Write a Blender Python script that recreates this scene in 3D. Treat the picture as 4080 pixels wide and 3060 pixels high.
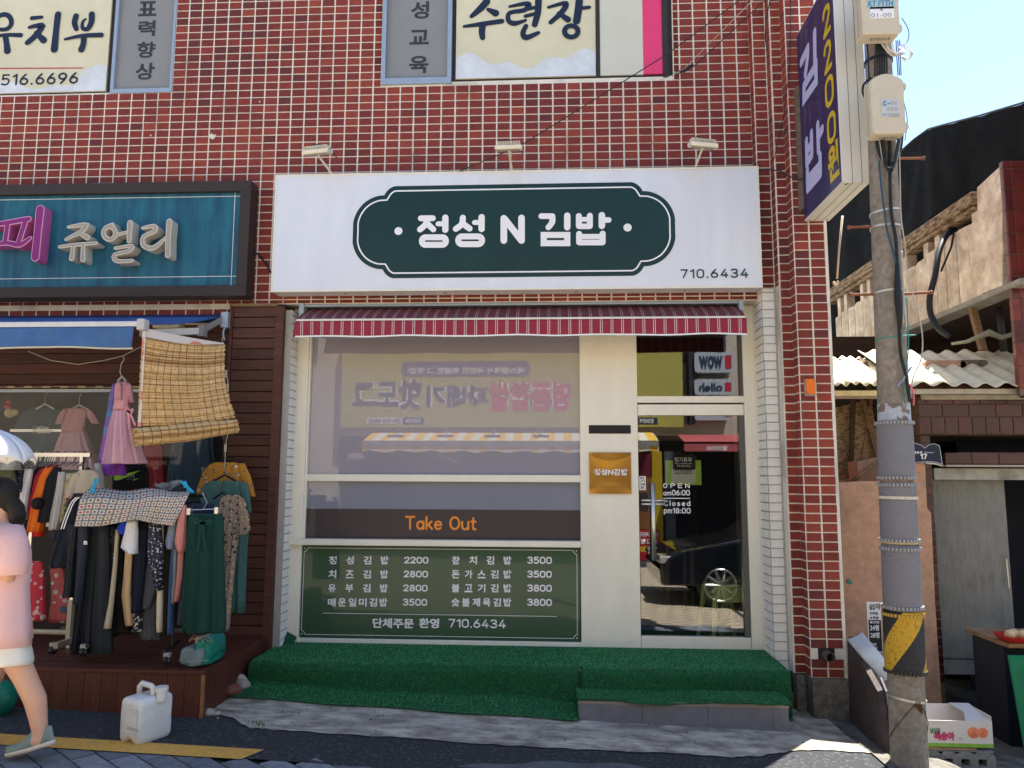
import bpy, math, random
import numpy as np
from mathutils import Vector, Matrix
random.seed(7); rng = np.random.default_rng(7)
for o in list(bpy.data.objects): bpy.data.objects.remove(o)
SC = bpy.context.scene
COL = SC.collection
R = math.radians

# ------------------------------------------------------------------ camera, sky, sun, exposure
F = 3064.0; YAW = R(3.24); PITCH = R(6.95); ROLL = R(0.25)
CAM = Vector((0, -6.25, 1.70))
fw = Vector((-math.sin(YAW)*math.cos(PITCH), math.cos(YAW)*math.cos(PITCH), math.sin(PITCH)))
rt = Vector((math.cos(YAW), math.sin(YAW), 0)); up = rt.cross(fw)
r2 = math.cos(ROLL)*rt + math.sin(ROLL)*up; u2 = -math.sin(ROLL)*rt + math.cos(ROLL)*up
cd = bpy.data.cameras.new('camera'); cam = bpy.data.objects.new('camera', cd); COL.objects.link(cam)
cd.sensor_width = 36; cd.lens = F/4080*36; cd.clip_start = 0.05; cd.clip_end = 500
cam.matrix_world = Matrix(((r2.x, u2.x, -fw.x, CAM.x), (r2.y, u2.y, -fw.y, CAM.y), (r2.z, u2.z, -fw.z, CAM.z), (0, 0, 0, 1)))
SC.camera = cam

SUN_EL, SUN_AZ = R(66), R(38)          # azimuth from +y towards +x
w = bpy.data.worlds.new('World'); SC.world = w; w.use_nodes = True
nt = w.node_tree; sky = nt.nodes.new('ShaderNodeTexSky'); sky.sky_type = 'NISHITA'; sky.sun_disc = False
sky.sun_elevation = SUN_EL; sky.sun_rotation = SUN_AZ; sky.air_density = 1.0; sky.dust_density = 0.3; sky.ozone_density = 1.0
nt.links.new(sky.outputs[0], nt.nodes['Background'].inputs[0]); nt.nodes['Background'].inputs[1].default_value = 0.09
sl = bpy.data.lights.new('sun', 'SUN'); sl.energy = 5.0; sl.angle = R(0.53); sl.color = (1.0, 0.95, 0.87)
so = bpy.data.objects.new('sun', sl); COL.objects.link(so)
sd = Vector((math.sin(SUN_AZ)*math.cos(SUN_EL), math.cos(SUN_AZ)*math.cos(SUN_EL), math.sin(SUN_EL)))
so.rotation_euler = sd.to_track_quat('Z', 'Y').to_euler(); so.location = (0, 0, 20)
vs = SC.view_settings; vs.view_transform = 'Standard'; vs.look = 'None'; vs.gamma = 1; vs.use_curve_mapping = False
vs.exposure = 1.88
SC.cycles.max_bounces = 8; SC.cycles.diffuse_bounces = 4; SC.cycles.transparent_max_bounces = 12
SC.cycles.use_denoising = True; SC.cycles.sample_clamp_indirect = 6

# ------------------------------------------------------------------ measuring helpers
def ray(px, py): return fw + (px-2040)/F*r2 + (1530-py)/F*u2
def at(px, py, Y=0.0):
    d = ray(px, py); return CAM + d*((Y-CAM.y)/d.y)
def atx(px, py, X):
    d = ray(px, py); return CAM + d*((X-CAM.x)/d.x)
def gz0(x, y=0): return 0.055-0.033*x
def atg(px, py, off=0.0):
    d = ray(px, py); t = (0.055+off-0.033*CAM.x-CAM.z)/(d.z+0.033*d.x); return CAM + d*t
def rect(x0, y0, x1, y1, Y=0.0):
    a, b, c, d = at(x0, y0, Y), at(x1, y0, Y), at(x0, y1, Y), at(x1, y1, Y)
    return (a.x+c.x)/2, (b.x+d.x)/2, (c.z+d.z)/2, (a.z+b.z)/2      # x0 x1 z0 z1
def smooth(t): t = max(0, min(1, t)); return t*t*(3-2*t)
def ground_z(x, y): return gz0(x)+0.045*smooth((y+.79)/0.25)*(1-smooth((x-1.3)/0.5)) - 0.03*smooth((x-1.5)/.4)*smooth((y+1.2)/.6) - .075*smooth((x-2.3)/.3)

# ------------------------------------------------------------------ materials
MATS = {}
def M(name, col, rough=0.6, var=0.0, scale=8.0, bump=0.0, bscale=60.0, metal=0.0, coat=0.0, spec=None, stretch=(1, 1, 1), obj_var=0.0, col2=None, c2pos=(0.45, 0.6), emit=None):
    if name in MATS: return MATS[name]
    m = bpy.data.materials.new(name); m.use_nodes = True; n = m.node_tree.nodes; l = m.node_tree.links
    b = n['Principled BSDF']; b.inputs['Roughness'].default_value = rough; b.inputs['Metallic'].default_value = metal
    b.inputs['Coat Weight'].default_value = coat
    spec = .3 if spec is None else spec
    if spec is not None: b.inputs['Specular IOR Level'].default_value = spec
    c = (*col, 1); b.inputs['Base Color'].default_value = c
    if emit: b.inputs['Emission Color'].default_value = c; b.inputs['Emission Strength'].default_value = emit
    tc = n.new('ShaderNodeTexCoord'); mp = n.new('ShaderNodeMapping'); mp.inputs['Scale'].default_value = stretch
    l.new(tc.outputs['Object'], mp.inputs[0])
    last = None
    if col2 is not None:
        t = n.new('ShaderNodeTexNoise'); t.inputs['Scale'].default_value = scale; t.inputs['Detail'].default_value = 8; l.new(mp.outputs[0], t.inputs['Vector'])
        r = n.new('ShaderNodeValToRGB'); r.color_ramp.elements[0].position, r.color_ramp.elements[1].position = c2pos
        r.color_ramp.elements[0].color = c; r.color_ramp.elements[1].color = (*col2, 1)
        l.new(t.outputs[0], r.inputs[0]); last = r.outputs[0]
    if var > 0:
        t = n.new('ShaderNodeTexNoise'); t.inputs['Scale'].default_value = scale*(2.3 if col2 is not None else 1); t.inputs['Detail'].default_value = 7; t.inputs['Roughness'].default_value = 0.65; l.new(mp.outputs[0], t.inputs['Vector'])
        mr = n.new('ShaderNodeMapRange'); mr.inputs[1].default_value = 0.3; mr.inputs[2].default_value = 0.7; mr.inputs[3].default_value = 1-var; mr.inputs[4].default_value = 1+var; l.new(t.outputs[0], mr.inputs[0])
        mx = n.new('ShaderNodeVectorMath'); mx.operation = 'SCALE'
        if last: l.new(last, mx.inputs[0])
        else: mx.inputs[0].default_value = col
        l.new(mr.outputs[0], mx.inputs['Scale']); last = mx.outputs[0]
    if obj_var > 0:
        oi = n.new('ShaderNodeObjectInfo'); mr = n.new('ShaderNodeMapRange'); mr.inputs[3].default_value = 1-obj_var; mr.inputs[4].default_value = 1+obj_var; l.new(oi.outputs['Random'], mr.inputs[0])
        mx = n.new('ShaderNodeVectorMath'); mx.operation = 'SCALE'
        if last: l.new(last, mx.inputs[0])
        else: mx.inputs[0].default_value = col
        l.new(mr.outputs[0], mx.inputs['Scale']); last = mx.outputs[0]
    if last: l.new(last, b.inputs['Base Color'])
    if bump > 0:
        t = n.new('ShaderNodeTexNoise'); t.inputs['Scale'].default_value = bscale; t.inputs['Detail'].default_value = 5; l.new(mp.outputs[0], t.inputs['Vector'])
        bp = n.new('ShaderNodeBump'); bp.inputs['Strength'].default_value = bump; bp.inputs['Distance'].default_value = 0.01; l.new(t.outputs[0], bp.inputs['Height']); l.new(bp.outputs[0], b.inputs['Normal'])
    MATS[name] = m; return m

def spots(name, base, cols, scale, thr=0.3, rough=0.8):
    """printed fabric: voronoi blobs of several colours on a base"""
    m = bpy.data.materials.new(name); m.use_nodes = True; n = m.node_tree.nodes; l = m.node_tree.links; b = n['Principled BSDF']; b.inputs['Roughness'].default_value = rough
    tc = n.new('ShaderNodeTexCoord'); last = None
    for i, c in enumerate(cols):
        mp = n.new('ShaderNodeMapping'); mp.inputs['Location'].default_value = (i*3.7, i*1.3, i*2.1); mp.inputs['Scale'].default_value = (1, 0.35, 1); l.new(tc.outputs['Object'], mp.inputs[0])
        v = n.new('ShaderNodeTexVoronoi'); v.inputs['Scale'].default_value = scale*(1+0.25*i); l.new(mp.outputs[0], v.inputs['Vector'])
        lt = n.new('ShaderNodeMath'); lt.operation = 'LESS_THAN'; lt.inputs[1].default_value = thr*(1-0.12*i); l.new(v.outputs['Distance'], lt.inputs[0])
        mx = n.new('ShaderNodeMixRGB'); l.new(lt.outputs[0], mx.inputs[0])
        if last: l.new(last, mx.inputs[1])
        else: mx.inputs[1].default_value = (*base, 1)
        mx.inputs[2].default_value = (*c, 1); last = mx.outputs[0]
    l.new(last, b.inputs['Base Color']); MATS[name] = m; return m

def glassmat(name, ior=1.5, tint=(1, 1, 1), add=0.0):
    m = bpy.data.materials.new(name); m.use_nodes = True; n = m.node_tree.nodes; l = m.node_tree.links
    n.remove(n['Principled BSDF']); out = n['Material Output']
    tr = n.new('ShaderNodeBsdfTransparent'); tr.inputs[0].default_value = (*tint, 1); gl = n.new('ShaderNodeBsdfGlossy'); gl.inputs['Roughness'].default_value = 0.0
    fr = n.new('ShaderNodeFresnel'); fr.inputs[0].default_value = ior; mx = n.new('ShaderNodeMixShader')
    ad = n.new('ShaderNodeMath'); ad.inputs[1].default_value = add; l.new(fr.outputs[0], ad.inputs[0])
    tc = n.new('ShaderNodeTexCoord'); t = n.new('ShaderNodeTexNoise'); t.inputs['Scale'].default_value = 1.3; t.inputs['Detail'].default_value = 0; l.new(tc.outputs['Object'], t.inputs['Vector'])
    bp = n.new('ShaderNodeBump'); bp.inputs['Strength'].default_value = 0.03; bp.inputs['Distance'].default_value = 0.02; l.new(t.outputs[0], bp.inputs['Height']); l.new(bp.outputs[0], gl.inputs['Normal'])
    l.new(ad.outputs[0], mx.inputs[0]); l.new(tr.outputs[0], mx.inputs[1]); l.new(gl.outputs[0], mx.inputs[2]); l.new(mx.outputs[0], out.inputs[0]); MATS[name] = m; return m

white_paint = M('white_paint', (.80, .77, .66), .45, .055, 3, stretch=(1.5, 1, .5))
sign_white = M('sign_white', (.66, .69, .76), .22, .045, 2.5, coat=0.4, stretch=(2.5, 1, .35))
sign_green = M('sign_green', (.003, .026, .020), .28, .15, 2, coat=0.12)
print_white = M('print_white', (.78, .79, .82), .4)
menu_green = M('menu_green', (.030, .082, .045), .3, .08, 3, coat=.3)
black = M('black_plastic', (.012, .012, .014), .45)
dark = M('dark_interior', (.02, .02, .022), .8)
white_plastic = M('white_plastic', (.72, .70, .62), .4, .06, 6)
mortar = M('mortar', (.70, .66, .58), .9, .13, 3.2, .5, 120, col2=(.40, .35, .29), c2pos=(.56, .74), stretch=(1, 1, .6))
BR = [M('brick_tone_a', (.225, .036, .024), .6, .14, 25, .3, 90), M('brick_tone_b', (.180, .029, .021), .6, .16, 25, .3, 90), M('brick_tone_c', (.27, .048, .028), .6, .16, 25, .3, 90), M('brick_tone_d', (.125, .026, .024), .6, .16, 25, .3, 90)]
PW = [M('painted_brick_white', (.70, .69, .66), .55, .08, 15, .2, 90)]
wood_dark = M('stained_wood', (.075, .028, .020), .55, .35, 9, .4, 60, stretch=(.25, 3, 6), obj_var=.22)
deck_wood = M('deck_wood', (.085, .024, .016), .5, .25, 9, .4, 60, stretch=(4, 4, .6), obj_var=.12)
concrete = M('concrete_apron', (.21, .18, .145), .9, .32, 7, .8, 60, col2=(.50, .455, .38), c2pos=(.34, .66), stretch=(.7, 1.2, 1))
asphalt = M('asphalt', (.032, .034, .038), .85, .35, 40, .8, 220, col2=(.075, .078, .085), c2pos=(.55, .62))
fence_grey = M('grey_alu', (.33, .38, .46), .35, .06, 6, metal=.3)
steel = M('steel', (.66, .65, .62), .32, metal=.9)
def blackfab(c): return c

# ------------------------------------------------------------------ mesh builder
class MB:
    def __init__(s): s.v = []; s.f = []; s.m = []; s.sm = False
    def add(s, vs, fs, mi=0):
        o = len(s.v); s.v += [tuple(v) for v in vs]; s.f += [tuple(i+o for i in f) for f in fs]; s.m += [mi]*len(fs); return s
    def box(s, x0, x1, y0, y1, z0, z1, mi=0):
        return s.add([(x0, y0, z0), (x1, y0, z0), (x1, y1, z0), (x0, y1, z0), (x0, y0, z1), (x1, y0, z1), (x1, y1, z1), (x0, y1, z1)],
                     [(0, 3, 2, 1), (4, 5, 6, 7), (0, 1, 5, 4), (1, 2, 6, 5), (2, 3, 7, 6), (3, 0, 4, 7)], mi)
    def rbox(s, x0, x1, y0, y1, z0, z1, r, mi=0, n=3):
        """box with rounded vertical-plane outline (in x,z), used for cases"""
        pts = []
        for cx, cz, a0 in ((x1-r, z1-r, 0), (x0+r, z1-r, 90), (x0+r, z0+r, 180), (x1-r, z0+r, 270)):
            for k in range(n+1): a = R(a0+90*k/n); pts.append((cx+r*math.cos(a), cz+r*math.sin(a)))
        return s.prism(pts, y0, y1, mi)
    def prism(s, pts, y0, y1, mi=0):
        """x,z outline extruded along y"""
        n = len(pts); vs = [(p[0], y0, p[1]) for p in pts]+[(p[0], y1, p[1]) for p in pts]
        fs = [tuple(range(n)), tuple(range(2*n-1, n-1, -1))]+[(i, i+n, (i+1) % n+n, (i+1) % n) for i in range(n)]
        return s.add(vs, fs, mi)
    def prism_gen(s, pts3, off, mi=0):
        n = len(pts3); off = Vector(off); vs = [Vector(p) for p in pts3]+[Vector(p)+off for p in pts3]
        fs = [tuple(range(n)), tuple(range(2*n-1, n-1, -1))]+[(i, i+n, (i+1) % n+n, (i+1) % n) for i in range(n)]
        return s.add(vs, fs, mi)
    def tube(s, pts, r, n=8, mi=0, cap=True):
        pts = [Vector(p) for p in pts]; rs = r if isinstance(r, (list, tuple)) else [r]*len(pts); vs = []; fs = []
        t0 = (pts[1]-pts[0]).normalized(); ref = Vector((0, 0, 1)) if abs(t0.z) < .9 else Vector((1, 0, 0)); a = t0.cross(ref).normalized()
        for i, p in enumerate(pts):
            t = (pts[min(i+1, len(pts)-1)]-pts[max(i-1, 0)]).normalized(); a = (a-t*a.dot(t)).normalized(); b = t.cross(a)
            for k in range(n): an = 2*math.pi*k/n; vs.append(p+(a*math.cos(an)+b*math.sin(an))*rs[i])
        for i in range(len(pts)-1):
            for k in range(n): fs.append((i*n+k, i*n+(k+1) % n, (i+1)*n+(k+1) % n, (i+1)*n+k))
        if cap: fs.append(tuple(range(n-1, -1, -1))); fs.append(tuple((len(pts)-1)*n+k for k in range(n)))
        return s.add(vs, fs, mi)
    def sphere(s, c, r, n=10, mi=0, sc=(1, 1, 1)):
        vs = []; fs = []; m = n
        for i in range(n+1):
            ph = math.pi*i/n
            for k in range(m): th = 2*math.pi*k/m; vs.append((c[0]+r*sc[0]*math.sin(ph)*math.cos(th), c[1]+r*sc[1]*math.sin(ph)*math.sin(th), c[2]+r*sc[2]*math.cos(ph)))
        for i in range(n):
            for k in range(m): fs.append((i*m+k, (i+1)*m+k, (i+1)*m+(k+1) % m, i*m+(k+1) % m))
        return s.add(vs, fs, mi)
    def loft(s, rings, mi=0, cap=True):
        n = len(rings[0]); vs = [p for r_ in rings for p in r_]; fs = []
        for i in range(len(rings)-1):
            for k in range(n): fs.append((i*n+k, i*n+(k+1) % n, (i+1)*n+(k+1) % n, (i+1)*n+k))
        if cap: fs.append(tuple(range(n-1, -1, -1))); fs.append(tuple((len(rings)-1)*n+k for k in range(n)))
        return s.add(vs, fs, mi)
    def grid(s, fn, nu, nv, mi=0):
        vs = [fn(i/nu, j/nv) for j in range(nv+1) for i in range(nu+1)]
        fs = [(j*(nu+1)+i, j*(nu+1)+i+1, (j+1)*(nu+1)+i+1, (j+1)*(nu+1)+i) for j in range(nv) for i in range(nu)]
        return s.add(vs, fs, mi)

def wloc(o):
    v = Vector((0, 0, 0))
    while o is not None: v += o.location; o = o.parent
    return v
def obj(name, mb, mats, parent=None, smooth_=False, label=None, kind=None, solid=0, loc=None, bevel=0):
    off = wloc(parent) if parent else Vector((0, 0, 0))
    me = bpy.data.meshes.new(name); L = Vector(loc) if loc is not None else Vector((0, 0, 0))
    A = np.array(mb.v, dtype=float)-np.array(off+L)
    me.from_pydata(A.tolist(), [], mb.f)
    mats = mats if isinstance(mats, (list, tuple)) else [mats]
    for m in mats: me.materials.append(m)
    if len(mats) > 1: me.polygons.foreach_set('material_index', mb.m)
    if smooth_: me.polygons.foreach_set('use_smooth', [True]*len(me.polygons))
    me.update(); o = bpy.data.objects.new(name, me); COL.objects.link(o); o.parent = parent; o.location = L
    if solid: md = o.modifiers.new('solid', 'SOLIDIFY'); md.thickness = solid; md.offset = 0
    if bevel: md = o.modifiers.new('bevel', 'BEVEL'); md.width = bevel; md.segments = 2; md.limit_method = 'ANGLE'
    if label: o['label'] = label
    if kind: o['kind'] = kind
    return o
def tag(o, label, cat, group=None):
    o['label'] = label; o['category'] = cat
    if group: o['group'] = group
    return o
def thing(name, label, cat, loc=(0, 0, 0), group=None):
    o = bpy.data.objects.new(name, None); COL.objects.link(o); o.location = loc; o.empty_display_size = .1
    return tag(o, label, cat, group)
def struct(o): o['kind'] = 'structure'; return o
def copy_part(o, parent, loc):
    c = o.copy(); COL.objects.link(c); c.parent = parent; c.location = loc; return c

# ------------------------------------------------------------------ lettering
def plane_map(Y): return lambda x, z, d: (x, Y-d, z)          # print on a face that looks to -y
def text(s, box, place, mat, parent, name='lettering', bold=0.0, flip=False, depth=0.0, d0=0.0015, label=None, keep=False, shear=0.0):
    """fit the words S into BOX (u0,u1,v0,v1); PLACE(u,v,d) puts them on a surface"""
    cu = bpy.data.curves.new('t', 'FONT'); cu.body = s; cu.size = 1; cu.offset = bold; cu.resolution_u = 3; cu.shear = shear
    if depth > 0: cu.extrude = .5
    o = bpy.data.objects.new('t', cu); COL.objects.link(o); dg = bpy.context.evaluated_depsgraph_get()
    me = bpy.data.meshes.new_from_object(o.evaluated_get(dg)); bpy.data.objects.remove(o); bpy.data.curves.remove(cu)
    n = len(me.vertices); A = np.zeros(n*3); me.vertices.foreach_get('co', A); A = A.reshape(-1, 3)
    if n == 0: return None
    lo, hi = A.min(0), A.max(0); u0, u1, v0, v1 = box; du, dv = max(hi[0]-lo[0], 1e-6), max(hi[1]-lo[1], 1e-6)
    su, sv = (u1-u0)/du, (v1-v0)/dv
    if keep: k = min(abs(su), abs(sv)); uc, vc = (u0+u1)/2, (v0+v1)/2; su = math.copysign(k, su); sv = k; u0 = uc-su*du/2; v0 = vc-sv*dv/2
    off = wloc(parent)
    P = [Vector(place(u0+(a[0]-lo[0])*su, v0+(a[1]-lo[1])*sv, d0+(depth*(a[2]+.5) if depth else 0)))-off for a in A]
    me.vertices.foreach_set('co', [c for p in P for c in p]); me.materials.clear(); me.materials.append(mat); me.update()
    ob = bpy.data.objects.new(name, me); COL.objects.link(ob); ob.parent = parent
    if label: ob['label'] = label
    return ob
def ribbon(mb, pts, wd, place, closed=False, d=0.0015, depth=0.0, mi=0, caps=True, sub=3):
    """a written stroke with round ends; WD a width or one per point"""
    P = [Vector((p[0], p[1])) for p in pts]; W = list(wd) if isinstance(wd, (list, tuple)) else [wd]*len(P)
    if sub and len(P) > 2 and not closed:
        Q, V = [], []
        for i in range(len(P)-1):
            p0, p1, p2, p3 = P[max(i-1, 0)], P[i], P[i+1], P[min(i+2, len(P)-1)]
            for k in range(sub):
                t = k/sub; Q.append(.5*((2*p1)+(p2-p0)*t+(2*p0-5*p1+4*p2-p3)*t*t+(3*p1-p0-3*p2+p3)*t**3)); V.append(W[i]*(1-t)+W[i+1]*t)
        Q.append(P[-1]); V.append(W[-1]); P, W = Q, V
    n = len(P); Lf, Rt = [], []
    for i in range(n):
        a = P[(i-1) % n] if closed or i > 0 else None; b = P[(i+1) % n] if closed or i < n-1 else None
        t1 = (P[i]-a).normalized() if a is not None else (b-P[i]).normalized(); t2 = (b-P[i]).normalized() if b is not None else t1
        t = (t1+t2); t = t.normalized() if t.length > 1e-6 else t1; nn = Vector((-t.y, t.x)); c = max(.35, nn.dot(Vector((-t1.y, t1.x)))); k = W[i]/2/c
        Lf.append(P[i]+nn*k); Rt.append(P[i]-nn*k)
    loop = None
    if closed:
        vs = [place(p.x, p.y, d+depth) for p in Lf+Rt]; fs = [(i, (i+1) % n, (i+1) % n+n, i+n) for i in range(n)]
        if depth:
            vs += [place(p.x, p.y, d) for p in Lf+Rt]; fs += [(i, (i+1) % n, (i+1) % n+2*n, i+2*n) for i in range(n)]+[(i+n, (i+1) % n+n, (i+1) % n+3*n, i+3*n) for i in range(n)]
        mb.add(vs, fs, mi)
    else:
        def cap(c, nn, r_): return [c+r_*(nn*math.cos(a)+Vector((nn.y, -nn.x))*math.sin(a)) for a in [math.pi*k/6 for k in range(1, 6)]]
        out = list(Lf)
        if caps: out += cap(P[-1], (Lf[-1]-P[-1]).normalized(), W[-1]/2)
        out += Rt[::-1]
        if caps: out += cap(P[0], (Rt[0]-P[0]).normalized(), W[0]/2)
        m = len(out); vs = [place(p.x, p.y, d+depth) for p in out]; k0 = n+(5 if caps else 0)
        fs = [(i, i+1, k0+n-2-i, k0+n-1-i) for i in range(n-1)]
        if caps: fs += [tuple(range(n-1, n+6)), tuple([m-6]+[j % m for j in range(m-5, m+1)])]
        if depth:
            vs += [place(p.x, p.y, d) for p in out]; fs += [(i, (i+1) % m, (i+1) % m+m, i+m) for i in range(m)]
        mb.add(vs, fs, mi)
def rrect(x0, y0, x1, y1, r, n=4):
    o = []
    for cx, cy, a0 in ((x1-r, y1-r, 0), (x0+r, y1-r, 90), (x0+r, y0+r, 180), (x1-r, y0+r, 270)):
        for k in range(n+1): a = R(a0+90*k/n); o.append((cx+r*math.cos(a), cy+r*math.sin(a)))
    return o
def ell(cx, cy, rx, ry): return [(cx+rx*math.cos(2*math.pi*k/14), cy+ry*math.sin(2*math.pi*k/14)) for k in range(14)]
GL = {'0': (.58, [('c', rrect(0, 0, .58, 1, .27))]), '1': (.26, [('l', [(.0, .80), (.26, 1)]), ('l', [(.26, 1), (.26, 0)])]),
 '2': (.57, [('s', [(.0, .76), (.07, .93), (.28, 1), (.49, .93), (.55, .72), (.42, .46), (.0, 0)]), ('l', [(0, 0), (.57, 0)])]),
 '3': (.57, [('s', [(.02, .88), (.14, .98), (.3, 1), (.5, .92), (.54, .75), (.45, .58), (.22, .53)]), ('s', [(.22, .53), (.48, .46), (.57, .26), (.48, .06), (.28, 0), (.1, .03), (0, .14)])]),
 '4': (.60, [('l', [(.38, 1), (0, .27)]), ('l', [(0, .27), (.6, .27)]), ('l', [(.44, .55), (.44, 0)])]),
 '5': (.57, [('l', [(.52, 1), (.08, 1)]), ('l', [(.08, 1), (.05, .56)]), ('s', [(.05, .56), (.28, .63), (.5, .52), (.56, .3), (.46, .08), (.25, 0), (.0, .08)])]),
 '6': (.57, [('s', [(.40, 1), (.12, .64), (.0, .30)]), ('c', ell(.285, .29, .285, .29))]), '7': (.56, [('l', [(0, 1), (.56, 1)]), ('l', [(.56, 1), (.20, 0)])]),
 '8': (.57, [('c', ell(.285, .76, .235, .24)), ('c', ell(.285, .26, .285, .26))]), '9': (.57, [('c', ell(.285, .71, .285, .29)), ('s', [(.17, 0), (.45, .36), (.57, .70)])]),
 '.': (.06, [('d', [(.03, .02)])]), ':': (.06, [('d', [(.03, .12)]), ('d', [(.03, .60)])]), '-': (.3, [('l', [(0, .42), (.3, .42)])]), ' ': (.22, []),
 'T': (.62, [('l', [(0, 1), (.62, 1)]), ('l', [(.31, 1), (.31, 0)])]), 'a': (.46, [('c', ell(.23, .31, .23, .31)), ('l', [(.46, .62), (.46, 0)])]), 'k': (.42, [('l', [(0, 1), (0, 0)]), ('l', [(.38, .62), (.02, .26)]), ('l', [(.14, .38), (.42, 0)])]),
 'e': (.46, [('l', [(.02, .33), (.45, .33)]), ('s', [(.45, .34), (.40, .54), (.23, .62), (.05, .53), (0, .31), (.06, .08), (.25, 0), (.42, .09)])]), 'O': (.66, [('c', ell(.33, .5, .33, .5))]), 'u': (.44, [('s', [(0, .62), (0, .22), (.10, .02), (.30, .02), (.43, .2)]), ('l', [(.44, .62), (.44, 0)])]),
 't': (.34, [('s', [(.14, .92), (.14, .12), (.22, 0), (.34, .02)]), ('l', [(0, .64), (.32, .64)])]), 'P': (.50, [('l', [(0, 0), (0, 1)]), ('s', [(0, 1), (.32, 1), (.50, .88), (.50, .64), (.32, .5), (0, .5)])]), 'E': (.46, [('l', [(0, 0), (0, 1)]), ('l', [(0, 1), (.46, 1)]), ('l', [(0, .52), (.42, .52)]), ('l', [(0, 0), (.46, 0)])]),
 'N': (.56, [('l', [(0, 0), (0, 1)]), ('l', [(0, 1), (.56, 0)]), ('l', [(.56, 0), (.56, 1)])]), 'C': (.58, [('s', [(.56, .82), (.42, .97), (.26, 1), (.06, .84), (0, .5), (.06, .16), (.26, 0), (.42, .03), (.56, .18)])]), 'l': (.02, [('l', [(.01, 1), (.01, 0)])]), 'o': (.46, [('c', ell(.23, .31, .23, .31))]),
 's': (.38, [('s', [(.36, .53), (.20, .62), (.04, .54), (.05, .38), (.33, .26), (.36, .10), (.20, 0), (.0, .08)])]), 'd': (.46, [('c', ell(.23, .31, .23, .31)), ('l', [(.46, 1), (.46, 0)])]), 'm': (.66, [('l', [(0, .62), (0, 0)]), ('s', [(0, .45), (.12, .61), (.26, .60), (.33, .45), (.33, 0)]), ('s', [(.33, .45), (.44, .61), (.58, .60), (.66, .45), (.66, 0)])]),
 'p': (.46, [('c', ell(.23, .31, .23, .31)), ('l', [(0, .62), (0, -.3)])])}
def stext(s, box, place, mat, parent, wt=.17, name='lettering', gap=.30, lo=0.0, d0=.002):
    """rounded sign-writer figures drawn stroke by stroke, fitted to BOX"""
    x = 0; items = []
    for ch in s: w_, st_ = GL[ch]; items.append((x, st_)); x += w_+gap
    W = x-gap; u0, u1, v0, v1 = box; sx, sy = abs(u1-u0)-wt*(v1-v0)*.9, (v1-v0)*(1-wt); kx, ky = sx/W, sy/(1-lo); t = wt*(v1-v0); mb = MB(); i = 0; sg = 1 if u1 > u0 else -1
    for x0, st_ in items:
        for kind, pts in st_:
            q = [(u0+sg*(t*.45+(x0+p[0])*kx), v0+t/2+(p[1]-lo)*ky) for p in pts]; i += 1
            if kind == 'd': c = q[0]; mb.add([place(c[0]+t*.62*math.cos(R(a)), c[1]+t*.62*math.sin(R(a)), d0+i*.0003) for a in range(0, 360, 30)], [tuple(range(12))])
            else: ribbon(mb, q, t, place, kind == 'c', d=d0+i*.0003, sub=3 if kind == 's' else 0)
    return obj(name, mb, mat, parent)
def K(ox, oy, s): return lambda x, y: (ox+x/s, oy+y/s)
k1, k2, k3, k4 = K(0, 0, 2.0109), K(1000, 0, 2.0109), K(2000, 0, 2.0109), K(2980, 0, 2.0109)
k5, k6, k7 = K(0, 650, 2.0109), K(1000, 650, 2.0109), K(2000, 650, 2.0109)
def strokes(name, data, kk, Y, mat, parent, scale=None, depth=0.0, outline=None, label=None, wscale=1.0):
    """DATA rows (points, width in measured pixels, closed); KK the measuring frame; on plane y=Y"""
    mb = MB(); ppm = scale or 990.0
    for i, (pts, wd, closed) in enumerate(data):
        q = [at(*kk(*p), Y) for p in pts]; kq = wscale; wd2 = [x*kq/ppm for x in wd] if isinstance(wd, (list, tuple)) else wd*kq/ppm
        pl = lambda x, z, d: (x, Y-d, z)
        ribbon(mb, [(v.x, v.z) for v in q], wd2, pl, closed, d=.0042+i*.0004, depth=depth)
    return obj(name, mb, mat, parent, label=label)
def ring_pts(cx, cy, rx, ry=None, n=16): ry = ry or rx; return [(cx+rx*math.cos(2*math.pi*k/n), cy+ry*math.sin(2*math.pi*k/n)) for k in range(n)]
def offset_poly(P, d):
    n = len(P); out = []
    area = sum(P[i][0]*P[(i+1) % n][1]-P[(i+1) % n][0]*P[i][1] for i in range(n)); sg = 1 if area > 0 else -1
    for i in range(n):
        a, b, c = Vector(P[i-1]), Vector(P[i]), Vector(P[(i+1) % n]); t1, t2 = (b-a).normalized(), (c-b).normalized(); t = (t1+t2).normalized()
        nn = Vector((-t.y, t.x))*sg; k = max(.5, nn.dot(Vector((-t1.y, t1.x))*sg)); out.append(tuple(b+nn*d/k))
    return out

# ------------------------------------------------------------------ the ground
def sheet(name, outline_fn, nu, nv, mat, off):
    mb = MB(); mb.grid(lambda u, v: (lambda p: (p[0], p[1], ground_z(p[0], p[1])+off))(outline_fn(u, v)), nu, nv); return struct(obj(name, mb, mat, smooth_=True))
def axis(a, b, c, d):  # dense in b..c
    return lambda t: a+(b-a)*t/.15 if t < .15 else (b+(c-b)*(t-.15)/.7 if t < .85 else c+(d-c)*(t-.85)/.15)
ax_, ay_ = axis(-60, -6, 6, 60), axis(-60, -6, 0.2, 60)
sheet('road', lambda u, v: (ax_(u), ay_(v)), 130, 110, asphalt, 0)

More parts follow.
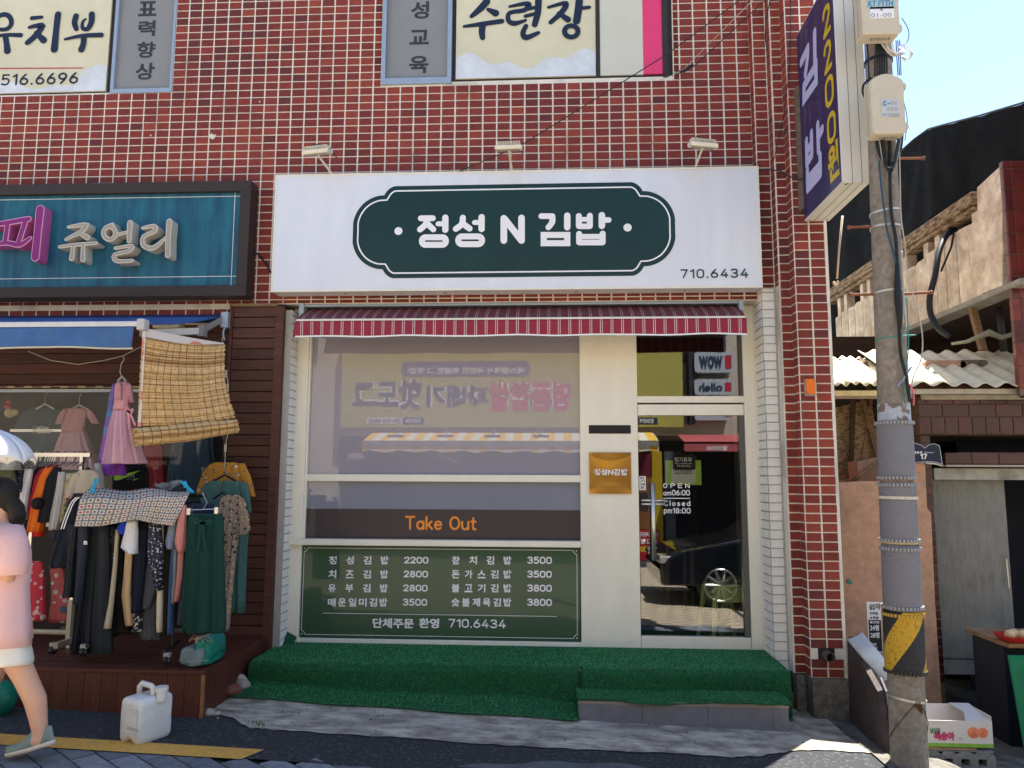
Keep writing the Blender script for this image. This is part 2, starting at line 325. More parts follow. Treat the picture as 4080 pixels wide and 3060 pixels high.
def street_tiles_mat():
    m = bpy.data.materials.new('street_tiles'); m.use_nodes = True; n = m.node_tree.nodes; l = m.node_tree.links; b = n['Principled BSDF']; b.inputs['Roughness'].default_value = .85
    tc = n.new('ShaderNodeTexCoord'); mp = n.new('ShaderNodeMapping'); mp.inputs['Rotation'].default_value = (0, 0, R(38)); l.new(tc.outputs['Object'], mp.inputs[0])
    br = n.new('ShaderNodeTexBrick'); l.new(mp.outputs[0], br.inputs['Vector']); br.inputs['Scale'].default_value = 1; br.inputs['Brick Width'].default_value = .30; br.inputs['Row Height'].default_value = .15; br.inputs['Mortar Size'].default_value = .010
    br.inputs['Color1'].default_value = (.50, .41, .29, 1); br.inputs['Color2'].default_value = (.44, .36, .26, 1); br.inputs['Mortar'].default_value = (.05, .05, .05, 1)
    l.new(br.outputs[0], b.inputs['Base Color']); return m
tiles_far = street_tiles_mat()  # paving out in the sun, its sunlit tan put into the colour
sheet('street_paving', lambda u, v: (axis(-40, -6, 6, 40)(u), axis(-8.6, -8.4, -2.9, -2.6)(v)), 90, 50, tiles_far, .004)
# pavers one by one along the near edge of the paving
paver_m = [M('paver_a', (.135, .15, .175), .9, .3, 30, .5, 160), M('paver_b', (.19, .205, .235), .9, .3, 30, .5, 160), M('paver_c', (.115, .13, .16), .9, .3, 30, .5, 160)]  # same paving as street_tiles, with the shade's blue-grey put into the colour
paving = struct(sheet('paving_bed', lambda u, v: (-6+11.2*u, -2.65+0.80*v-.02*math.sin(u*9)), 60, 8, M('joint_sand', (.03, .03, .035), .95), .003))
PB = []
for mt in paver_m:
    mb = MB(); a, b_, hh = .1385, .0645, .014
    mb.add([(-a, -b_, 0), (a, -b_, 0), (a, b_, 0), (-a, b_, 0), (-a, -b_, hh-.003), (a, -b_, hh-.003), (a, b_, hh-.003), (-a, b_, hh-.003), (-a+.004, -b_+.004, hh), (a-.004, -b_+.004, hh), (a-.004, b_-.004, hh), (-a+.004, b_-.004, hh)],
           [(0, 1, 5, 4), (1, 2, 6, 5), (2, 3, 7, 6), (3, 0, 4, 7), (4, 5, 9, 8), (5, 6, 10, 9), (6, 7, 11, 10), (7, 4, 8, 11), (8, 9, 10, 11)])
    me = bpy.data.meshes.new('paver'); me.from_pydata(mb.v, [], mb.f); me.materials.append(mt); PB.append(me)
ang = R(-38); ca, sa = math.cos(ang), math.sin(ang); cnt = 0; cand = []
for i in range(-40, 60):
    for j in range(-60, 60):
        u = i*.29+(.145 if j % 2 else 0); v = j*.141; x = u*ca-v*sa-2.5; y = u*sa+v*ca-2.0
        lim = -1.74
        if -4.6 < x < 1.9 and -2.58 < y < lim: cand.append((y, x, y))
cand.sort(key=lambda c: -c[0]); cand = cand[:300]
for _, x, y in cand:
    o = bpy.data.objects.new('paver', random.choice(PB)); COL.objects.link(o); o.parent = paving
    o.location = (x, y, ground_z(x, y)+.003+random.uniform(-.002, .001)); o.rotation_euler = (random.uniform(-.006, .006), R(1.9)*ca+random.uniform(-.006, .006), ang)

# concrete apron in front of the shops (irregular edge)
def apron_pts():
    near = [(700, 2858), (840, 2850), (930, 2880), (1000, 2918), (1060, 2922), (1200, 2930), (1400, 2945), (1700, 2962), (1900, 2980), (2100, 2990), (2400, 3008), (2700, 3018), (2900, 3035), (3020, 3030), (3150, 3010), (3260, 3002), (3420, 3012), (3560, 3020)]
    o = []
    for i in range(len(near)-1):
        for k in range(6):
            t = k/6; px = near[i][0]*(1-t)+near[i+1][0]*t; py = near[i][1]*(1-t)+near[i+1][1]*t
            p = atg(px, py); o.append((p.x, p.y+random.uniform(-.014, .014)))
    return o
ap = apron_pts()
def apron_fn(u, v):
    k = u*(len(ap)-1); i = min(int(k), len(ap)-2); t = k-i; x = ap[i][0]*(1-t)+ap[i+1][0]*t; y = ap[i][1]*(1-t)+ap[i+1][1]*t
    return x, y+(0.05-y)*v
sheet('asphalt_strip', lambda u, v: (-7+12*u, -1.815+.008*math.sin(u*60)*(1-v)+1.9*v), 160, 16, asphalt, .019)
sheet('pavement', apron_fn, 150, 24, concrete, .026)
# dark old patch at the right, ground of the yard entrance
yard = M('yard_concrete', (.13, .12, .10), .9, .4, 5, .6, 60, col2=(.06, .058, .055), c2pos=(.5, .65))
sheet('yard_ground', lambda u, v: (1.95+3.5*u-.25*(1-v)*math.sin(u*2), -1.45+.12*math.sin(u*23)*.3+3.4*v), 40, 40, yard, .030)
# yellow kerb-side line
yl = M('yellow_road_paint', (.60, .33, .07), .75, .18, 20, .3, 90, col2=(.42, .27, .10), c2pos=(.55, .75))
sheet('road_line', lambda u, v: (-7+(7-1.72)*u+(.07*(v-.5) if u > .99 else 0), -1.83+.165*v), 80, 2, yl, .023)
# puddle-pale resurfaced band at the bottom
pale = M('pale_asphalt', (.10, .105, .115), .8, .3, 12, .6, 160)
sheet('road_patch', lambda u, v: (-.55+2.0*u, -1.75+(.19*math.sin(math.pi*min(1, u*1.15+.02))+.02*math.sin(u*31))*v), 60, 3, pale, .0225)

# small weeds and litter
gw = MB()
for cx, cy in [(-1.84, -1.28), (-3.3, -1.22), (-2.55, -1.24), (-1.9, -1.25)]:
    for _ in range(26):
        a = random.uniform(0, 6.28); l_ = random.uniform(.01, .035); x = cx+random.gauss(0, .03); y = cy+random.gauss(0, .02); z = ground_z(x, y)+.024
        gw.add([(x-.002, y, z), (x+.002, y, z), (x+math.cos(a)*l_*.6, y+math.sin(a)*l_*.6, z+l_)], [(0, 1, 2)])
wd_ = obj('weeds', gw, M('weed_green', (.06, .13, .03), .7)); wd_['kind'] = 'stuff'
gm = MB()
for _ in range(90):
    x = random.uniform(-2.2, 1.7); y = random.uniform(-1.3, -.8); z = ground_z(x, y)+.026; r_ = random.uniform(.003, .010)
    gm.add([(x-r_, y-r_*.6, z), (x+r_, y-r_*.5, z), (x+r_*.8, y+r_*.6, z), (x-r_*.6, y+r_*.7, z), (x, y, z+r_*.5)], [(0, 1, 4), (1, 2, 4), (2, 3, 4), (3, 0, 4)], random.choice([0, 0, 0, 1]))
g_ = obj('gravel', gm, [M('dark_grit', (.02, .02, .022), .9), M('pale_grit', (.45, .44, .42), .9)]); g_['kind'] = 'stuff'

# ------------------------------------------------------------------ the brick building
bld = thing('brick_building', 'two-storey building faced with red fluted brick tiles and white joints', 'building')
MX, MZ, JX0, JZ0 = .12, .0696, -3.255, 4.926
XF1 = (at(3002, 100, -.1).x+at(3045, 1750, -.1).x)/2; XF1b = (at(3050, 100, -.1).x+at(3100, 1750, -.1).x)/2
XF2 = XF1b+.012; XF2b = (at(3119, 100, -.2).x+at(3165, 1750, -.2).x)/2
XF3 = (at(3130, 100, -.33).x+at(3190, 1750, -.33).x)/2; XF3b = (at(3250, 100, -.33).x+at(3340, 1750, -.33).x)/2
W1 = (-5.9, (at(703, 0).x+at(690, 375).x)/2, 5.075, 6.6); W2 = (at(1519, 340).x, at(2683, 320).x, 5.10, 6.6)
zpl = at(3240, 2700, -.33).z      # bottom of the tiles on the outer pier
zwhite = 3.22
YS, YG = .15, .19
wb = MB()
wb.box(-6.5, -2.75, 0, .25, 2.98, W1[2]); wb.box(-2.75, XF1, 0, .25, 3.145, W1[2])
wb.box(W1[1], W2[0], 0, .25, W1[2], 6.6); wb.box(W2[0], W2[1], 0.001, .25, W1[2], W2[2]); wb.box(W2[1], XF1, 0, .25, W1[2], 6.6); wb.box(-6.5, W1[0], 0, .25, W1[2], 6.6)
wb.box(-6.5, XF1, 0, .25, 6.6, 7.7)
wb.box(XF1, XF2, -.1, 1.0, zwhite, 7.7); wb.box(XF2, XF3, -.2, 1.0, zpl, 7.7); wb.box(XF3, XF3b, -.33, 1.0, zpl, 7.7)
wb.box(-6.5, -6.3, .25, 7, -.2, 7.7); wb.box(XF3b-.25, XF3b, 1.0, 7, -.3, 7.7); wb.box(-6.3, XF3b-.25, 6.8, 7, -.3, 7.7)
wb.box(-6.3, XF3b-.25, .25, 6.8, 7.5, 7.7); wb.box(-6.3, XF1, .25, 6.8, 2.99, 3.08)
obj('wall', wb, mortar, bld)
wp = MB(); wp.box(XF1, XF2, -.1, 1.0, .0, zwhite); obj('wall', wp, M('white_mortar', (.36, .35, .33), .7, .1, 10, .3, 80), bld, label='white painted strip of wall right of the shop door'); wp = MB(); wp.box(-2.29, -2.20, -.03, YS, .05, 3.09)
obj('wall', wp, M('white_mortar', (.62, .61, .58), .7, .1, 10, .3, 80), bld, label='white painted strip of wall left of the shop window')
pb = MB(); pb.box(XF1+.02, XF2+.01, -.16, 1.0, -.4, .12); pb.box(XF2+.012, XF3-.002, -.225, 1.0, -.4, zpl-.01); pb.box(XF3, XF3b+.005, -.35, 1.0, -.4, zpl-.005)
obj('plinth', pb, M('plinth_concrete', (.17, .15, .12), .9, .4, 14, .9, 60, col2=(.10, .095, .08), c2pos=(.45, .7)), bld, bevel=.012)
wpl = MB(); wpl.box(XF1-.0, XF1b+.004, -.125, .1, -.1, at(3075, 2690, -.1).z); obj('plinth', wpl, white_paint, bld, label='white painted foot of the pier')

# one brick shape (8 flutes on the face), unit = face frame: x along, y outward negative, z up
def brick_shape(bw, bh, d=.006, nf=8):
    vs, fs = [], []; k = nf*2+1
    for zz in (-bh/2, bh/2):
        for i in range(k): vs.append((-bw/2+bw*i/(k-1), -d if i % 2 else -d+.0028, zz))
    fs += [(i, i+1, k+i+1, k+i) for i in range(k-1)]
    o = len(vs); vs += [(-bw/2, .002, -bh/2), (bw/2, .002, -bh/2), (bw/2, .002, bh/2), (-bw/2, .002, bh/2)]
    fs += [(o, 0, k, o+3), (k-1, o+1, o+2, 2*k-1), (o+3,)+tuple(range(k, 2*k))+(o+2,), (o+1,)+tuple(range(k-1, -1, -1))+(o,)]
    return vs, fs
bricks = []   # (pos, angle, width, height, white)
def lay(x0, x1, z0, z1, fn, angle, holes=(), white=False, jx=None, skip=None):
    j = JX0 if jx is None else jx
    i0, i1 = math.floor((x0-j)/MX), math.ceil((x1-j)/MX)
    for k in range(math.floor((z0-JZ0)/MZ), math.ceil((z1-JZ0)/MZ)):
        za, zb = max(JZ0+k*MZ, z0), min(JZ0+(k+1)*MZ, z1)
        if zb-za < .02: continue
        for i in range(i0, i1):
            xa, xb = max(j+i*MX, x0), min(j+(i+1)*MX, x1)
            if xb-xa < .022: continue
            bad = False
            for h in holes:
                if xa >= h[0]-.01 and xb <= h[1]+.01 and za >= h[2]-.01 and zb <= h[3]+.01: bad = True; break
                # cut against a window edge
                if xb > h[0] and xa < h[1] and zb > h[2] and za < h[3]:
                    if xa < h[0] and h[0]-xa > .03: xb = h[0]
                    elif xb > h[1] and xb-h[1] > .03: xa = h[1]
                    else:
                        bad = zb-h[2] > .03 or xa >= h[0]
                        if not bad and za < h[2]: zb = min(zb, h[2])
            if bad or zb-za < .02 or xb-xa < .02: continue
            if skip and skip((xa+xb)/2, (za+zb)/2): continue
            bricks.append((Vector(fn((xa+xb)/2, (za+zb)/2)), angle, xb-xa-.0135+random.uniform(-.0018, .0018), zb-za-.0112, white))
lay(-6.4, XF1, 3.15, 6.6, lambda x, z: (x, 0, z), 0, [W1, W2],
    skip=lambda x, z: (-2.33 < x < 1.62 and 3.33 < z < 4.2) or (x < -2.66 and 3.30 < z < 4.07) or (x < -5.6))
lay(-5.6, -2.72, 2.985, 3.112, lambda x, z: (x, 0, z), 0)
lay(XF1, XF1b+.006, zwhite, 6.6, lambda x, z: (x, -.1, z), 0, jx=XF1)
lay(-.1, 0, zwhite, 6.6, lambda y, z: (XF1, y, z), 90, jx=-.1)
lay(XF2, XF2b+.0, zpl, 6.6, lambda x, z: (x, -.2, z), 0, jx=XF2+.004)
lay(-.2, -.1, zwhite, 6.6, lambda y, z: (XF2, y, z), 90, jx=-.2)
lay(-.33, -.2, zpl, 6.6, lambda y, z: (XF3, y, z), 90, jx=-.33)
lay(XF3, XF3b, zpl, 6.6, lambda x, z: (x, -.33, z), 0, jx=XF3, skip=lambda x, z: abs(z-(at(3293, 2610, -.33).z)) < .05 and abs(x-at(3293, 2610, -.33).x) < .07)
lay(-.33, 1.0, zpl, 6.6, lambda y, z: (XF3b, y, z), -90, jx=-.33)
lay(XF1, XF1b+.004, .12, zwhite, lambda x, z: (x, -.1, z), 0, jx=XF1, white=True)
lay(-.1, YS-.01, .12, zwhite, lambda y, z: (XF1, y, z), 90, jx=-.1, white=True)
lay(-.03, YS-.01, .12, 3.09, lambda y, z: (-2.20, y, z), -90, jx=-.03, white=True)
def psize(b):
    v = b[0]-CAM; z = v.dot(fw); u_, v_ = v.dot(r2)/z*F, v.dot(u2)/z*F
    if abs(u_) > 2040 or abs(v_) > 1530: return 0
    A = b[2]*b[3]/z/z; n_ = Vector((math.sin(R(b[1])), -math.cos(R(b[1])), 0)) if b[1] else Vector((0, -1, 0))
    if b[1] == 90: n_ = Vector((-1, 0, 0))
    if b[1] == -90: n_ = Vector((1, 0, 0))
    c = -v.normalized().dot(n_); return A*max(c, 0)
bricks.sort(key=psize, reverse=True)
cache = {}
def brick_me(bw, bh, tone, white):
    key = (round(bw*200), round(bh*200), tone, white)
    if key not in cache:
        vs, fs = brick_shape(key[0]/200, key[1]/200); me = bpy.data.meshes.new('brick'); me.from_pydata(vs, [], fs); me.materials.append(PW[0] if white else BR[tone]); cache[key] = me
    return cache[key]
def tone(p):
    s = math.sin(p.x*2.1+1.3)*math.cos(p.z*1.7)+random.gauss(0, .75)
    if 4.25 < p.z < 4.95 and -3.4 < p.x < 1.0: s += .25
    return 2 if s > .95 else (3 if s < -1.25 else (1 if s < -.1 else 0))
big = bricks[:300]; rest = bricks[300:]
for p, an, bw, bh, wh in big:
    o = bpy.data.objects.new('brick', brick_me(bw, bh, tone(p), wh)); COL.objects.link(o); o.parent = bld; o.location = p; o.rotation_euler = (random.uniform(-.01, .01), random.uniform(-.006, .006), R(-an if abs(an) == 90 else 0))
mbk = MB()
for p, an, bw, bh, wh in rest:
    vs, fs = brick_shape(bw, bh, nf=8); c, s_ = (1, 0) if an == 0 else (0, -1 if an == 90 else 1)
    mbk.add([(p.x+c*v[0]-s_*v[1], p.y+s_*v[0]+c*v[1], p.z+v[2]+random.uniform(-.0004, .0004)) for v in vs], fs, 4 if wh else tone(p))
obj('brick_courses', mbk, BR+PW, bld, kind='stuff')
for (px, py, sx_) in ((848, 545, .035), (600, 540, .012), (1035, 405, .01), (2268, 360, .012)):
    c = at(px, py, -.009); mb = MB(); mb.add([(c.x+sx_*(.35+.65*random.random())*math.cos(a), -.009, c.z+sx_*1.3*(.3+.7*random.random())*math.sin(a)) for a in [2*math.pi*k/11 for k in range(11)]], [tuple(range(11))]); obj('cement_patch', mb, M('cement_smear', (.62, .60, .56), .9, .1, 30), bld, solid=.003)
# drain pipe mouth low on the pier
pc = at(3293, 2610, -.33); dp = MB(); n_ = 18
rr = lambda r_, y: [(pc.x+r_*math.cos(2*math.pi*k/n_), y, pc.z+r_*math.sin(2*math.pi*k/n_)) for k in range(n_)]
dp.loft([rr(.036, -.3), rr(.036, -.415), rr(.030, -.415), rr(.030, -.3)], cap=False)
obj('drain_pipe', dp, M('old_pipe', (.10, .085, .07), .6, .3, 30), bld, smooth_=False)
dk = MB(); dk.loft([rr(.03, -.335), rr(.001, -.334)], cap=False); dk.box(pc.x-.06, pc.x+.06, -.331, -.325, pc.z-.045, pc.z+.05); obj('pipe_hole', dk, dark, bld)
# amber junction box on the pier
ab = rect(3212, 1510, 3248, 1570, -.37); jb = thing('amber_reflector', 'small orange reflector box fixed to the brick pier', 'reflector', ((ab[0]+ab[1])/2, -.37, ab[2]))
mb = MB(); mb.rbox(ab[0], ab[1], -.375, -.345, ab[2], ab[3], .006); obj('lens', mb, M('amber', (.75, .16, .01), .3, .15, 40, coat=.5), jb)
mb = MB(); mb.box(ab[0]-.006, ab[0]+.002, -.36, -.333, ab[2], ab[3]); mb.box(ab[0]-.004, ab[1]+.004, -.36, -.333, ab[2]-.012, ab[2]-.001); obj('bracket', mb, M('bracket_grey', (.35, .33, .3), .7), jb)

# upstairs windows with lettered panels
cream = M('cream_banner', (.62, .58, .42), .5, .08, 2.0, .15, 8)
peel = M('peeled_film', (.60, .63, .68), .5, .12, 6, .3, 20)
grey_pan = M('grey_panel', (.23, .23, .23), .4, .05, 4)
navy = M('navy_ink', (.012, .018, .045), .4); brownframe = M('dark_brown_frame', (.035, .025, .022), .5)
def blob_edge(x0, x1, z0, zf): # wavy top of the peeled strip
    pts = [(x0, z0), (x1, z0)]; n = 26
    for i in range(n+1): x = x1+(x0-x1)*i/n; pts.append((x, zf(i/n)))
    return pts
u1 = thing('upper_window', 'upstairs window covered by a cream panel with a phone number, cut off by the frame', 'window', (-4.4, 0, 5.07))
c0, c1_ = rect(-600, -400, 418, 375), rect(445, -400, 690, 375); ex = at(418, 375).x
mb = MB(); mb.box(W1[0], ex+.02, .03, .05, W1[2]-.0, 6.6); obj('frame', mb, brownframe, u1)
mb = MB(); mb.box(W1[0]+.03, ex-.004, .012, .028, W1[2]+.025, 6.6); obj('cream_panel', mb, cream, u1)
mb = MB(); mb.prism(blob_edge(W1[0]+.03, ex-.006, W1[2]+.027, lambda t: W1[2]+.12+.05*math.sin(t*9+2)+.02*math.sin(t*31)+(.10 if t < .12 else 0)), .0095, .0118); obj('peeled_strip', mb, peel, u1)
yu = [([(-60, 190), (-20, 140), (30, 118), (70, 128), (92, 165), (88, 205), (55, 235), (0, 238), (-40, 225)], [20, 34, 36, 36, 36, 34, 32, 30, 20], False), ([(-80, 302), (40, 282), (168, 284)], [24, 26, 34], False), ([(45, 290), (55, 350), (62, 410)], [42, 40, 50], False)]
chi = [([(258, 148), (335, 140)], [30, 26], False), ([(238, 222), (300, 208), (340, 212), (290, 285), (222, 345)], [24, 34, 44, 44, 38], False), ([(290, 262), (352, 325)], [26, 50], False), ([(468, 118), (452, 250), (438, 398)], [46, 44, 52], False)]
bu = [([(612, 132), (600, 185), (615, 235)], [42, 40, 34], False), ([(738, 118), (735, 180), (705, 235), (665, 228), (665, 180), (690, 155)], [44, 42, 34, 28, 20, 14], False), ([(524, 318), (660, 290), (815, 284)], [18, 30, 36], False), ([(675, 295), (672, 350), (655, 400)], [44, 40, 46], False)]
SC1 = 2.0109*470
strokes('lettering', yu+chi+bu, k1, .012, navy, u1, scale=SC1, wscale=1.22)
strokes('underline', [([(-900, 555), (664, 546)], 9, False)], k1, .012, M('crimson', (.45, .03, .09), .5), u1, scale=SC1)
r_ = rect(*k1(12, 588), *k1(628, 680), .012); stext('516.6696', r_, plane_map(.012), navy, u1, wt=.15, gap=.33)
mb = MB(); a = W1[1]; b0 = at(452, 375).x
mb.box(b0-.03, b0+.0, -.01, .05, W1[2]-.01, 6.6); mb.box(a-.022, a, -.01, .05, W1[2]-.01, 6.6); mb.box(b0, a-.022, -.01, .05, W1[2]-.01, W1[2]+.03)
obj('side_frame', mb, fence_grey, u1); mb = MB(); mb.box(b0, a-.022, .02, .04, W1[2]+.03, 6.6); obj('grey_panel', mb, grey_pan, u1)
ink = M('panel_ink', (.04, .035, .045), .5)
for ch, bx in (('표', (1110, 10, 1257, 130)), ('력', (1110, 165, 1245, 290)), ('향', (1098, 335, 1245, 465)), ('상', (1085, 505, 1240, 640))):
    text(ch, rect(*k1(*bx[:2]), *k1(*bx[2:]), .02), plane_map(.02), ink, u1, bold=.03)
u2w = thing('upper_window', 'upstairs window with large brush lettering on cream and a pink stripe', 'window', (-.3, 0, 5.1))
xa0, xa1 = at(1519, 340).x, at(1798, 340).x; xb1, xc1 = at(2375, 320).x, at(2642, 320).x
mb = MB(); mb.box(xa0, xa0+.035, -.02, .05, W2[2]-.02, 6.6); mb.box(xa1-.035, xa1, -.02, .05, W2[2]-.02, 6.6); mb.box(xa0+.035, xa1-.035, -.02, .05, W2[2]-.02, W2[2]+.035)
obj('side_frame', mb, fence_grey, u2w)
mb = MB(); mb.box(xa0+.035, xa1-.035, .02, .04, W2[2]+.035, 6.6); obj('grey_panel', mb, grey_pan, u2w)
mb = MB(); mb.box(xa1, W2[1], .03, .05, W2[2]-.01, 6.6); mb.box(xb1+.0, xb1+.035, .005, .03, W2[2]-.01, 6.6); mb.box(xc1, xc1+.05, .0, .03, W2[2]-.01, 6.6); obj('frame', mb, brownframe, u2w)
mb = MB(); mb.box(xa1+.035, xb1, .012, .028, W2[2]+.03, 6.6); obj('cream_panel', mb, cream, u2w)
mb = MB(); mb.prism(blob_edge(xa1+.037, xb1-.002, W2[2]+.032, lambda t: W2[2]+.19+.06*math.sin(t*7+1)+.03*math.sin(t*23)), .0095, .0118); obj('peeled_strip', mb, peel, u2w)
xp = at(*k3(1132, 400)).x
mb = MB(); mb.box(xb1+.037, xp, .012, .028, W2[2]+.03, 6.6); obj('pale_panel', mb, M('pale_panel', (.58, .57, .49), .45, .05, 3), u2w)
mb = MB(); mb.box(xp, xc1, .009, .028, W2[2]+.032, 6.6); obj('pink_stripe', mb, M('pink_vinyl', (.72, .05, .16), .35, .08, 2), u2w)
for ch, bx in (('성', (1282, 12, 1428, 152)), ('교', (1270, 240, 1427, 357)), ('육', (1266, 448, 1422, 588))):
    text(ch, rect(*k2(*bx[:2]), *k2(*bx[2:]), .02), plane_map(.02), ink, u2w, bold=.03)
su_ = [([(1888, 15), (1840, 70), (1768, 132)], [52, 48, 30], False), ([(1900, 78), (1960, 108)], [26, 50], False), ([(1708, 214), (1850, 195), (2010, 172)], [20, 34, 36], False), ([(1858, 198), (1850, 255), (1856, 305)], [44, 44, 36], False)]
strokes('lettering', su_, k2, .012, navy, u2w, scale=SC1, wscale=1.22)
ry = [([(62, 55), (190, 30), (215, 45), (175, 85), (62, 105), (52, 165), (100, 190), (190, 165)], [20, 32, 38, 34, 30, 34, 38, 20], False), ([(195, 78), (262, 62)], 26, False), ([(188, 132), (265, 112)], 26, False), ([(292, 5), (288, 100), (262, 200)], [46, 44, 40], False), ([(192, 212), (168, 268), (195, 304), (292, 265)], [32, 36, 40, 26], False),
      ([(372, 62), (495, 28), (512, 50), (470, 110), (390, 182)], [20, 30, 40, 38, 30], False), ([(455, 108), (528, 160)], [26, 44], False), ([(622, -20), (612, 80), (598, 172)], [50, 50, 50], False), ([(622, 70), (700, 62)], [28, 24], False), (ring_pts(555, 255, 54, 46), 34, True)]
strokes('lettering', ry, k3, .012, navy, u2w, scale=SC1, wscale=1.22)

# ------------------------------------------------------------------ white signboard of the kimbap shop
sx0, sx1, sz0, sz1 = rect(1097, 702, 3025, 1158, -.2)
sg = thing('shop_sign', 'long white signboard with a dark green badge and white letters over the shop', 'sign', (sx0, -.2, sz0))
sx0, sz0, sz1 = at(1092, 900, -.2).x, (at(1083, 1163, -.2).z+at(3033, 1143, -.2).z)/2, (at(1100, 700, -.2).z+at(3020, 662, -.2).z)/2; sx1 = at(3028, 900, -.2).x
mb = MB(); mb.box(sx0, sx1, -.2, -.02, sz0, sz1); obj('box', mb, sign_white, sg, bevel=.006)
mb = MB()
for x0, x1, z0, z1 in ((sx0-.004, sx1+.004, sz0-.004, sz0+.012), (sx0-.004, sx1+.004, sz1-.012, sz1+.004), (sx0-.004, sx0+.010, sz0+.012, sz1-.012), (sx1-.010, sx1+.004, sz0+.012, sz1-.012)): mb.box(x0, x1, -.204, -.19, z0, z1)
obj('frame', mb, white_plastic, sg)
mb = MB()
for t in (.15, .36, .63, .85): x = sx0+(sx1-sx0)*t; mb.box(x-.008, x+.008, -.13, -.118, sz0-.008, sz0-.0041)
obj('screws', mb, M('rusty_screw', (.10, .06, .035), .7), sg)
for t in (.235, .72, .9): # faint panel seams
    mb = MB(); x = sx0+(sx1-sx0)*t; mb.box(x-.0012, x+.0012, -.2006, -.2, sz0+.013, sz1-.013); obj('seam', mb, M('seam_grey', (.62, .63, .66), .5), sg)
cxp = (at(*k6(817, 560), -.2).x+at(*k7(1388, 560), -.2).x)/2; czp = (at(*k6(1600, 162), -.2).z+at(*k6(1600, 934), -.2).z)/2
half = [(1180, 170), (1150, 172), (1120, 186), (1092, 210), (1068, 247), (1020, 252), (960, 275), (900, 318), (850, 385), (822, 460), (817, 520), (817, 560)]
H_ = [at(*k6(*p), -.2) for p in half]; Lx = [(v.x-cxp, v.z-czp) for v in H_]; Lx[-1] = (Lx[-1][0], 0)
zoff = Lx[0][1]; sc_ = .390/zoff; Lx = [(x, z*sc_) for x, z in Lx]; Lx = [(max(x, Lx[-1][0]), z) for x, z in Lx]
# refine arcs
def cat(P, sub=4):
    Q = []
    for i in range(len(P)-1):
        p0, p1, p2, p3 = [Vector(P[max(0, min(len(P)-1, i+k))]) for k in (-1, 0, 1, 2)]
        for k in range(sub):
            t = k/sub; q = .5*((2*p1)+(p2-p0)*t+(2*p0-5*p1+4*p2-p3)*t*t+(3*p1-p0-3*p2+p3)*t**3); Q.append((q.x, q.y))
    Q.append(tuple(P[-1])); return Q
q1 = cat(Lx[:5])[:-1]+cat(Lx[4:]); lower = [(x, -z) for x, z in q1[::-1]][1:]; left = q1+lower; badge = left+[(-x, z) for x, z in left[::-1]]
badge = [(cxp+x, czp+z) for x, z in badge]
def poly_obj(P, Y, mat, name, parent, d=.0015):
    mb = MB(); mb.prism(P, Y-d, Y-d+.001); return obj(name, mb, mat, parent)
poly_obj(badge, -.2, sign_green, 'green_badge', sg, .002)
b1, b2 = offset_poly(badge, .036), offset_poly(badge, .048)
mb = MB(); n = len(b1); mb.add([(p[0], -.2032, p[1]) for p in b1+b2], [(i, (i+1) % n, (i+1) % n+n, i+n) for i in range(n)]); obj('badge_line', mb, print_white, sg)
S_ = 2.0109*497
jeong = [([(1362, 443), (1457, 443)], 50, False), ([(1412, 455), (1398, 495), (1355, 533)], 50, False), ([(1418, 490), (1462, 533)], 48, False), ([(1500, 488), (1550, 487)], 42, False), ([(1558, 438), (1558, 536)], 52, False), (rrect(1371, 596, 1562, 656, 28), 50, True)]
seong = [([(1698, 438), (1690, 490), (1642, 528)], 50, False), ([(1702, 490), (1752, 526)], 50, False), ([(1792, 477), (1840, 476)], 42, False), ([(1848, 434), (1848, 530)], 52, False), (rrect(1662, 589, 1851, 651, 30), 50, True)]
en = [([(2026, 622), (2026, 442)], 54, False), ([(2030, 445), (2168, 622)], 54, False), ([(2168, 622), (2168, 440)], 54, False)]
strokes('letters', jeong, k6, -.2, print_white, sg, S_); strokes('letters', seong, k6, -.2, print_white, sg, S_); strokes('letters', en, k6, -.2, print_white, sg, S_)
gim = [([(316, 426), (404, 426)], 48, False), ([(404, 428), (402, 475), (372, 516)], 48, False), ([(523, 422), (523, 516)], 52, False), ([(335, 577), (523, 577), (523, 643), (335, 643)], 50, True)]
bap = [([(616, 424), (616, 506)], 48, False), ([(704, 422), (704, 506)], 48, False), ([(618, 508), (702, 508)], 46, False), ([(620, 452), (700, 452)], 40, False), ([(800, 418), (800, 506)], 52, False), ([(805, 458), (855, 457)], 46, False), ([(618, 568), (618, 637)], 48, False), ([(806, 566), (806, 637)], 48, False), ([(620, 590), (804, 590)], 42, False), ([(620, 638), (804, 638)], 48, False)]
strokes('letters', gim, k7, -.2, print_white, sg, S_); strokes('letters', bap, k7, -.2, print_white, sg, S_)
for kk, cx, cy in ((k6, 1182, 545), (k7, 1006, 517)):
    c = at(*kk(cx, cy), -.2); poly_obj([(c.x+.033*math.cos(R(a)), c.z+.033*math.sin(R(a))) for a in range(0, 360, 15)], -.2, print_white, 'round_dot', sg, .0035)
stext('710.6434', rect(*k7(1430, 848), *k7(1972, 922), -.2), plane_map(-.2), M('ink_green', (.015, .05, .06), .4), sg, wt=.16, gap=.34)

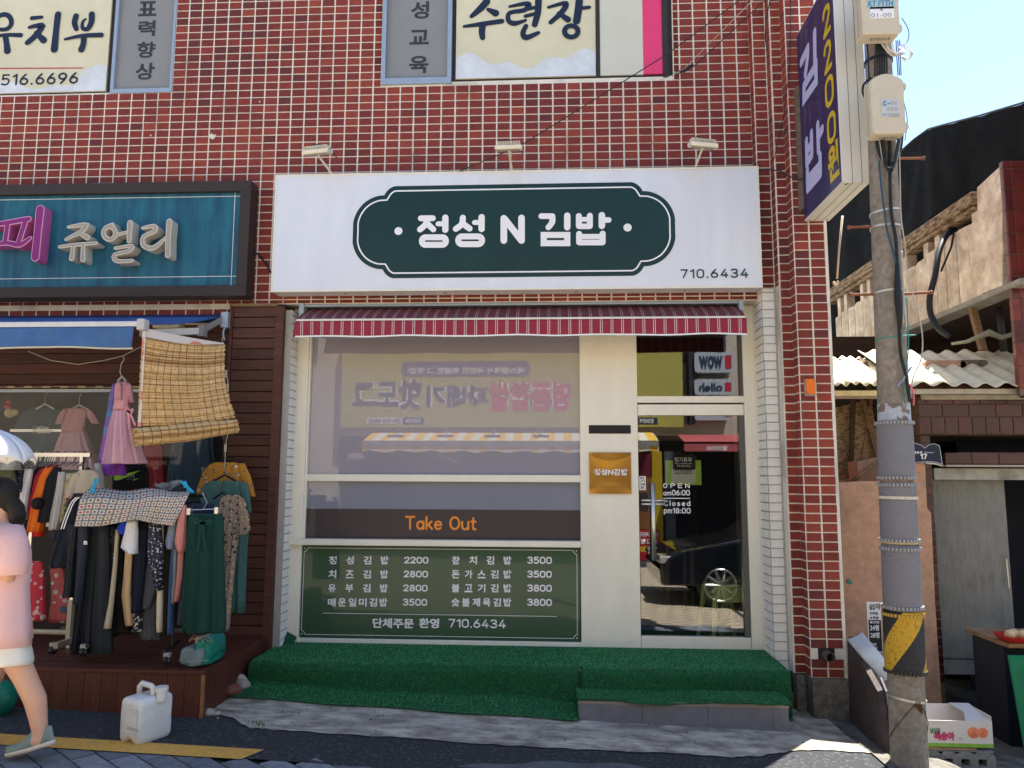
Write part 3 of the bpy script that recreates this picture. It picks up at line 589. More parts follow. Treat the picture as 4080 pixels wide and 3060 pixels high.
# three floodlights on arms over the sign
lampm = M('floodlight_white', (.70, .66, .55), .5, .08, 20)
for i, (p, q, rot, lb) in enumerate((((1265, 605), (1332, 692), .10, 'leftmost white finned floodlight on an arm above the white signboard, loose cable on top'),
                                     ((2027, 588), (2042, 682), .02, 'middle white finned floodlight above the green badge of the white signboard'),
                                     ((2800, 578), (2765, 665), -.12, 'rightmost white finned floodlight above the white signboard, tilted up to the right'))):
    Yl = -.50; c = at(*p, Yl); fbase = at(*q, -.14); fbase.z = sz1
    t = thing('floodlight', lb, 'floodlight', (fbase.x, -.14, sz1), 'floodlights above the white signboard')
    e0 = Vector((c.x, Yl, c.z)); ca_, sa_ = math.cos(rot), math.sin(rot)
    def tf(x, y, z): # tilt down towards the sign
        cy_, sy_ = math.cos(R(16)), math.sin(R(16)); y, z = y*cy_-z*sy_, y*sy_+z*cy_
        return (e0.x+x*ca_+z*sa_, e0.y+y, e0.z-x*sa_*-1+z*ca_)
    def bx(mb, a, b, c_, d, e_, f_):
        vs = [tf(x, y, z) for z in (e_, f_) for y in (c_, d) for x in (a, b)]
        return mb.add(vs, [(0, 2, 3, 1), (4, 5, 7, 6), (0, 1, 5, 4), (1, 3, 7, 5), (3, 2, 6, 7), (2, 0, 4, 6)])
    mb = MB(); bx(mb, -.105, .105, -.07, .07, -.02, .012); obj('body', mb, lampm, t, bevel=.006)
    mb = MB()
    for k in range(15): x = -.085+k*.0122; bx(mb, x-.0022, x+.0022, -.06, .06, .012, .042)
    obj('cooling_fins', mb, lampm, t)
    mb = MB(); bx(mb, -.09, .09, -.055, .055, -.024, -.0202); obj('lens', mb, M('lamp_lens', (.45, .42, .35), .15), t)
    mb = MB(); mb.tube([fbase, e0+Vector((0, .01, -.02))], .009, 6); obj('arm', mb, lampm, t)
    mb = MB(); mb.tube([tf(-.07, 0, .05), tf(-.03, .01, .062), tf(.03, -.01, .05), tf(.08, .01, .046), (e0.x+.10, -.3, e0.z+.03)], .004, 5); obj('cable', mb, black, t)

# ------------------------------------------------------------------ striped awning
def stripe_mat(name, base, line, period, x0, pos, lw, dirt=True, rough=.8):
    m = bpy.data.materials.new(name); m.use_nodes = True; n = m.node_tree.nodes; l = m.node_tree.links; b = n['Principled BSDF']; b.inputs['Roughness'].default_value = rough
    tc = n.new('ShaderNodeTexCoord'); sp = n.new('ShaderNodeSeparateXYZ'); l.new(tc.outputs['Object'], sp.inputs[0])
    def math_(op, a, v=None):
        q = n.new('ShaderNodeMath'); q.operation = op; l.new(a, q.inputs[0]) if not isinstance(a, float) else None
        if v is not None: q.inputs[1].default_value = v
        return q.outputs[0]
    u = math_('FRACT', math_('DIVIDE', math_('SUBTRACT', sp.outputs[0], x0), period)); last = None; acc = None
    for p_ in pos:
        d = math_('LESS_THAN', math_('ABSOLUTE', math_('SUBTRACT', u, p_)), lw)
        if acc is None: acc = d
        else: q = n.new('ShaderNodeMath'); q.operation = 'MAXIMUM'; l.new(acc, q.inputs[0]); l.new(d, q.inputs[1]); acc = q.outputs[0]
    mx = n.new('ShaderNodeMixRGB'); l.new(acc, mx.inputs[0]); mx.inputs[1].default_value = (*base, 1); mx.inputs[2].default_value = (*line, 1)
    t = n.new('ShaderNodeTexNoise'); t.inputs['Scale'].default_value = 9; t.inputs['Detail'].default_value = 8; l.new(tc.outputs['Object'], t.inputs['Vector'])
    r = n.new('ShaderNodeValToRGB'); r.color_ramp.elements[0].position = .45 if dirt else .95; r.color_ramp.elements[1].position = .75 if dirt else 1.0; r.color_ramp.elements[1].color = (.7, .7, .7, 1); l.new(t.outputs[0], r.inputs[0])
    m2 = n.new('ShaderNodeMixRGB'); l.new(r.outputs[0], m2.inputs[0]); l.new(mx.outputs[0], m2.inputs[1]); m2.inputs[2].default_value = (.10, .07, .055, 1)
    l.new(m2.outputs[0], b.inputs['Base Color']); return m
YA = -.22
axl, axr, _, _ = rect(1185, 1240, 2968, 1275, YA); azb = (at(1185, 1272, YA).z+at(2966, 1270, YA).z)/2; azv = at(2000, 1338, YA).z; azt = 3.115
aw = thing('awning', 'red awning with thin white stripes and a hanging valance above the shop window', 'awning', (axl, YA, azb))
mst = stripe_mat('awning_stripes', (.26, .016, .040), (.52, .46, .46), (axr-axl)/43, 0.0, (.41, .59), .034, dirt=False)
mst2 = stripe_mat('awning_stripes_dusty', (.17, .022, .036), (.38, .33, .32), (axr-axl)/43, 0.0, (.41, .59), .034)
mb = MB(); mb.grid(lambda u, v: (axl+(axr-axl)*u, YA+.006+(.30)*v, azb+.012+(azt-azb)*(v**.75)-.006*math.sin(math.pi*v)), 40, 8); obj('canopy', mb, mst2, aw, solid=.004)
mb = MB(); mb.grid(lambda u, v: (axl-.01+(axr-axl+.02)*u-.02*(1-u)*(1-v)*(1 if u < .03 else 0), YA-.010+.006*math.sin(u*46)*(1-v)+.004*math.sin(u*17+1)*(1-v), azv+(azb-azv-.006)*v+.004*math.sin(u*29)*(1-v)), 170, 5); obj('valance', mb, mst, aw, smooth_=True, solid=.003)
mb = MB(); mb.box(axl-.004, axr+.004, YA-.014, YA+.016, azb-.006, azb+.010); obj('front_bar', mb, white_plastic, aw, bevel=.003)
mb = MB(); mb.grid(lambda u, v: (axl-.01+(axr-axl+.02)*u, YA-.013+.006*math.sin(u*46)+.004*math.sin(u*17+1), azv-.004+.012*v+.004*math.sin(u*29)), 170, 1); obj('hem', mb, print_white, aw, solid=.004)
mb = MB(); mb.box(axl-.03, axr+.02, -.02, .11, azt+.004, azt+.022); mb.box(axl-.05, axl-.01, -.04, .12, azt-.10, azt+.03); mb.box(axr+.0, axr+.035, -.04, .12, azt-.10, azt+.03); obj('rail', mb, fence_grey, aw)
for s_, x in ((0, axl+.012), (1, axr-.012)):
    mb = MB(); mb.tube([(x, .1, azt-.02), (x, -.02, azb-.02), (x, YA+.01, azb)], .010, 6); obj('folding_arm', mb, white_plastic, aw)

# ------------------------------------------------------------------ the kimbap shopfront
sf = thing('shopfront', 'cream framed shopfront with a film-covered window, green menu board and glass door', 'shopfront', (-.3, YS, .36))
X = lambda px, py=1800: at(px, py, YS).x
Z = lambda py, px=1700: at(px, py, YS).z
xl0, xl1 = at(1168, 1800, YS).x, at(1228, 1500, YS).x          # left post
xp0, xp1 = X(2311, 1700), X(2541, 1700)                       # middle panel
xd1, xd2 = X(2968, 1700), X(3013, 1700)
zt = 3.14; zm0, zm1 = Z(1919), Z(1891); zs0, zs1 = Z(2178), Z(2150); zb = Z(2548); zf = at(2300, 2600, YS).z
zf = .355
def fr(name, boxes, mat=white_paint, label=None, bev=.004, y0=None, y1=None, parent=None):
    mb = MB()
    for b in boxes: mb.box(*b)
    return obj(name, mb, mat, parent or sf, bevel=bev, label=label)
fr('post', [(xl0-.03, xl1, YS-.012, YG+.06, zf, zt)])
fr('post', [(xl1, xl1+.016, YS+.006, YG+.05, zs1, zt)])
fr('lintel', [(xl1, xd2+.05, YS+.01, YG+.06, 2.975, zt)])
fr('mullion', [(xl1-.006, xp0, YS-.004, YG+.04, zm0, zm1)])
fr('sill', [(xl0-.04, xp0+.003, YS-.055, YG+.03, zs0+.008, zs1)])
fr('middle_panel', [(xp0, xp1, YS-.002, YG+.05, zf-.02, 2.975)])
fr('base_board', [(xl1-.03, xp0, YS-.001, YG+.05, zf-.02, zb-.004)])
fr('post', [(xd1, xd2, YS-.006, YG+.06, zf-.02, zt)]); fr('post', [(xd2, xd2+.022, YS-.02, YG+.06, zf-.02, zt)]); fr('post', [(xd2+.024, XF1, YS-.004, YG+.06, zf-.02, zt)])
ztr0, ztr1 = at(2700, 1604, YS).z, at(2700, 1578, YS).z
fr('transom', [(xp1, xd1, YS+.0, YG+.05, ztr0, ztr1)])
# film covered panes
film = M('grey_film', (.205, .195, .235), .75, .03, 1.5)
def glazed(name, base, var, coatior):
    m = M(name, base, .75, var, 1.2); b = m.node_tree.nodes['Principled BSDF']; b.inputs['Coat Weight'].default_value = 1; b.inputs['Coat IOR'].default_value = coatior; b.inputs['Coat Roughness'].default_value = 0.0
    n = m.node_tree.nodes; l = m.node_tree.links; tc = n.new('ShaderNodeTexCoord'); t = n.new('ShaderNodeTexNoise'); t.inputs['Scale'].default_value = .9; t.inputs['Detail'].default_value = 0; l.new(tc.outputs['Object'], t.inputs['Vector'])
    bp = n.new('ShaderNodeBump'); bp.inputs['Strength'].default_value = .015; bp.inputs['Distance'].default_value = .02; l.new(t.outputs[0], bp.inputs['Height']); l.new(bp.outputs[0], b.inputs['Coat Normal']); return m
filmg = glazed('film_glass', (.285, .27, .325), .03, 1.75)
filml = glazed('film_glass_lower', (.23, .24, .30), .05, 1.75)
mb = MB(); mb.box(xl1+.016, xp0, YG, YG+.012, zm1, 2.975); obj('window_pane', mb, filmg, sf, label='large grey film-covered pane')
zbr = Z(2030)
mb = MB(); mb.box(xl1+.002, xp0, YG, YG+.012, zbr, zm0); obj('window_pane', mb, filml, sf, label='low sliding pane above the brown strip')
mb = MB(); mb.box(xl1+.002, xp0-.0, YG-.006, YG+.012, zs1, zbr); brs = obj('brown_strip', mb, M('brown_strip', (.055, .042, .045), .4, .05, 3, coat=.3), sf)
stext('Take Out', rect(1614, 2056, 1900, 2112, YG-.006), plane_map(YG-.006), M('orange_ink', (.82, .28, .04), .5), brs, wt=.15, gap=.22)
# menu board
mx0, mx1, mz0, mz1 = X(1192, 2400), xp0-.008, zb, zs0+.004
ym = YS+.012
mb = MB(); mb.box(mx0, mx1, ym, ym+.03, mz0, mz1); mn = obj('menu_board', mb, menu_green, sf)
pk6 = K(1000, 2100, 1.7282); pk7 = K(2000, 2100, 1.7282)
B = offset_poly([(mx0, mz0), (mx1, mz0), (mx1, mz1), (mx0, mz1)], .022); a0, c0_, = B[0], B[2]; q = .03; bl = []
for (cx, cy), (dx, dy) in zip(B, ((1, 1), (-1, 1), (-1, -1), (1, -1))):
    arc = [(cx+dx*q*math.cos(R(t)), cy+dy*q*math.sin(R(t))) for t in (0, 22, 45, 68, 90)]
    bl += arc[::-1] if dx*dy > 0 else arc
bl2 = offset_poly(bl, .004); n = len(bl)
mb = MB(); mb.add([(p[0], ym-.002, p[1]) for p in bl+bl2], [(i, (i+1) % n, (i+1) % n+n, i+n) for i in range(n)])
for (cx, cy), (dx, dy) in zip(B, ((1, 1), (-1, 1), (-1, -1), (1, -1))):
    x, z = cx+dx*.006, cy+dy*.006; mb.add([(x+.005*math.cos(R(t)), ym-.002, z+.005*math.sin(R(t))) for t in range(0, 360, 45)], [tuple(range(8))])
l0, l1 = at(*pk6(496, 599), ym), at(*pk7(378, 608), ym); mb.box(l0.x, l1.x, ym-.002, ym-.0015, (l0.z+l1.z)/2-.002, (l0.z+l1.z)/2+.002)
obj('border_line', mb, print_white, mn)
rows = [(('정', '성', '김', '밥'), '2200', ('참', '치', '김', '밥'), '3500', 200, 257), (('치', '즈', '김', '밥'), '2800', ('돈', '가', '스', '김', '밥'), '3500', 296, 353),
        (('유', '부', '김', '밥'), '2800', ('불', '고', '기', '김', '밥'), '3800', 392, 449), (('매', '운', '일', '미', '김', '밥'), '3500', ('숯', '불', '제', '육', '김', '밥'), '3800', 489, 547)]
for left_, pr, right_, pr2, y0, y1 in rows:
    for syl, xa, xb_ in ((left_, 536-(y0-200)*.022, 948-(y0-200)*.03), (right_, 1384-(y0-200)*.01, 1793)):
        wch = 54 if len(syl) < 6 else 54
        for i, s_ in enumerate(syl):
            x0 = xa+(xb_-xa-wch)*i/(len(syl)-1); text(s_, rect(*pk6(x0, y0), *pk6(x0+wch, y1), ym), plane_map(ym), print_white, mn, bold=.03)
    stext(pr, rect(*pk6(1055-(y0-200)*.03, y0+4), *pk6(1222-(y0-200)*.03, y1-6), ym), plane_map(ym), print_white, mn, wt=.20, gap=.26)
    stext(pr2, rect(*pk7(175, y0+4), *pk7(343, y1-4), ym), plane_map(ym), print_white, mn, wt=.20, gap=.26)
text('단체주문', rect(*pk6(838, 628), *pk6(1121, 696), ym), plane_map(ym), print_white, mn, bold=.03)
text('환영', rect(*pk6(1157, 628), *pk6(1296, 696), ym), plane_map(ym), print_white, mn, bold=.03)
stext('710.6434', rect(*pk6(1360, 634), *pk6(1755, 694), ym), plane_map(ym), print_white, mn, wt=.16, gap=.26)
# letter slot, gold plate
s0, s1, s2, s3 = rect(2346, 1694, 2513, 1728, YS); fr('letter_slot', [(s0, s1, YS-.010, YS, s2, s3)], black)
p0_, p1_, p2_, p3_ = rect(2348, 1803, 2514, 1967, YS)
gold = M('gold_plate', (.42, .24, .06), .26, .12, 4, metal=.85)
gp = MB()
def gpf(u, v):
    x = p0_+(p1_-p0_)*u; z = p2_+(p3_-p2_)*v; d = .014; ct = .80+.6*(u-.5)**2; cb = .20-.45*(u-.5)**2
    if v > ct: d += .035*(v-ct)
    if v < cb: d += .03*(cb-v)
    d += .010*math.sin(math.pi*v)*math.sin(math.pi*u)
    return (x, YS-d, z)
gp.grid(gpf, 24, 40); gp.box(p0_, p1_, YS-.012, YS, p2_, p3_)
gpo = obj('gold_plate', gp, gold, sf, smooth_=False)
text('정성N김밥', rect(2367, 1868, 2500, 1894, YS-.03), plane_map(YS-.03), print_white, gpo, bold=.03)
# transom light and door
gl = glassmat('door_glass', 1.95, (.95, .97, .96), .0); gl2 = glassmat('window_glass', 1.32, (.93, .95, .96), .0)
mb = MB(); mb.box(xp1+.004, X(2948, 1500), YG, YG+.008, ztr1+.004, 2.975); obj('transom_pane', mb, gl, sf)
mb = MB(); mb.box(X(2948, 1500), xd1, YS+.02, YG+.05, ztr1, 2.975); obj('transom_stop', mb, M('dark_frame', (.08, .08, .08), .5), sf)
zdt, zdb = at(2700, 1608, YS).z, at(2700, 2592, YS).z; zgt, zgb = at(2700, 1654, YS).z, at(2700, 2538, YS).z; xg1 = X(2955, 2000)
dr = MB(); dr.box(xp1+.003, xd1-.004, YS+.008, YG+.02, zgt, zdt-.006); door = obj('door', dr, white_paint, sf, bevel=.003)
dr = MB(); dr.box(xp1+.003, xd1-.004, YS+.008, YG+.02, zdb+.006, zgb); obj('bottom_rail', dr, white_paint, door, bevel=.003)
mb = MB(); mb.box(xp1+.008, xg1, YG, YG+.010, zgb, zgt); obj('glass_pane', mb, gl, door)
mb = MB(); mb.box(xg1+.001, xd1-.004, YS+.012, YG+.02, zgb, zgt); obj('edge_strip', mb, M('alu_dark', (.12, .125, .125), .4, metal=.5), door)
hx, hz0, hz1 = at(2603, 2050, YG-.07).x, at(2610, 2233, YG-.07).z, at(2600, 1925, YG-.07).z
mb = MB(); mb.tube([(hx, YG-.07, hz0), (hx, YG-.07, hz1)], .017, 14)
for dz in (-.13, -.075): zc = at(2610, 2000, YG-.07).z+dz+.10; mb.tube([(hx, YG-.07, zc), (hx, YG, zc)], .010, 8)
zc = at(2620, 2000, YG-.04).z; mb.tube([(hx-.09, YG-.045, zc+.012), (hx+.10, YG-.045, zc+.012)], .010, 8); mb.tube([(hx-.09, YG-.045, zc-.018), (hx+.10, YG-.045, zc-.018)], .010, 8)
obj('handle', mb, steel, door, smooth_=True)
l_ = rect(2551, 1961, 2581, 2038, YG-.02); mb = MB(); mb.rbox(l_[0], l_[1], YG-.03, YG, l_[2], l_[3], .012); obj('lock', mb, black, door, bevel=.004)
st = rect(2547, 1897, 2573, 1953, YG-.003); mb = MB(); mb.box(st[0], st[1], YG-.002, YG-.001, st[2], st[3]); so_ = obj('sticker', mb, print_white, door)
for i, ch in enumerate('당기세요'):
    h_ = (st[3]-st[2])/4.6; text(ch, (st[0]+.008, st[1]-.008, st[3]-.006-(i+1)*h_+.004, st[3]-.006-i*h_), plane_map(YG-.002), black, door, bold=.02)
for s_, bx, lo_ in (('am', (2642, 1960, 2674, 1974), 0), ('06:00', (2677, 1952, 2748, 1974), 0), ('Closed', (2645, 1994, 2750, 2016), 0), ('pm', (2645, 2031, 2677, 2050), 0), ('18:00', (2680, 2024, 2751, 2046), 0)):
    b_ = rect(*bx, YG-.002)
    if s_ in ('am', 'pm'): b_ = (b_[0], b_[1], b_[2] if s_ == 'am' else b_[2]+.010, (b_[2] if s_ == 'am' else b_[2]+.010)+(b_[3]-b_[2])*(1.5 if s_ == 'am' else 1.25))
    stext(s_, b_, plane_map(YG-.002), print_white, door, wt=.13 if s_ in ('am', 'pm') else .15, gap=.42 if s_ == 'Closed' else .25)
for i, ch in enumerate('OPEN'): x = 2642+i*29.5; stext(ch, rect(x, 1925, x+17, 1945, YG-.002), plane_map(YG-.002), print_white, door, wt=.16)
lr = rect(2642, 1984, 2749, 1987, YG-.002); mb = MB(); mb.box(lr[0], lr[1], YG-.0025, YG-.002, lr[2], lr[3]); obj('rule_line', mb, print_white, door)
# notices hung inside the door glass
Yn = YG+.035
nb = rect(2651, 1834, 2794, 1932, Yn); no = thing('notice_board', 'lime green notice with a white CLOSED card hung behind the door glass', 'notice', ((nb[0]+nb[1])/2, Yn, nb[2]))
mb = MB(); mb.box(nb[0], nb[1], Yn, Yn+.003, nb[2], nb[3]); obj('lime_sheet', mb, M('lime_sheet', (.50, .78, .10), .5, .1, 20), no)
wc = rect(2675, 1848, 2771, 1924, Yn); mb = MB(); mb.rbox(wc[0], wc[1], Yn-.008, Yn-.004, wc[2], wc[3], .012); obj('white_card', mb, print_white, no)
text('CLOSED', rect(2688, 1871, 2758, 1889, Yn-.01), plane_map(Yn-.01), black, no, bold=.01)
bc = rect(2680, 1814, 2769, 1872, Yn); mb = MB(); mb.rbox(bc[0], bc[1], Yn-.020, Yn-.014, bc[2], bc[3], .012); obj('black_card', mb, black, no)
text('정기휴무', rect(2687, 1822, 2757, 1842, Yn-.021), plane_map(Yn-.021), print_white, no, bold=.03)
text('첫째 셋째 화요일', rect(2697, 1852, 2750, 1861, Yn-.021), plane_map(Yn-.021), print_white, no, bold=.02)
ru = rect(2687, 1846, 2759, 1848, Yn-.021); mb = MB(); mb.box(ru[0], ru[1], Yn-.0215, Yn-.021, ru[2], ru[3]); obj('rule_line', mb, print_white, no)
mb = MB(); mb.tube([(bc[0]+.01, Yn-.015, bc[3]-.01), ((bc[0]+bc[1])/2, Yn-.01, bc[3]+.06), (bc[1]-.01, Yn-.015, bc[3]-.01)], .0015, 4); obj('string', mb, M('string_grey', (.3, .3, .3), .6), no)
# room behind
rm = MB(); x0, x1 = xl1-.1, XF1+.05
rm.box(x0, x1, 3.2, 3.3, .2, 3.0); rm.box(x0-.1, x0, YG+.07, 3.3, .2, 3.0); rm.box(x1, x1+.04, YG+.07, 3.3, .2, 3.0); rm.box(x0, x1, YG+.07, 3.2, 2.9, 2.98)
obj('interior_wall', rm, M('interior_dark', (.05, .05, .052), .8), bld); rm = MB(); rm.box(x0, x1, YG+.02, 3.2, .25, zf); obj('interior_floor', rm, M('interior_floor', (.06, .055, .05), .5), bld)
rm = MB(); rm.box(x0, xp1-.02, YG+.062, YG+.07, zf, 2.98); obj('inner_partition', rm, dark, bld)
def stool(loc, rz, lb, s=1.0):
    t = thing('plastic_stool', lb, 'stool', loc, 'green plastic stools inside the kimbap shop'); gm_ = M('stool_green', (.50, .70, .28), .35, .05, 8)
    L = Vector(loc); t.rotation_euler = (0, 0, rz)
    mb = MB(); mb.rbox(L.x-.13, L.x+.13, L.y-.13, L.y+.13, L.z+.44, L.z+.47, .012)
    obj('seat', mb, gm_, t, bevel=.01)
    for sx in (-1, 1):
        for sy in (-1, 1):
            a = Vector((L.x+sx*.115, L.y+sy*.115, L.z+.45)); b = Vector((L.x+sx*.165, L.y+sy*.165, L.z)); mb = MB(); mb.tube([a, b], [.026, .018], 4); obj('leg', mb, gm_, t)
    mb = MB()
    for sx in (-1, 1): mb.box(L.x-.13, L.x+.13, L.y+sx*.122, L.y+sx*.128, L.z+.33, L.z+.44); mb.box(L.x+sx*.122, L.x+sx*.128, L.y-.13, L.y+.13, L.z+.33, L.z+.44)
    obj('skirt', mb, gm_, t)
stool((at(2880, 2300, .48).x, .48, zf), .2, 'green plastic stool nearest the shop door, partly behind the glass')
stool((at(2950, 2290, .85).x, .85, zf), -.3, 'second green plastic stool standing deeper inside against the wall')
mb = MB(); tb = (at(2640, 2350, 1.6).x, at(2760, 2350, 1.6).x); mb.box(tb[0], tb[1], 1.4, 1.9, zf+.70, zf+.73)
for x in (tb[0]+.03, tb[1]-.03):
    for y in (1.43, 1.87): mb.box(x-.015, x+.015, y-.015, y+.015, zf, zf+.70)
tag(obj('dining_table', mb, M('table_top', (.12, .10, .08), .4)), 'small dark table inside the shop behind the door glass', 'table')

# ------------------------------------------------------------------ turf covered step
turf_m = M('turf_backing', (.010, .085, .032), .9, .35, 30, .7, 300)
ts = thing('turf_step', 'low step in front of the shopfront wrapped in green artificial turf', 'step', (-.3, -.2, .1))
def front_z(x): return ground_z(x, -.6)
def tprof(x, v):
    """section of the turf: back at the shopfront, over the edge, down and out to the mat"""
    gz = ground_z(x, -.60)+.034; top = .352
    yo = -.54-.02*math.sin(x*3)
    pts = [(YS-.005, top+.004), (yo+.04, top+.003*math.sin(x*11)), (yo+.012, top-.008), (yo-.006, top-.03), (yo-.004-.012*math.sin(x*4), gz+.02), (yo-.012, gz+.004)]
    if x < .165: ym_ = -.84-.012*math.sin(x*7)-.035*x; pts.append((ym_, ground_z(x, ym_)+.036))
    else: pts.append((yo-.05, gz+.002))
    return pts
def tpt(u, v):
    x = -2.24+(XF1-.002+2.24)*u if v < .72 else -2.24+(XF1-.002+2.24)*u
    P = tprof(x, v); L_ = [0]
    for i in range(1, len(P)): L_.append(L_[-1]+math.hypot(P[i][0]-P[i-1][0], P[i][1]-P[i-1][1]))
    s_ = v*L_[-1]
    for i in range(1, len(P)):
        if s_ <= L_[i]+1e-9: t = (s_-L_[i-1])/max(L_[i]-L_[i-1], 1e-9); y, z = P[i-1][0]+(P[i][0]-P[i-1][0])*t, P[i-1][1]+(P[i][1]-P[i-1][1])*t; break
    if y < YS-.1 and x < -2.15: x = x-.20*(max(0, -.5-y))*(1 if z < .3 else .3)*min(1, (-2.15-x)/.06)
    return (x, y, z)
mb = MB(); mb.grid(tpt, 130, 60); obj('turf_sheet', mb, turf_m, ts, smooth_=True)
core = MB(); core.box(-2.2, XF1-.01, -.50, YG, -.1, .335); obj('core', core, concrete, ts)
def blades(fn, n, name, parent, hh=.007, mats=None):
    U = rng.random(n); V = rng.random(n); vs = np.zeros((n*3, 3))
    for i in range(n):
        p = Vector(fn(U[i], V[i])); e = .01; pu = Vector(fn(min(U[i]+e, 1), V[i]))-p; pv = Vector(fn(U[i], min(V[i]+e, 1)))-p
        if pu.length < 1e-7: pu = Vector((1, 0, 0))
        if pv.length < 1e-7: pv = Vector((0, -1, 0))
        nn = pv.cross(pu).normalized()
        if nn.z < -.2 or nn.y > .5: nn = -nn
        a = random.random()*6.28; t = Vector((math.cos(a), math.sin(a), 0)); tip = p+nn*hh*random.uniform(.6, 1.2)+Vector((random.gauss(0, .004), random.gauss(0, .004), random.gauss(0, .003)))
        vs[3*i] = p-t*.0014; vs[3*i+1] = p+t*.0014; vs[3*i+2] = tip
    me = bpy.data.meshes.new(name); me.from_pydata((vs-np.array(wloc(parent))).tolist(), [], [(3*i, 3*i+1, 3*i+2) for i in range(n)])
    for m in mats: me.materials.append(m)
    me.polygons.foreach_set('material_index', [random.choices(range(len(mats)), [5, 4, 1])[0] for _ in range(n)])
    o = bpy.data.objects.new(name, me); COL.objects.link(o); o.parent = parent; o['kind'] = 'stuff'; return o
TM = [M('turf_blade_a', (.085, .44, .165), .6), M('turf_blade_b', (.05, .30, .11), .6), M('turf_blade_c', (.25, .56, .30), .5)]
blades(tpt, 70000, 'turf_pile', ts, mats=TM)
# small corner flap at the left end
mb = MB(); mb.grid(lambda u, v: (-2.235+.12*u, YS-.02-.10*v, .40+.06*(1-u)*(1-v)-.05*v), 8, 6); obj('turf_flap', mb, turf_m, ts, solid=.008)
# lower tiled step at the door
q0, q1 = at(2305, 2800, -.80).x, at(3141, 2800, -.80).x
ys0, ys1 = -.80, -.52; zst = .212
ls = thing('tiled_step', 'lower grey tiled step below the shop door with turf on its top', 'step', ((q0+q1)/2, ys0, .05))
grey_tile = M('grey_step_tile', (.15, .15, .17), .5, .12, 12, .15, 60)
mb = MB(); mb.box(q0+.004, q1-.004, ys0+.006, ys1, -.1, zst-.01); obj('core', mb, M('grout', (.05, .05, .05), .9), ls)
nx = [q0, at(2560, 2830, ys0).x, at(2820, 2830, ys0).x, at(3080, 2850, ys0).x, q1]
for a, b in zip(nx[:-1], nx[1:]): mb = MB(); mb.box(a+.0015, b-.0015, ys0, ys0+.006, -.08, zst-.031); obj('tile', mb, grey_tile, ls)
mb = MB(); mb.box(q0, q0+.004, ys0+.008, ys1, -.08, zst-.031); obj('tile', mb, grey_tile, ls)
mb = MB(); mb.box(q1-.004, q1, ys0+.008, ys1, -.08, zst-.031); obj('tile', mb, grey_tile, ls)
mb = MB(); mb.box(q0-.002, q1+.002, ys0-.004, ys1, zst-.030, zst-.009); obj('edge_trim', mb, M('beige_trim', (.24, .20, .17), .6, .1, 10), ls)
def t2(u, v):
    x = q0-.01+(q1-q0+.03)*u; y = ys1-.02+(ys0-.02-ys1+.02)*v+.012*math.sin(u*14)*v+.006*math.sin(u*41)*v; z = zst+.004+.010*math.sin(u*9+1)*v-.012*v**6
    return (x, y, z)
mb = MB(); mb.grid(t2, 70, 14); obj('turf_sheet', mb, turf_m, ls, smooth_=True, solid=.006)
blades(t2, 12000, 'turf_pile', ls, mats=TM)

# ------------------------------------------------------------------ blade sign
XB = at(3206, 881, -.40).x; YBn = atx(3357, 729, XB).y; YBf = -.40; zB0 = (at(3206, 881, -.40).z+atx(3357, 729, XB).z)/2; zB1 = atx(3171, 147, XB).z; WB = .185
bs = thing('blade_sign', 'dark blue projecting sign with pale letters and a yellow price on the pier', 'sign', (XB, YBf, zB0))
alu_w = M('sign_alu_white', (.66, .65, .60), .4, .04, 4)
mb = MB(); mb.box(XB, XB+WB, YBn, YBf, zB0, zB1); obj('box', mb, alu_w, bs, bevel=.004)
mb = MB()
for k in (.34, .67): mb.box(XB+.002, XB+WB-.002, YBn, YBn, zB0, zB0); 
for k in (.36, .70): x = XB+WB*k; mb.box(x-.0015, x+.0015, YBn-.0015, YBf, zB0-.0015, zB0+.0005); mb.box(x-.0015, x+.0015, YBn-.0015, YBn+.0005, zB0, zB1)
for x, y in ((XB+.03, YBn+.03), (XB+.03, YBf-.03), (XB+WB-.03, YBf-.05), (XB+.04, YBn+.02)): mb.box(x-.005, x+.005, y-.005, y+.005, zB0-.004, zB0)
obj('seams', mb, M('seam_dark', (.12, .10, .08), .7), bs)
mb = MB(); mb.box(XB-.003, XB-.0005, YBn+.012, YBf-.012, zB0+.012, zB1-.012); obj('blue_face', mb, M('sign_blue', (.014, .014, .088), .35, .25, 3, coat=.3), bs)
lav = M('lavender_letter', (.48, .48, .72), .4); yel = M('yellow_letter', (.62, .44, .02), .4)
plB = lambda u, v, d: (XB-.003-d, -u, v)
def bstroke(data, wd):
    mb = MB()
    for i, (pts, c) in enumerate(data):
        q = [atx(*k4(*p), XB) for p in pts]; ribbon(mb, [(-v.y, v.z) for v in q], wd, plB, c, d=.002+i*.0003)
    obj('letters', mb, lav, bs)
bstroke([([(432, 500), (485, 385)], False), ([(485, 385), (482, 470), (466, 590)], False), ([(540, 262), (543, 478)], False), ([(455, 800), (456, 690), (550, 525), (552, 655)], True)], .075)
bstroke([([(474, 1130), (478, 1310)], False), ([(514, 1068), (518, 1235)], False), ([(476, 1215), (516, 1150)], False), ([(478, 1310), (518, 1240)], False), ([(566, 1000), (572, 1205)], False), ([(572, 1095), (602, 1035)], False),
         ([(484, 1365), (486, 1515)], False), ([(586, 1248), (588, 1395)], False), ([(485, 1440), (587, 1320)], False), ([(486, 1515), (588, 1395)], False)], .07)
za = [atx(*k4(638, c), XB).z for c in (160, 450, 728, 1020)]; hh = abs(za[0]-za[3])/3*.90
ua = (-atx(*k4(607, 400), XB).y, -atx(*k4(678, 400), XB).y)
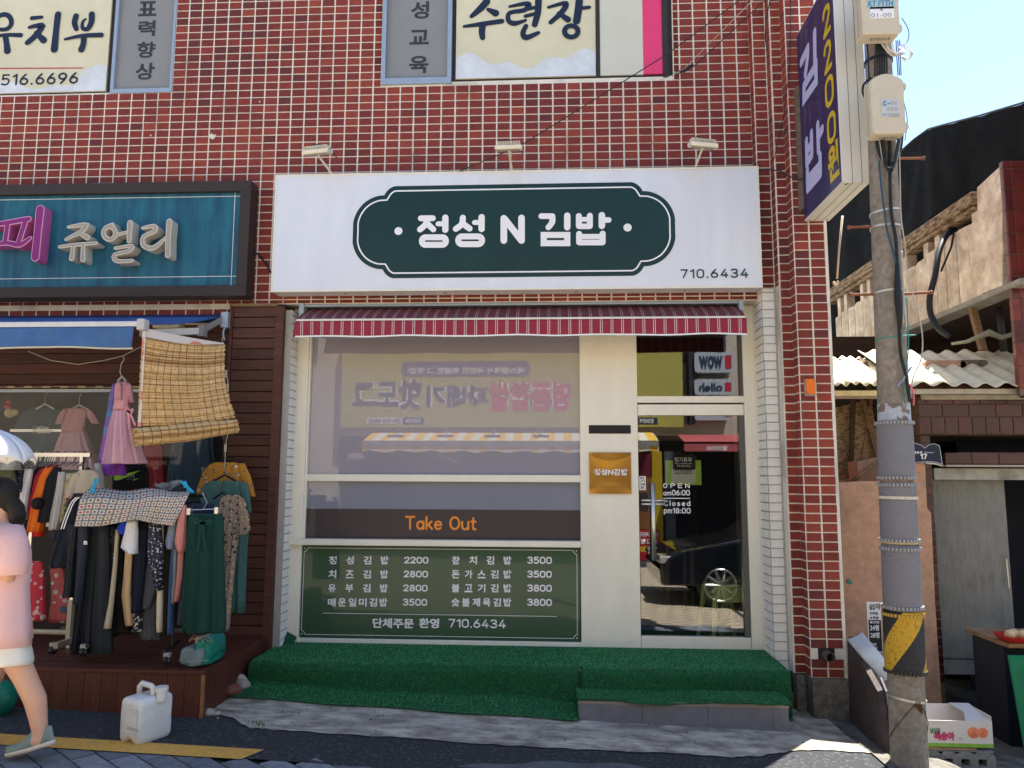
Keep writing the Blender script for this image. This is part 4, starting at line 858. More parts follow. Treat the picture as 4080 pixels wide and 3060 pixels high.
for ch, c, px0, px1 in (('2', 160, 603, 668), ('2', 450, 613, 678), ('0', 728, 623, 694), ('0', 1020, 640, 712)):
    u0, u1_ = -atx(*k4(px0, c), XB).y, -atx(*k4(px1, c), XB).y; zc = atx(*k4((px0+px1)/2, c), XB).z
    stext(ch, (u0, u1_, zc-hh/2, zc+hh/2), plB, yel, bs, name='letters', wt=.17)
u0, u1_ = -atx(*k4(645, 1300), XB).y, -atx(*k4(735, 1300), XB).y; zc = atx(*k4(690, 1295), XB).z; text('원', (u0, u1_, zc-.13, zc+.13), plB, yel, bs, name='letters', bold=.045)
mb = MB()
for z in (zB0+.25, zB1-.2): mb.box(XB+.05, XB+.09, YBf, -.33, z-.02, z+.02)
mb.box(XB-.02, XB+.0, YBf-.01, -.334, zB0+.1, zB0+1.1); obj('wall_bracket', mb, M('rusty_bracket', (.16, .12, .09), .7, .4, 20), bs)

# ------------------------------------------------------------------ utility pole
YP = -1.28; pa, pb_ = (at(3470, 850, YP), at(3583, 850, YP)), (at(3545, 2900, YP), at(3690, 2900, YP))
def pole_c(z):
    za_, zb_ = pa[0].z, pb_[0].z; t = (z-zb_)/(za_-zb_); xc = (pb_[0].x+pb_[1].x)/2+((pa[0].x+pa[1].x)/2-(pb_[0].x+pb_[1].x)/2)*t
    r_ = ((pb_[1].x-pb_[0].x)/2+((pa[1].x-pa[0].x)/2-(pb_[1].x-pb_[0].x)/2)*t)*.97; return xc, r_
zp = lambda py: at(3560, py, YP-.1).z
pole = thing('utility_pole', 'concrete utility pole with grey studded wrap and yellow and black stripes', 'utility pole', (pole_c(0)[0], YP, -.1))
def pring(z, dr=0, n=28): xc, r_ = pole_c(z); return [(xc+(r_+dr)*math.cos(2*math.pi*k/n), YP+(r_+dr)*math.sin(2*math.pi*k/n), z) for k in range(n)]
pcm = M('pole_concrete', (.20, .175, .145), .9, .28, 14, .5, 90, col2=(.29, .25, .205), c2pos=(.35, .75))
mb = MB(); mb.loft([pring(z) for z in np.linspace(-.2, 8.5, 40)]); obj('shaft', mb, pcm, pole, smooth_=True)
def stud_mat(name, fn):
    m = bpy.data.materials.new(name); m.use_nodes = True; n = m.node_tree.nodes; l = m.node_tree.links; b = n['Principled BSDF']; b.inputs['Roughness'].default_value = .55
    tc = n.new('ShaderNodeTexCoord'); sp = n.new('ShaderNodeSeparateXYZ'); l.new(tc.outputs['Object'], sp.inputs[0])
    def mm(op, a, c=None, v=0.0):
        q = n.new('ShaderNodeMath'); q.operation = op; l.new(a, q.inputs[0])
        if c is not None: l.new(c, q.inputs[1])
        else: q.inputs[1].default_value = v
        return q.outputs[0]
    th = mm('ARCTAN2', sp.outputs[1], sp.outputs[0])
    hs = mm('MULTIPLY', mm('ABSOLUTE', mm('SINE', mm('MULTIPLY', th, v=34.0))), mm('ABSOLUTE', mm('SINE', mm('MULTIPLY', sp.outputs[2], v=240.0))))
    bp = n.new('ShaderNodeBump'); bp.inputs['Strength'].default_value = .9; bp.inputs['Distance'].default_value = .004; l.new(hs, bp.inputs['Height']); l.new(bp.outputs[0], b.inputs['Normal'])
    fn(n, l, b, mm, th, sp); return m
def plain(c): return lambda n, l, b, mm, th, sp: setattr(b.inputs['Base Color'], 'default_value', (*c, 1))
def hazard(n, l, b, mm, th, sp):
    u = mm('FRACT', mm('ADD', mm('MULTIPLY', mm('SUBTRACT', sp.outputs[2], mm('MULTIPLY', th, v=.155)), v=1/.487), v=.80))
    k = mm('LESS_THAN', u, v=.47); mx = n.new('ShaderNodeMixRGB'); l.new(k, mx.inputs[0]); mx.inputs[1].default_value = (.02, .02, .022, 1); mx.inputs[2].default_value = (.62, .36, .015, 1)
    t = n.new('ShaderNodeTexNoise'); t.inputs['Scale'].default_value = 14; t.inputs['Detail'].default_value = 8; r = n.new('ShaderNodeValToRGB'); r.color_ramp.elements[0].position = .55; r.color_ramp.elements[1].position = .8; l.new(t.outputs[0], r.inputs[0])
    m2 = n.new('ShaderNodeMixRGB'); l.new(r.outputs[0], m2.inputs[0]); l.new(mx.outputs[0], m2.inputs[1]); m2.inputs[2].default_value = (.05, .04, .03, 1); l.new(m2.outputs[0], b.inputs['Base Color'])
wrap_m = stud_mat('wrap_grey', plain((.20, .20, .225))); haz_m = stud_mat('wrap_hazard', hazard); teeth_m = M('teeth_grey', (.30, .30, .31), .6, .1, 30)
def sleeve(p0, p1, mat, name, dr=.010):
    z0, z1 = zp(p1), zp(p0); mb = MB(); mb.loft([pring(z0, .001), pring(z0, dr), *[pring(z, dr) for z in np.linspace(z0+.01, z1-.01, 6)], pring(z1, dr), pring(z1, .001)], cap=False)
    off = Vector((pole_c(z0)[0], YP, z0)); return obj(name, mb, mat, pole, smooth_=True, loc=off-wloc(pole)) if False else obj(name, mb, mat, pole, smooth_=True)
def teeth(py, mat, name='teeth', hgt=12):
    z0, z1 = zp(py+hgt), zp(py); mb = MB(); N = 34
    for k in range(N):
        a0, a1 = 2*math.pi*(k+.15)/N, 2*math.pi*(k+.80)/N; xc, r_ = pole_c(z0); vs = []
        for dr in (.009, .021):
            for a in (a0, a1):
                for z in (z0, z1): vs.append((xc+(r_+dr)*math.cos(a), YP+(r_+dr)*math.sin(a), z))
        mb.add(vs, [(0, 1, 3, 2), (4, 6, 7, 5), (0, 4, 5, 1), (2, 3, 7, 6), (0, 2, 6, 4), (1, 5, 7, 3)])
    obj(name, mb, mat, pole, kind='stuff')
for p0, p1 in ((1674, 1906), (1922, 2158), (2174, 2438)): sleeve(p0, p1, wrap_m, 'grey_wrap')
sleeve(2440, 2692, haz_m, 'hazard_wrap', .013)
for py in (1676, 1898, 1926, 2150, 2184, 2420): teeth(py, teeth_m)
teeth(2450, M('teeth_yellow', (.5, .32, .05), .6)); teeth(2680, M('teeth_black', (.05, .05, .04), .6))
mb = MB(); mb.loft([pring(zp(1672), .0015), pring(zp(1605), .0015)], cap=False); obj('torn_paper', mb, M('torn_paper', (.36, .40, .46), .8, .2, 12, col2=(.16, .13, .105), c2pos=(.50, .54)), pole, smooth_=True)
band_m = M('steel_band', (.52, .50, .46), .4, .15, 20, metal=.6)
def band(py, tilt=0, hgt=.014, mat=band_m, dr=.004):
    z = zp(py); n_ = 28; xc, r_ = pole_c(z); vs = []
    for d, dz in ((dr, -hgt/2), (dr+.003, -hgt/2), (dr+.003, hgt/2), (dr, hgt/2)): vs.append([(xc+(r_+d)*math.cos(2*math.pi*k/n_), YP+(r_+d)*math.sin(2*math.pi*k/n_), z+dz+tilt*math.cos(2*math.pi*k/n_)) for k in range(n_)])
    mb = MB(); mb.loft(vs+[vs[0]], cap=False); obj('band', mb, mat, pole, smooth_=False)
for py, tl in ((828, .008), (890, -.003), (1150, .008), (2795, -.014)): band(py, tl)
band(1984, -.002, .018, M('band_pale', (.55, .5, .4), .6, .2, 40), .014); band(2165, 0, .012, M('band_gold', (.45, .38, .22), .5, .2, 40), .006); band(215, 0, .02, black)
rust = M('rusty_steel', (.22, .085, .045), .7, .3, 20)
for (a, b) in (((3387, 906), (3475, 902)), ((3394, 1174), (3490, 1172)), ((3600, 1172), (3706, 1165)), ((3560, 632), (3675, 630))):
    A, Bq = at(*a, YP), at(*b, YP); mb = MB(); mb.tube([A, Bq], .0095, 8); e = A if abs(A.x-pole_c(A.z)[0]) > abs(Bq.x-pole_c(Bq.z)[0]) else Bq; s_ = 1 if e.x > pole_c(e.z)[0] else -1
    mb.tube([e, e+Vector((s_*.014, 0, 0))], .014, 8); obj('step_bolt', mb, rust, pole)
wire = M('wire_rust', (.12, .05, .025), .8)
mb = MB(); z0 = zp(2800); xc, r_ = pole_c(z0)
f_ = lambda a, z: (pole_c(z)[0]+(pole_c(z)[1]+.006)*math.sin(a), YP-(pole_c(z)[1]+.006)*math.cos(a), z)
mb.tube([f_(0.05, z0), f_(-.5, zp(2850)), f_(-1.2, zp(2920)), f_(-1.6, zp(2960))], .003, 4); mb.tube([f_(0.1, z0), f_(.6, zp(2830)), f_(1.2, zp(2890)), f_(1.6, zp(2960))], .003, 4)
for k in range(5): mb.tube([f_(.05+.06*k, z0+.01), f_(.0+.1*k, z0-.02-.01*k), f_(.1+.08*k, z0-.005)], .003, 4)
obj('tie_wire', mb, wire, pole)
# cable runs on the pole
def cable(name, pts, r_, mat, parent=pole, n=6, y=None):
    P = []
    for p in pts: P.append(at(p[0], p[1], p[2] if len(p) > 2 else (YP-.115 if y is None else y)))
    Q = []
    for i in range(len(P)-1):
        p0, p1, p2, p3 = P[max(i-1, 0)], P[i], P[i+1], P[min(i+2, len(P)-1)]
        for k in range(5): t = k/5; Q.append(.5*((2*p1)+(p2-p0)*t+(2*p0-5*p1+4*p2-p3)*t*t+(3*p1-p0-3*p2+p3)*t**3))
    Q.append(P[-1]); mb = MB(); mb.tube(Q, r_, n); return obj(name, mb, mat, parent, smooth_=True)
blk = M('cable_black', (.012, .014, .018), .5); teal = M('cable_teal', (.02, .22, .20), .5); palec = M('cable_pale', (.42, .38, .32), .6); bluec = M('cable_blue', (.02, .07, .12), .5)
cable('cable', [(3545, 530), (3546, 700), (3552, 850), (3570, 960), (3577, 1100), (3582, 1250), (3588, 1400), (3610, 1500), (3625, 1600)], .010, blk)
cable('cable', [(3502, 640), (3512, 750), (3527, 860), (3535, 920), (3560, 1005), (3572, 1050)], .006, bluec)
mb = MB(); Pq = [at(x, y, YP-.112) for x, y in ((3574, 1010), (3576, 1100), (3578, 1180), (3584, 1260), (3586, 1310))]; mb.tube(Pq, [.010, .017, .024, .019, .010], 8); obj('cable_splice', mb, blk, pole, smooth_=True)
cable('cable', [(3582, 560), (3586, 700), (3590, 860), (3606, 980), (3618, 1100), (3670, 1300), (3672, 1420), (3640, 1500), (3628, 1560)], .004, palec)
cable('cable', [(3610, 1180), (3618, 1300), (3618, 1420), (3600, 1520), (3608, 1620)], .0035, teal)
cable('cable', [(3487, 1353), (3530, 1345), (3590, 1338), (3650, 1335)], .004, teal)
cable('cable', [(3632, 1460), (3600, 1510), (3575, 1540)], .007, M('cable_lilac', (.22, .27, .38), .5)); cable('cable', [(3625, 1530), (3640, 1570), (3640, 1615)], .005, M('cable_pink', (.65, .12, .16), .5))
cable('cable', [(3592, 1000), (3596, 1100), (3600, 1200), (3598, 1290)], .006, M('cable_ribbed', (.4, .39, .37), .6))
# hanging white cable tangle between the two boxes
wt = [(3510, 130), (3530, 190), (3560, 215), (3590, 225), (3600, 190), (3580, 150)]
for k in range(7): cable('cable', [(3500+8*k, 135), (3515+9*k, 180+6*k), (3560+4*k, 225-3*k), (3592+3*k, 205+random.randint(-12, 12))], .0035, palec if k % 3 else M('cable_white', (.62, .62, .6), .5), y=YP-.12-.004*k)
for k in range(4): cable('cable', [(3580, 190), (3610+6*k, 180+8*k), (3628+3*k, 215), (3610+4*k, 245-4*k), (3592, 225)], .003, M('cable_white', (.62, .62, .6), .5), y=YP-.10-.006*k)
for k in range(6): cable('cable', [(3492+6*k, 290-120), (3488+9*k, 230), (3484+10*k, 300)], .005, blk, y=YP-.10)
for k in range(3): cable('cable', [(3570+7*k, 160), (3574+7*k, 240), (3578+6*k, 300)], .003, blk, y=YP-.06)
cable('cable', [(3430, -20), (3438, 90), (3455, 170), (3462, 300), (3470, 450), (3476, 560)], .005, blk, y=YP-.08)
cable('cable', [(3470, 310), (3440, 340), (3442, 380), (3468, 402)], .008, blk, y=YP-.08)
for k in range(9): cable('cable', [(3490+3*k, 533), (3492+4*k, 580), (3510+3*k, 630+5*k), (3550, 648+5*k), (3585-3*k, 620+4*k), (3598-2*k, 533)], .0055, blk if k != 4 else palec, y=YP-.10-.005*k)
cable('cable', [(3592, 70), (3620, 120), (3615, 165), (3590, 178)], .0025, blk, y=YP-.1)
cable('cable', [(3600, 400), (3615, 480), (3605, 560)], .0025, blk, y=YP-.09)
# two telecom boxes on the pole
boxm = M('box_beige', (.56, .50, .39), .45, .06, 5)
def pbox(px, lb, arch, Yb):
    a = rect(*px, Yb); t = thing('junction_box', lb, 'junction box', ((a[0]+a[1])/2, Yb, a[2]), 'telecom boxes strapped to the utility pole'); mb = MB(); w_ = a[1]-a[0]; h_ = a[3]-a[2]
    if arch:
        out = [(a[0]+.02, a[2]), (a[1]-.01, a[2]), (a[1], a[2]+.02), (a[1], a[3]-.05)]+[(a[0]+w_*(1-k/6), a[3]-.045+.045*math.sin(math.pi*k/6)) for k in range(1, 6)]+[(a[0], a[3]-.05), (a[0], a[2]+.02)]
        mb.prism(out, Yb, Yb+.11)
    else: mb.rbox(a[0], a[1], Yb, Yb+.12, a[2], a[3], .015)
    obj('case', mb, boxm, t, bevel=.012)
    mb = MB(); mb.box(a[0]-.004, a[1]+.004, Yb+.055, Yb+.062, a[2]+.01, a[3]-.06); obj('lid_seam', mb, M('seam_beige', (.40, .36, .28), .6), t)
    for z in (a[2]+h_*.15, a[2]+h_*.80): mb = MB(); mb.box(a[1], a[1]+.018, Yb+.02, Yb+.05, z-.022, z+.022); mb.box(a[1]+.018, a[1]+.024, Yb+.025, Yb+.045, z-.012, z+.012); obj('latch', mb, boxm, t)
    mb = MB()
    for k in range(7): x = a[0]+w_*(.3+.08*k); mb.tube([(x, Yb+.05, a[2]-.014), (x, Yb+.05, a[2]+.002)], .006, 6)
    obj('glands', mb, M('gland_grey', (.25, .24, .22), .6), t); return t, a
bx2, a2 = pbox((3470, 290, 3607, 533), 'lower beige junction box on the pole with a rounded top and small label', True, YP-.22)
lb = rect(3511, 394, 3584, 467, YP-.22); mb = MB(); mb.box(lb[0], lb[1], YP-.224, YP-.22, lb[2], lb[3]); lo = obj('label_plate', mb, M('label_silver', (.50, .52, .54), .4), bx2)
bi = M('label_blue', (.02, .25, .50), .5); stext('C-', rect(3517, 402, 3545, 423, YP-.224), plane_map(YP-.224), bi, bx2, wt=.2); text('-', rect(3517, 455, 3530, 459, YP-.224), plane_map(YP-.224), bi, bx2, bold=.05)
mb = MB()
for r_i, (y0, xs) in enumerate(((403, (3548, 3563)), (427, (3534, 3549, 3565)), (451, (3536, 3549, 3561, 3573)))):
    for x in xs: q_ = rect(x, y0, x+11, y0+15, YP-.224); mb.box(q_[0], q_[1], YP-.2255, YP-.224, q_[2], q_[3])
obj('label_cells', mb, M('label_cell', (.38, .39, .40), .5), bx2)
bx1, a1 = pbox((3432, -60, 3583, 135), 'upper beige junction box on the pole, cut by the top of the picture', False, YP-.24)
q_ = rect(3455, -40, 3565, 36, YP-.24); mb = MB(); mb.box(q_[0], q_[1], YP-.243, YP-.24, q_[2], q_[3]); obj('label_plate', mb, M('label_aqua', (.42, .50, .46), .5), bx1)
text('KT FTTH', rect(3458, 2, 3560, 26, YP-.243), plane_map(YP-.243), bi, bx1, bold=.02, shear=.2)
q_ = rect(3466, 28, 3562, 72, YP-.24); mb = MB(); mb.box(q_[0], q_[1], YP-.243, YP-.24, q_[2], q_[3]); obj('label_plate', mb, print_white, bx1)
text('R', rect(3508, 33, 3518, 45, YP-.243), plane_map(YP-.243), black, bx1); text('01-00', rect(3470, 52, 3552, 68, YP-.243), plane_map(YP-.243), M('faded_grey', (.3, .3, .28), .6), bx1)

# ------------------------------------------------------------------ neighbour on the right
tile_dark = M('glazed_tile', (.060, .014, .014), .3, .30, 10, .15, 60, coat=.3, obj_var=.35, stretch=(1, 1, 2)); tile_joint = M('tile_joint', (.16, .12, .085), .9, .3, 20)
plaster = M('peach_plaster', (.48, .28, .18), .9, .22, 5, .5, 40, col2=(.40, .25, .16), c2pos=(.4, .7))
old_plaster = M('old_pink_plaster', (.50, .41, .32), .9, .26, 5, .7, 25, col2=(.66, .59, .49), c2pos=(.4, .65), obj_var=.12)
oldwood = M('old_timber', (.24, .15, .08), .85, .4, 6, .5, 30, stretch=(1, 1, 5), obj_var=.2)
nb_ = thing('neighbour_house', 'old low house with dark glazed tiles and a cracked parapet beside the brick building', 'house', (3.2, .3, 0))
YN = .10
def rp(p, Y=YN): return at(p[0], p[1], Y)
lz = [at(3850, py, YN).z for py in (1515, 1558, 1610, 1660, 1730)]; lx0 = at(3655, 1620, YN).x
mb = MB(); mb.box(lx0, 5.2, YN+.002, 1.4, lz[4], lz[0]); mb.box(lx0+.30, 5.2, YN+.03, .35, at(3900, 1850, YN).z, at(3900, 1802, YN).z); obj('lintel', mb, tile_joint, nb_)
for r_i in range(4):
    tw = .208 if r_i < 3 else .106; x = lx0+(0, -.14, -.02, -.01)[r_i]
    while x < 5.1:
        x0, x1 = max(x, lx0), min(x+tw, 5.2)
        if x1-x0 > .03 and x0 < 4.1: mb = MB(); mb.box(x0+.003, x1-.003, YN-.008, YN+.002, lz[r_i+1]+.003, lz[r_i]-.003); obj('tile', mb, tile_dark, nb_, bevel=.003)
        x += tw
za_, zb_ = at(3900, 1850, YN).z, at(3900, 1802, YN).z; x = at(3770, 1820, YN).x
while x < 4.0: mb = MB(); mb.box(x+.002, x+.206, YN+.018, YN+.03, za_+.003, zb_-.003); obj('tile', mb, tile_dark, nb_, bevel=.003); x += .208
mb = MB(); mb.box(x-1.9 if x-1.9 > lx0+.1 else lx0+.2, 5.2, YN+.0, YN+.12, za_-.02, za_-.004); obj('drip_trim', mb, M('trim_pale', (.40, .34, .26), .7), nb_)
# jamb of small tiles, frame head, corrugated door
jx0, jx1 = at(3697, 2100, YN+.1).x, at(3722, 2100, YN+.1).x; mb = MB(); mb.box(jx0-.02, jx1+.01, YN+.104, 1.2, -.2, lz[4]); obj('jamb', mb, tile_joint, nb_)
z = lz[4]
while z > .15: mb = MB(); mb.box(jx0-.018, jx1+.008, YN+.095, YN+.106, z-.062, z-.003); obj('tile', mb, tile_dark, nb_, bevel=.002); z -= .0695
hd = (at(3718, 1900, YN+.12).x, 5.2, at(3900, 1912, YN+.12).z, at(3900, 1866, YN+.12).z)
galv = M('galvanised', (.36, .36, .33), .5, .15, 8, .2, 50, col2=(.17, .155, .13), c2pos=(.5, .75))
mb = MB(); mb.box(hd[0], hd[1], YN+.10, YN+.24, hd[2], hd[3]); obj('frame_head', mb, galv, nb_, bevel=.003)
YD = YN+.2; c_l, c_r = at(3722, 2200, YD).x, at(4018, 2200, YD).x; czb, czt = at(3900, 2625, YD).z, hd[2]
ndr = MB(); N = 33
pts = []
for k in range(N*4+1): ph = 2*math.pi*k/4; pts.append((c_l+(c_r-c_l)*k/(N*4), YD-.007*math.cos(ph)*(1)))
ndr.add([(x, y, z) for z in (czb, czt) for x, y in pts], [(i, i+1, i+1+len(pts), i+len(pts)) for i in range(len(pts)-1)])
nd = obj('corrugated_door', ndr, M('galvanised_door', (.38, .385, .36), .5, .2, 6, .2, 50, col2=(.20, .14, .10), c2pos=(.60, .80), metal=.0, stretch=(1.5, 1, .5)), nb_, solid=.002)
mb = MB(); mb.box(c_l, c_r, YD-.012, YD+.01, czb-.12, czb-.01); obj('bottom_rail', mb, galv, nd)
hp = [at(3990, 2213, YD-.05), at(3998, 2210, YD-.05), at(4010, 2225, YD-.05), at(4022, 2345, YD-.05), at(4008, 2342, YD-.05)]; mb = MB(); mb.tube(hp[1:4], .007, 6); obj('door_handle', mb, steel, nd)
mb = MB(); mb.box(lx0, 5.2, 1.4, 1.5, -.3, 2.5); mb.box(c_r+.0, 5.2, 1.0, 1.02, -.2, 2.1); mb.box(5.0, 5.2, -.3, 1.4, -.3, 2.5); obj('back_wall', mb, M('dark_wall', (.015, .018, .03), .8), nb_)
# peach plaster wall at the alley mouth
pw = [(3337, 1922), (3450, 1917), (3560, 1914), (3562, 1840), (3585, 1824), (3640, 1820), (3668, 1824), (3688, 1845), (3696, 2025), (3712, 2045), (3728, 2400), (3766, 2960), (3375, 2960)]
YW = -.08; mb = MB(); mb.prism([(p.x, p.z) for p in [at(*q_, YW) for q_ in pw]], YW, YW+.16); tag(obj('plaster_wall', mb, plaster, bevel=.01), 'peach plastered low wall between the brick pier and the grey corrugated door', 'wall')
tile_warm = M('glazed_tile_red', (.13, .022, .016), .3, .30, 10, .15, 60, coat=.3, obj_var=.35)
# tile pillar above the lintel and the parapet running back
XW = 3.60
tp0 = XW-.014; ztp = at(4060, 640, -.13).z; mb = MB(); mb.box(tp0+.003, tp0+.48, -.126, -.085, 2.35, ztp-.01); mb.box(tp0+.12, tp0+.48, -.085, .12, 2.35, ztp-.01); obj('pillar_core', mb, tile_joint, nb_)
for k in range(16):
    z0, z1 = 2.4+.178*k, min(2.4+.178*(k+1), ztp)
    if z1-z0 < .05: break
    mb = MB(); mb.box(tp0, tp0+.055, -.135, -.126, z0+.003, z1-.003); mb.box(tp0-.002, tp0+.008, -.126, -.085, z0+.003, z1-.003); obj('tile', mb, tile_warm, nb_, bevel=.003)
    mb = MB(); mb.box(tp0+.058, tp0+.26, -.135, -.126, z0+.003, z1-.003); obj('tile', mb, tile_warm, nb_, bevel=.003)
    mb = MB(); mb.box(tp0+.263, tp0+.47, -.135, -.126, z0+.003, z1-.003); obj('tile', mb, tile_warm, nb_, bevel=.003)
def wx(px, py, X=XW): v = atx(px, py, X); return v.y, v.z
top_c = [(3325, 1290), (3331, 1265), (3410, 1215), (3480, 1172), (3600, 1088), (3650, 1060), (3700, 1015), (3765, 962), (3805, 930), (3850, 905), (3900, 882)]
bot_c = [(3325, 1500), (3480, 1400), (3600, 1325), (3700, 1268), (3800, 1222), (3900, 1178), (4040, 1118)]
def interp(c, x):
    for (x0, y0), (x1, y1) in zip(c[:-1], c[1:]):
        if x0 <= x <= x1: return y0+(y1-y0)*(x-x0)/(x1-x0)
    return c[0][1] if x < c[0][0] else c[-1][1]
jn = [3329, 3352, 3378, 3405, 3437, 3465, 3497, 3532, 3566, 3605, 3648, 3688, 3725, 3762, 3808, 3855, 3900]
zbw = float(np.mean([wx(x, interp(bot_c, x))[1] for x in (3600, 3700, 3800, 3900, 4000)]))
for i in range(len(jn)-1):
    (ya, ta), (yb, tb_) = wx(jn[i]+1, interp(top_c, jn[i]+1)), wx(jn[i+1]-1, interp(top_c, jn[i+1]-1))
    mb = MB(); g = .006; vs = []
    for t in (0, .25, .5, .75, 1): y = ya+(yb-ya)*t; dx = -.022*math.sin(math.pi*t)-.004*random.random(); vs += [(XW+dx, y, zbw), (XW+dx, y, ta+(tb_-ta)*t+.012*random.uniform(-1, 1)), (XW+.06, y, ta+(tb_-ta)*t), (XW+.06, y, zbw)]
    fs = []
    for k in range(4): a = k*4; fs += [(a, a+4, a+5, a+1), (a+1, a+5, a+6, a+2), (a+2, a+6, a+7, a+3), (a+3, a+7, a+4, a)]
    fs += [(0, 1, 2, 3), (16, 19, 18, 17)]; mb.add(vs, fs); obj('panel', mb, old_plaster, nb_)
pp = [wx(3903, 1176), wx(3999, 1138), wx(3999, 655), wx(3960, 690), wx(3898, 748)]
mb = MB(); mb.prism_gen([(XW-.01, y, z) for y, z in pp], (.09, 0, 0)); obj('parapet_wall', mb, old_plaster, nb_)
yn_, yf_ = wx(3895, 790)[0], wx(3300, 1180)[0]; zc1 = np.mean([wx(3880, 768)[1], wx(3640, 935)[1]]); zc0 = np.mean([wx(3890, 850)[1], wx(3650, 985)[1]])
edge_m = M('weathered_cap', (.30, .22, .14), .9, .45, 9, .9, 30, col2=(.12, .07, .04), c2pos=(.42, .6), stretch=(1, 1, 4))
mb = MB(); mb.box(XW-.05, XW+.12, yn_, yf_, zc0+.05, zc1); mb.box(XW-.03, XW+.10, yn_+.02, yf_, zc0+.0, zc0+.05); obj('parapet_cap', mb, edge_m, nb_, bevel=.01)
for px in (3345, 3370, 3435, 3462, 3608, 3690, 3735, 3885):
    y, z = wx(px, interp(top_c, px)); mb = MB(); mb.box(XW+.0, XW+.10, y-.045, y+.045, zbw+.4, zc0+.002); obj('short_post', mb, old_plaster, nb_)
mb = MB(); mb.box(XW-.03, XW+.16, yn_-.55, yf_, zbw-.05, zbw); obj('parapet_ledge', mb, M('ledge_grey', (.26, .25, .22), .9, .3, 12, .6, 40), nb_, bevel=.008)
# dark loft behind, brace, pipes
mb = MB(); mb.box(2.35, 6.0, 2.2, 2.3, 2.2, zbw+.0); mb.box(XW+.2, 6.0, .3, 5.2, zbw-.06, zbw-.01); mb.box(5.9, 6.0, .0, 5.2, 2.2, 4.4); obj('loft_boarding', mb, M('loft_wood', (.035, .018, .012), .8, .4, 7, .3, 40, stretch=(.4, 1, 6)), nb_)
mb = MB(); A, Bq = at(3868, 1190, .55), at(3915, 1395, .55); mb.prism_gen([A+Vector((-.02, 0, 0)), A+Vector((.035, 0, 0)), Bq+Vector((.045, 0, 0)), Bq+Vector((-.01, 0, 0))], (0, .05, 0)); obj('brace', mb, oldwood, nb_)
mb = MB(); mb.tube([at(3978, 1200, .5), at(4000, 1400, .5)], .028, 10); obj('black_pipe', mb, M('pipe_black', (.03, .03, .035), .4), nb_, smooth_=True)
# corrugated lean-to roof
YR0, YR1 = -.12, .75; zr0 = at(3850, 1532, YR0).z; zr1 = at(4000, 1400, YR1).z
corr = M('corrugated_plastic', (.62, .58, .42), .6, .15, 7, .2, 30, col2=(.45, .40, .25), c2pos=(.55, .8))
rf = thing('lean_to_roof', 'corrugated pale plastic roof sheets lit by the sun above the house entrance', 'roof', (3.0, .2, zr0))
def roofm(x0, x1, y0, y1, z0, z1, nm, ph=0, per=.158, amp=.017, tw=0):
    nx = int((x1-x0)/per*10); mb = MB(); mb.grid(lambda u, v: (x0+(x1-x0)*u, y0+(y1-y0)*v+tw*u, z0+(z1-z0)*v+amp*math.sin(2*math.pi*((x1-x0)*u/per)+ph)+.006*math.sin(u*19)), nx, 6); obj(nm, mb, corr, rf, smooth_=True, solid=.006)
xr = at(3600, 1530, YR0).x
roofm(xr, 5.2, YR0, YR1, zr0, zr1, 'corrugated_sheet', 2.0)
xl_ = XF3b+.01
roofm(xl_, xr+.06, YR0+.1, YR1, at(3430, 1530, YR0+.1).z, zr1-.05, 'corrugated_sheet', 1.0, .075, .012)
mb = MB(); mb.box(xl_, xr+.02, YR0+.04, YR0+.07, at(3400, 1560, YR0).z-.03, at(3400, 1560, YR0).z+.012); obj('yellow_edge', mb, M('yellow_sheet', (.62, .50, .22), .6, .2, 9), rf)
for yy, pz, nm in ((YR0+.06, 1560, 0), (YR0+.20, 1583, 1)): zz = at(3900, pz, yy).z; mb = MB(); mb.box(xr+.02+.2*nm, 5.2, yy, yy+.05, zz-.018, zz+.022); obj('purlin', mb, M('purlin_paint', (.40, .37, .30), .6, .2, 12), rf, bevel=.003)
zz = at(3400, 1578, YR0+.08).z; mb = MB(); mb.box(xl_, xr+.1, YR0+.08, YR0+.12, zz-.02, zz+.012); obj('purlin', mb, M('purlin_paint2', (.33, .27, .22), .7, .2, 12), rf)
# alley: tan panels behind chicken wire, timber
YA2 = .55
al = thing('alley_fence', 'tan stone-pattern panel behind chicken wire at the end of the narrow alley', 'fence', (2.5, YA2, 1.6))
stonepat = M('stone_pattern', (.42, .30, .16), .85, .25, 20, .5, 30, col2=(.20, .13, .06), c2pos=(.48, .58), stretch=(1, 1, 1.6))
P4 = [at(*p, YA2) for p in ((3325, 1625), (3470, 1590), (3520, 1890), (3330, 1925))]; mb = MB(); mb.prism([(p.x, p.z) for p in P4], YA2, YA2+.03); obj('stone_panel', mb, stonepat, al)
P4 = [at(*p, YA2+.15) for p in ((3320, 1430), (3520, 1430), (3520, 1950), (3320, 1950))]; mb = MB(); mb.prism([(p.x, p.z) for p in P4], YA2+.15, YA2+.18); obj('backing', mb, M('alley_dark', (.03, .035, .025), .9), al)
for a, b, wd_, mt in (((3403, 1575), (3392, 1905), .035, M('rust_post', (.06, .03, .02), .8)), ((3438, 1590), (3500, 1830), .03, oldwood), ((3452, 1440), (3470, 1620), .03, M('rust_rail', (.14, .085, .06), .8)), ((3325, 1585), (3490, 1550), .025, M('rust_rail', (.14, .085, .06), .8))):
    A, Bq = at(*a, YA2-.06), at(*b, YA2-.06); mb = MB(); d = Vector((wd_/2, 0, 0)) if abs(A.z-Bq.z) > abs(A.x-Bq.x) else Vector((0, 0, wd_/2)); mb.prism_gen([A-d, A+d, Bq+d, Bq-d], (0, .03, 0)); obj('post', mb, mt, al)
mb = MB(); x0, x1, z0, z1 = rect(3325, 1450, 3500, 1915, YA2-.08); s_ = .017; row = 0; z = z0
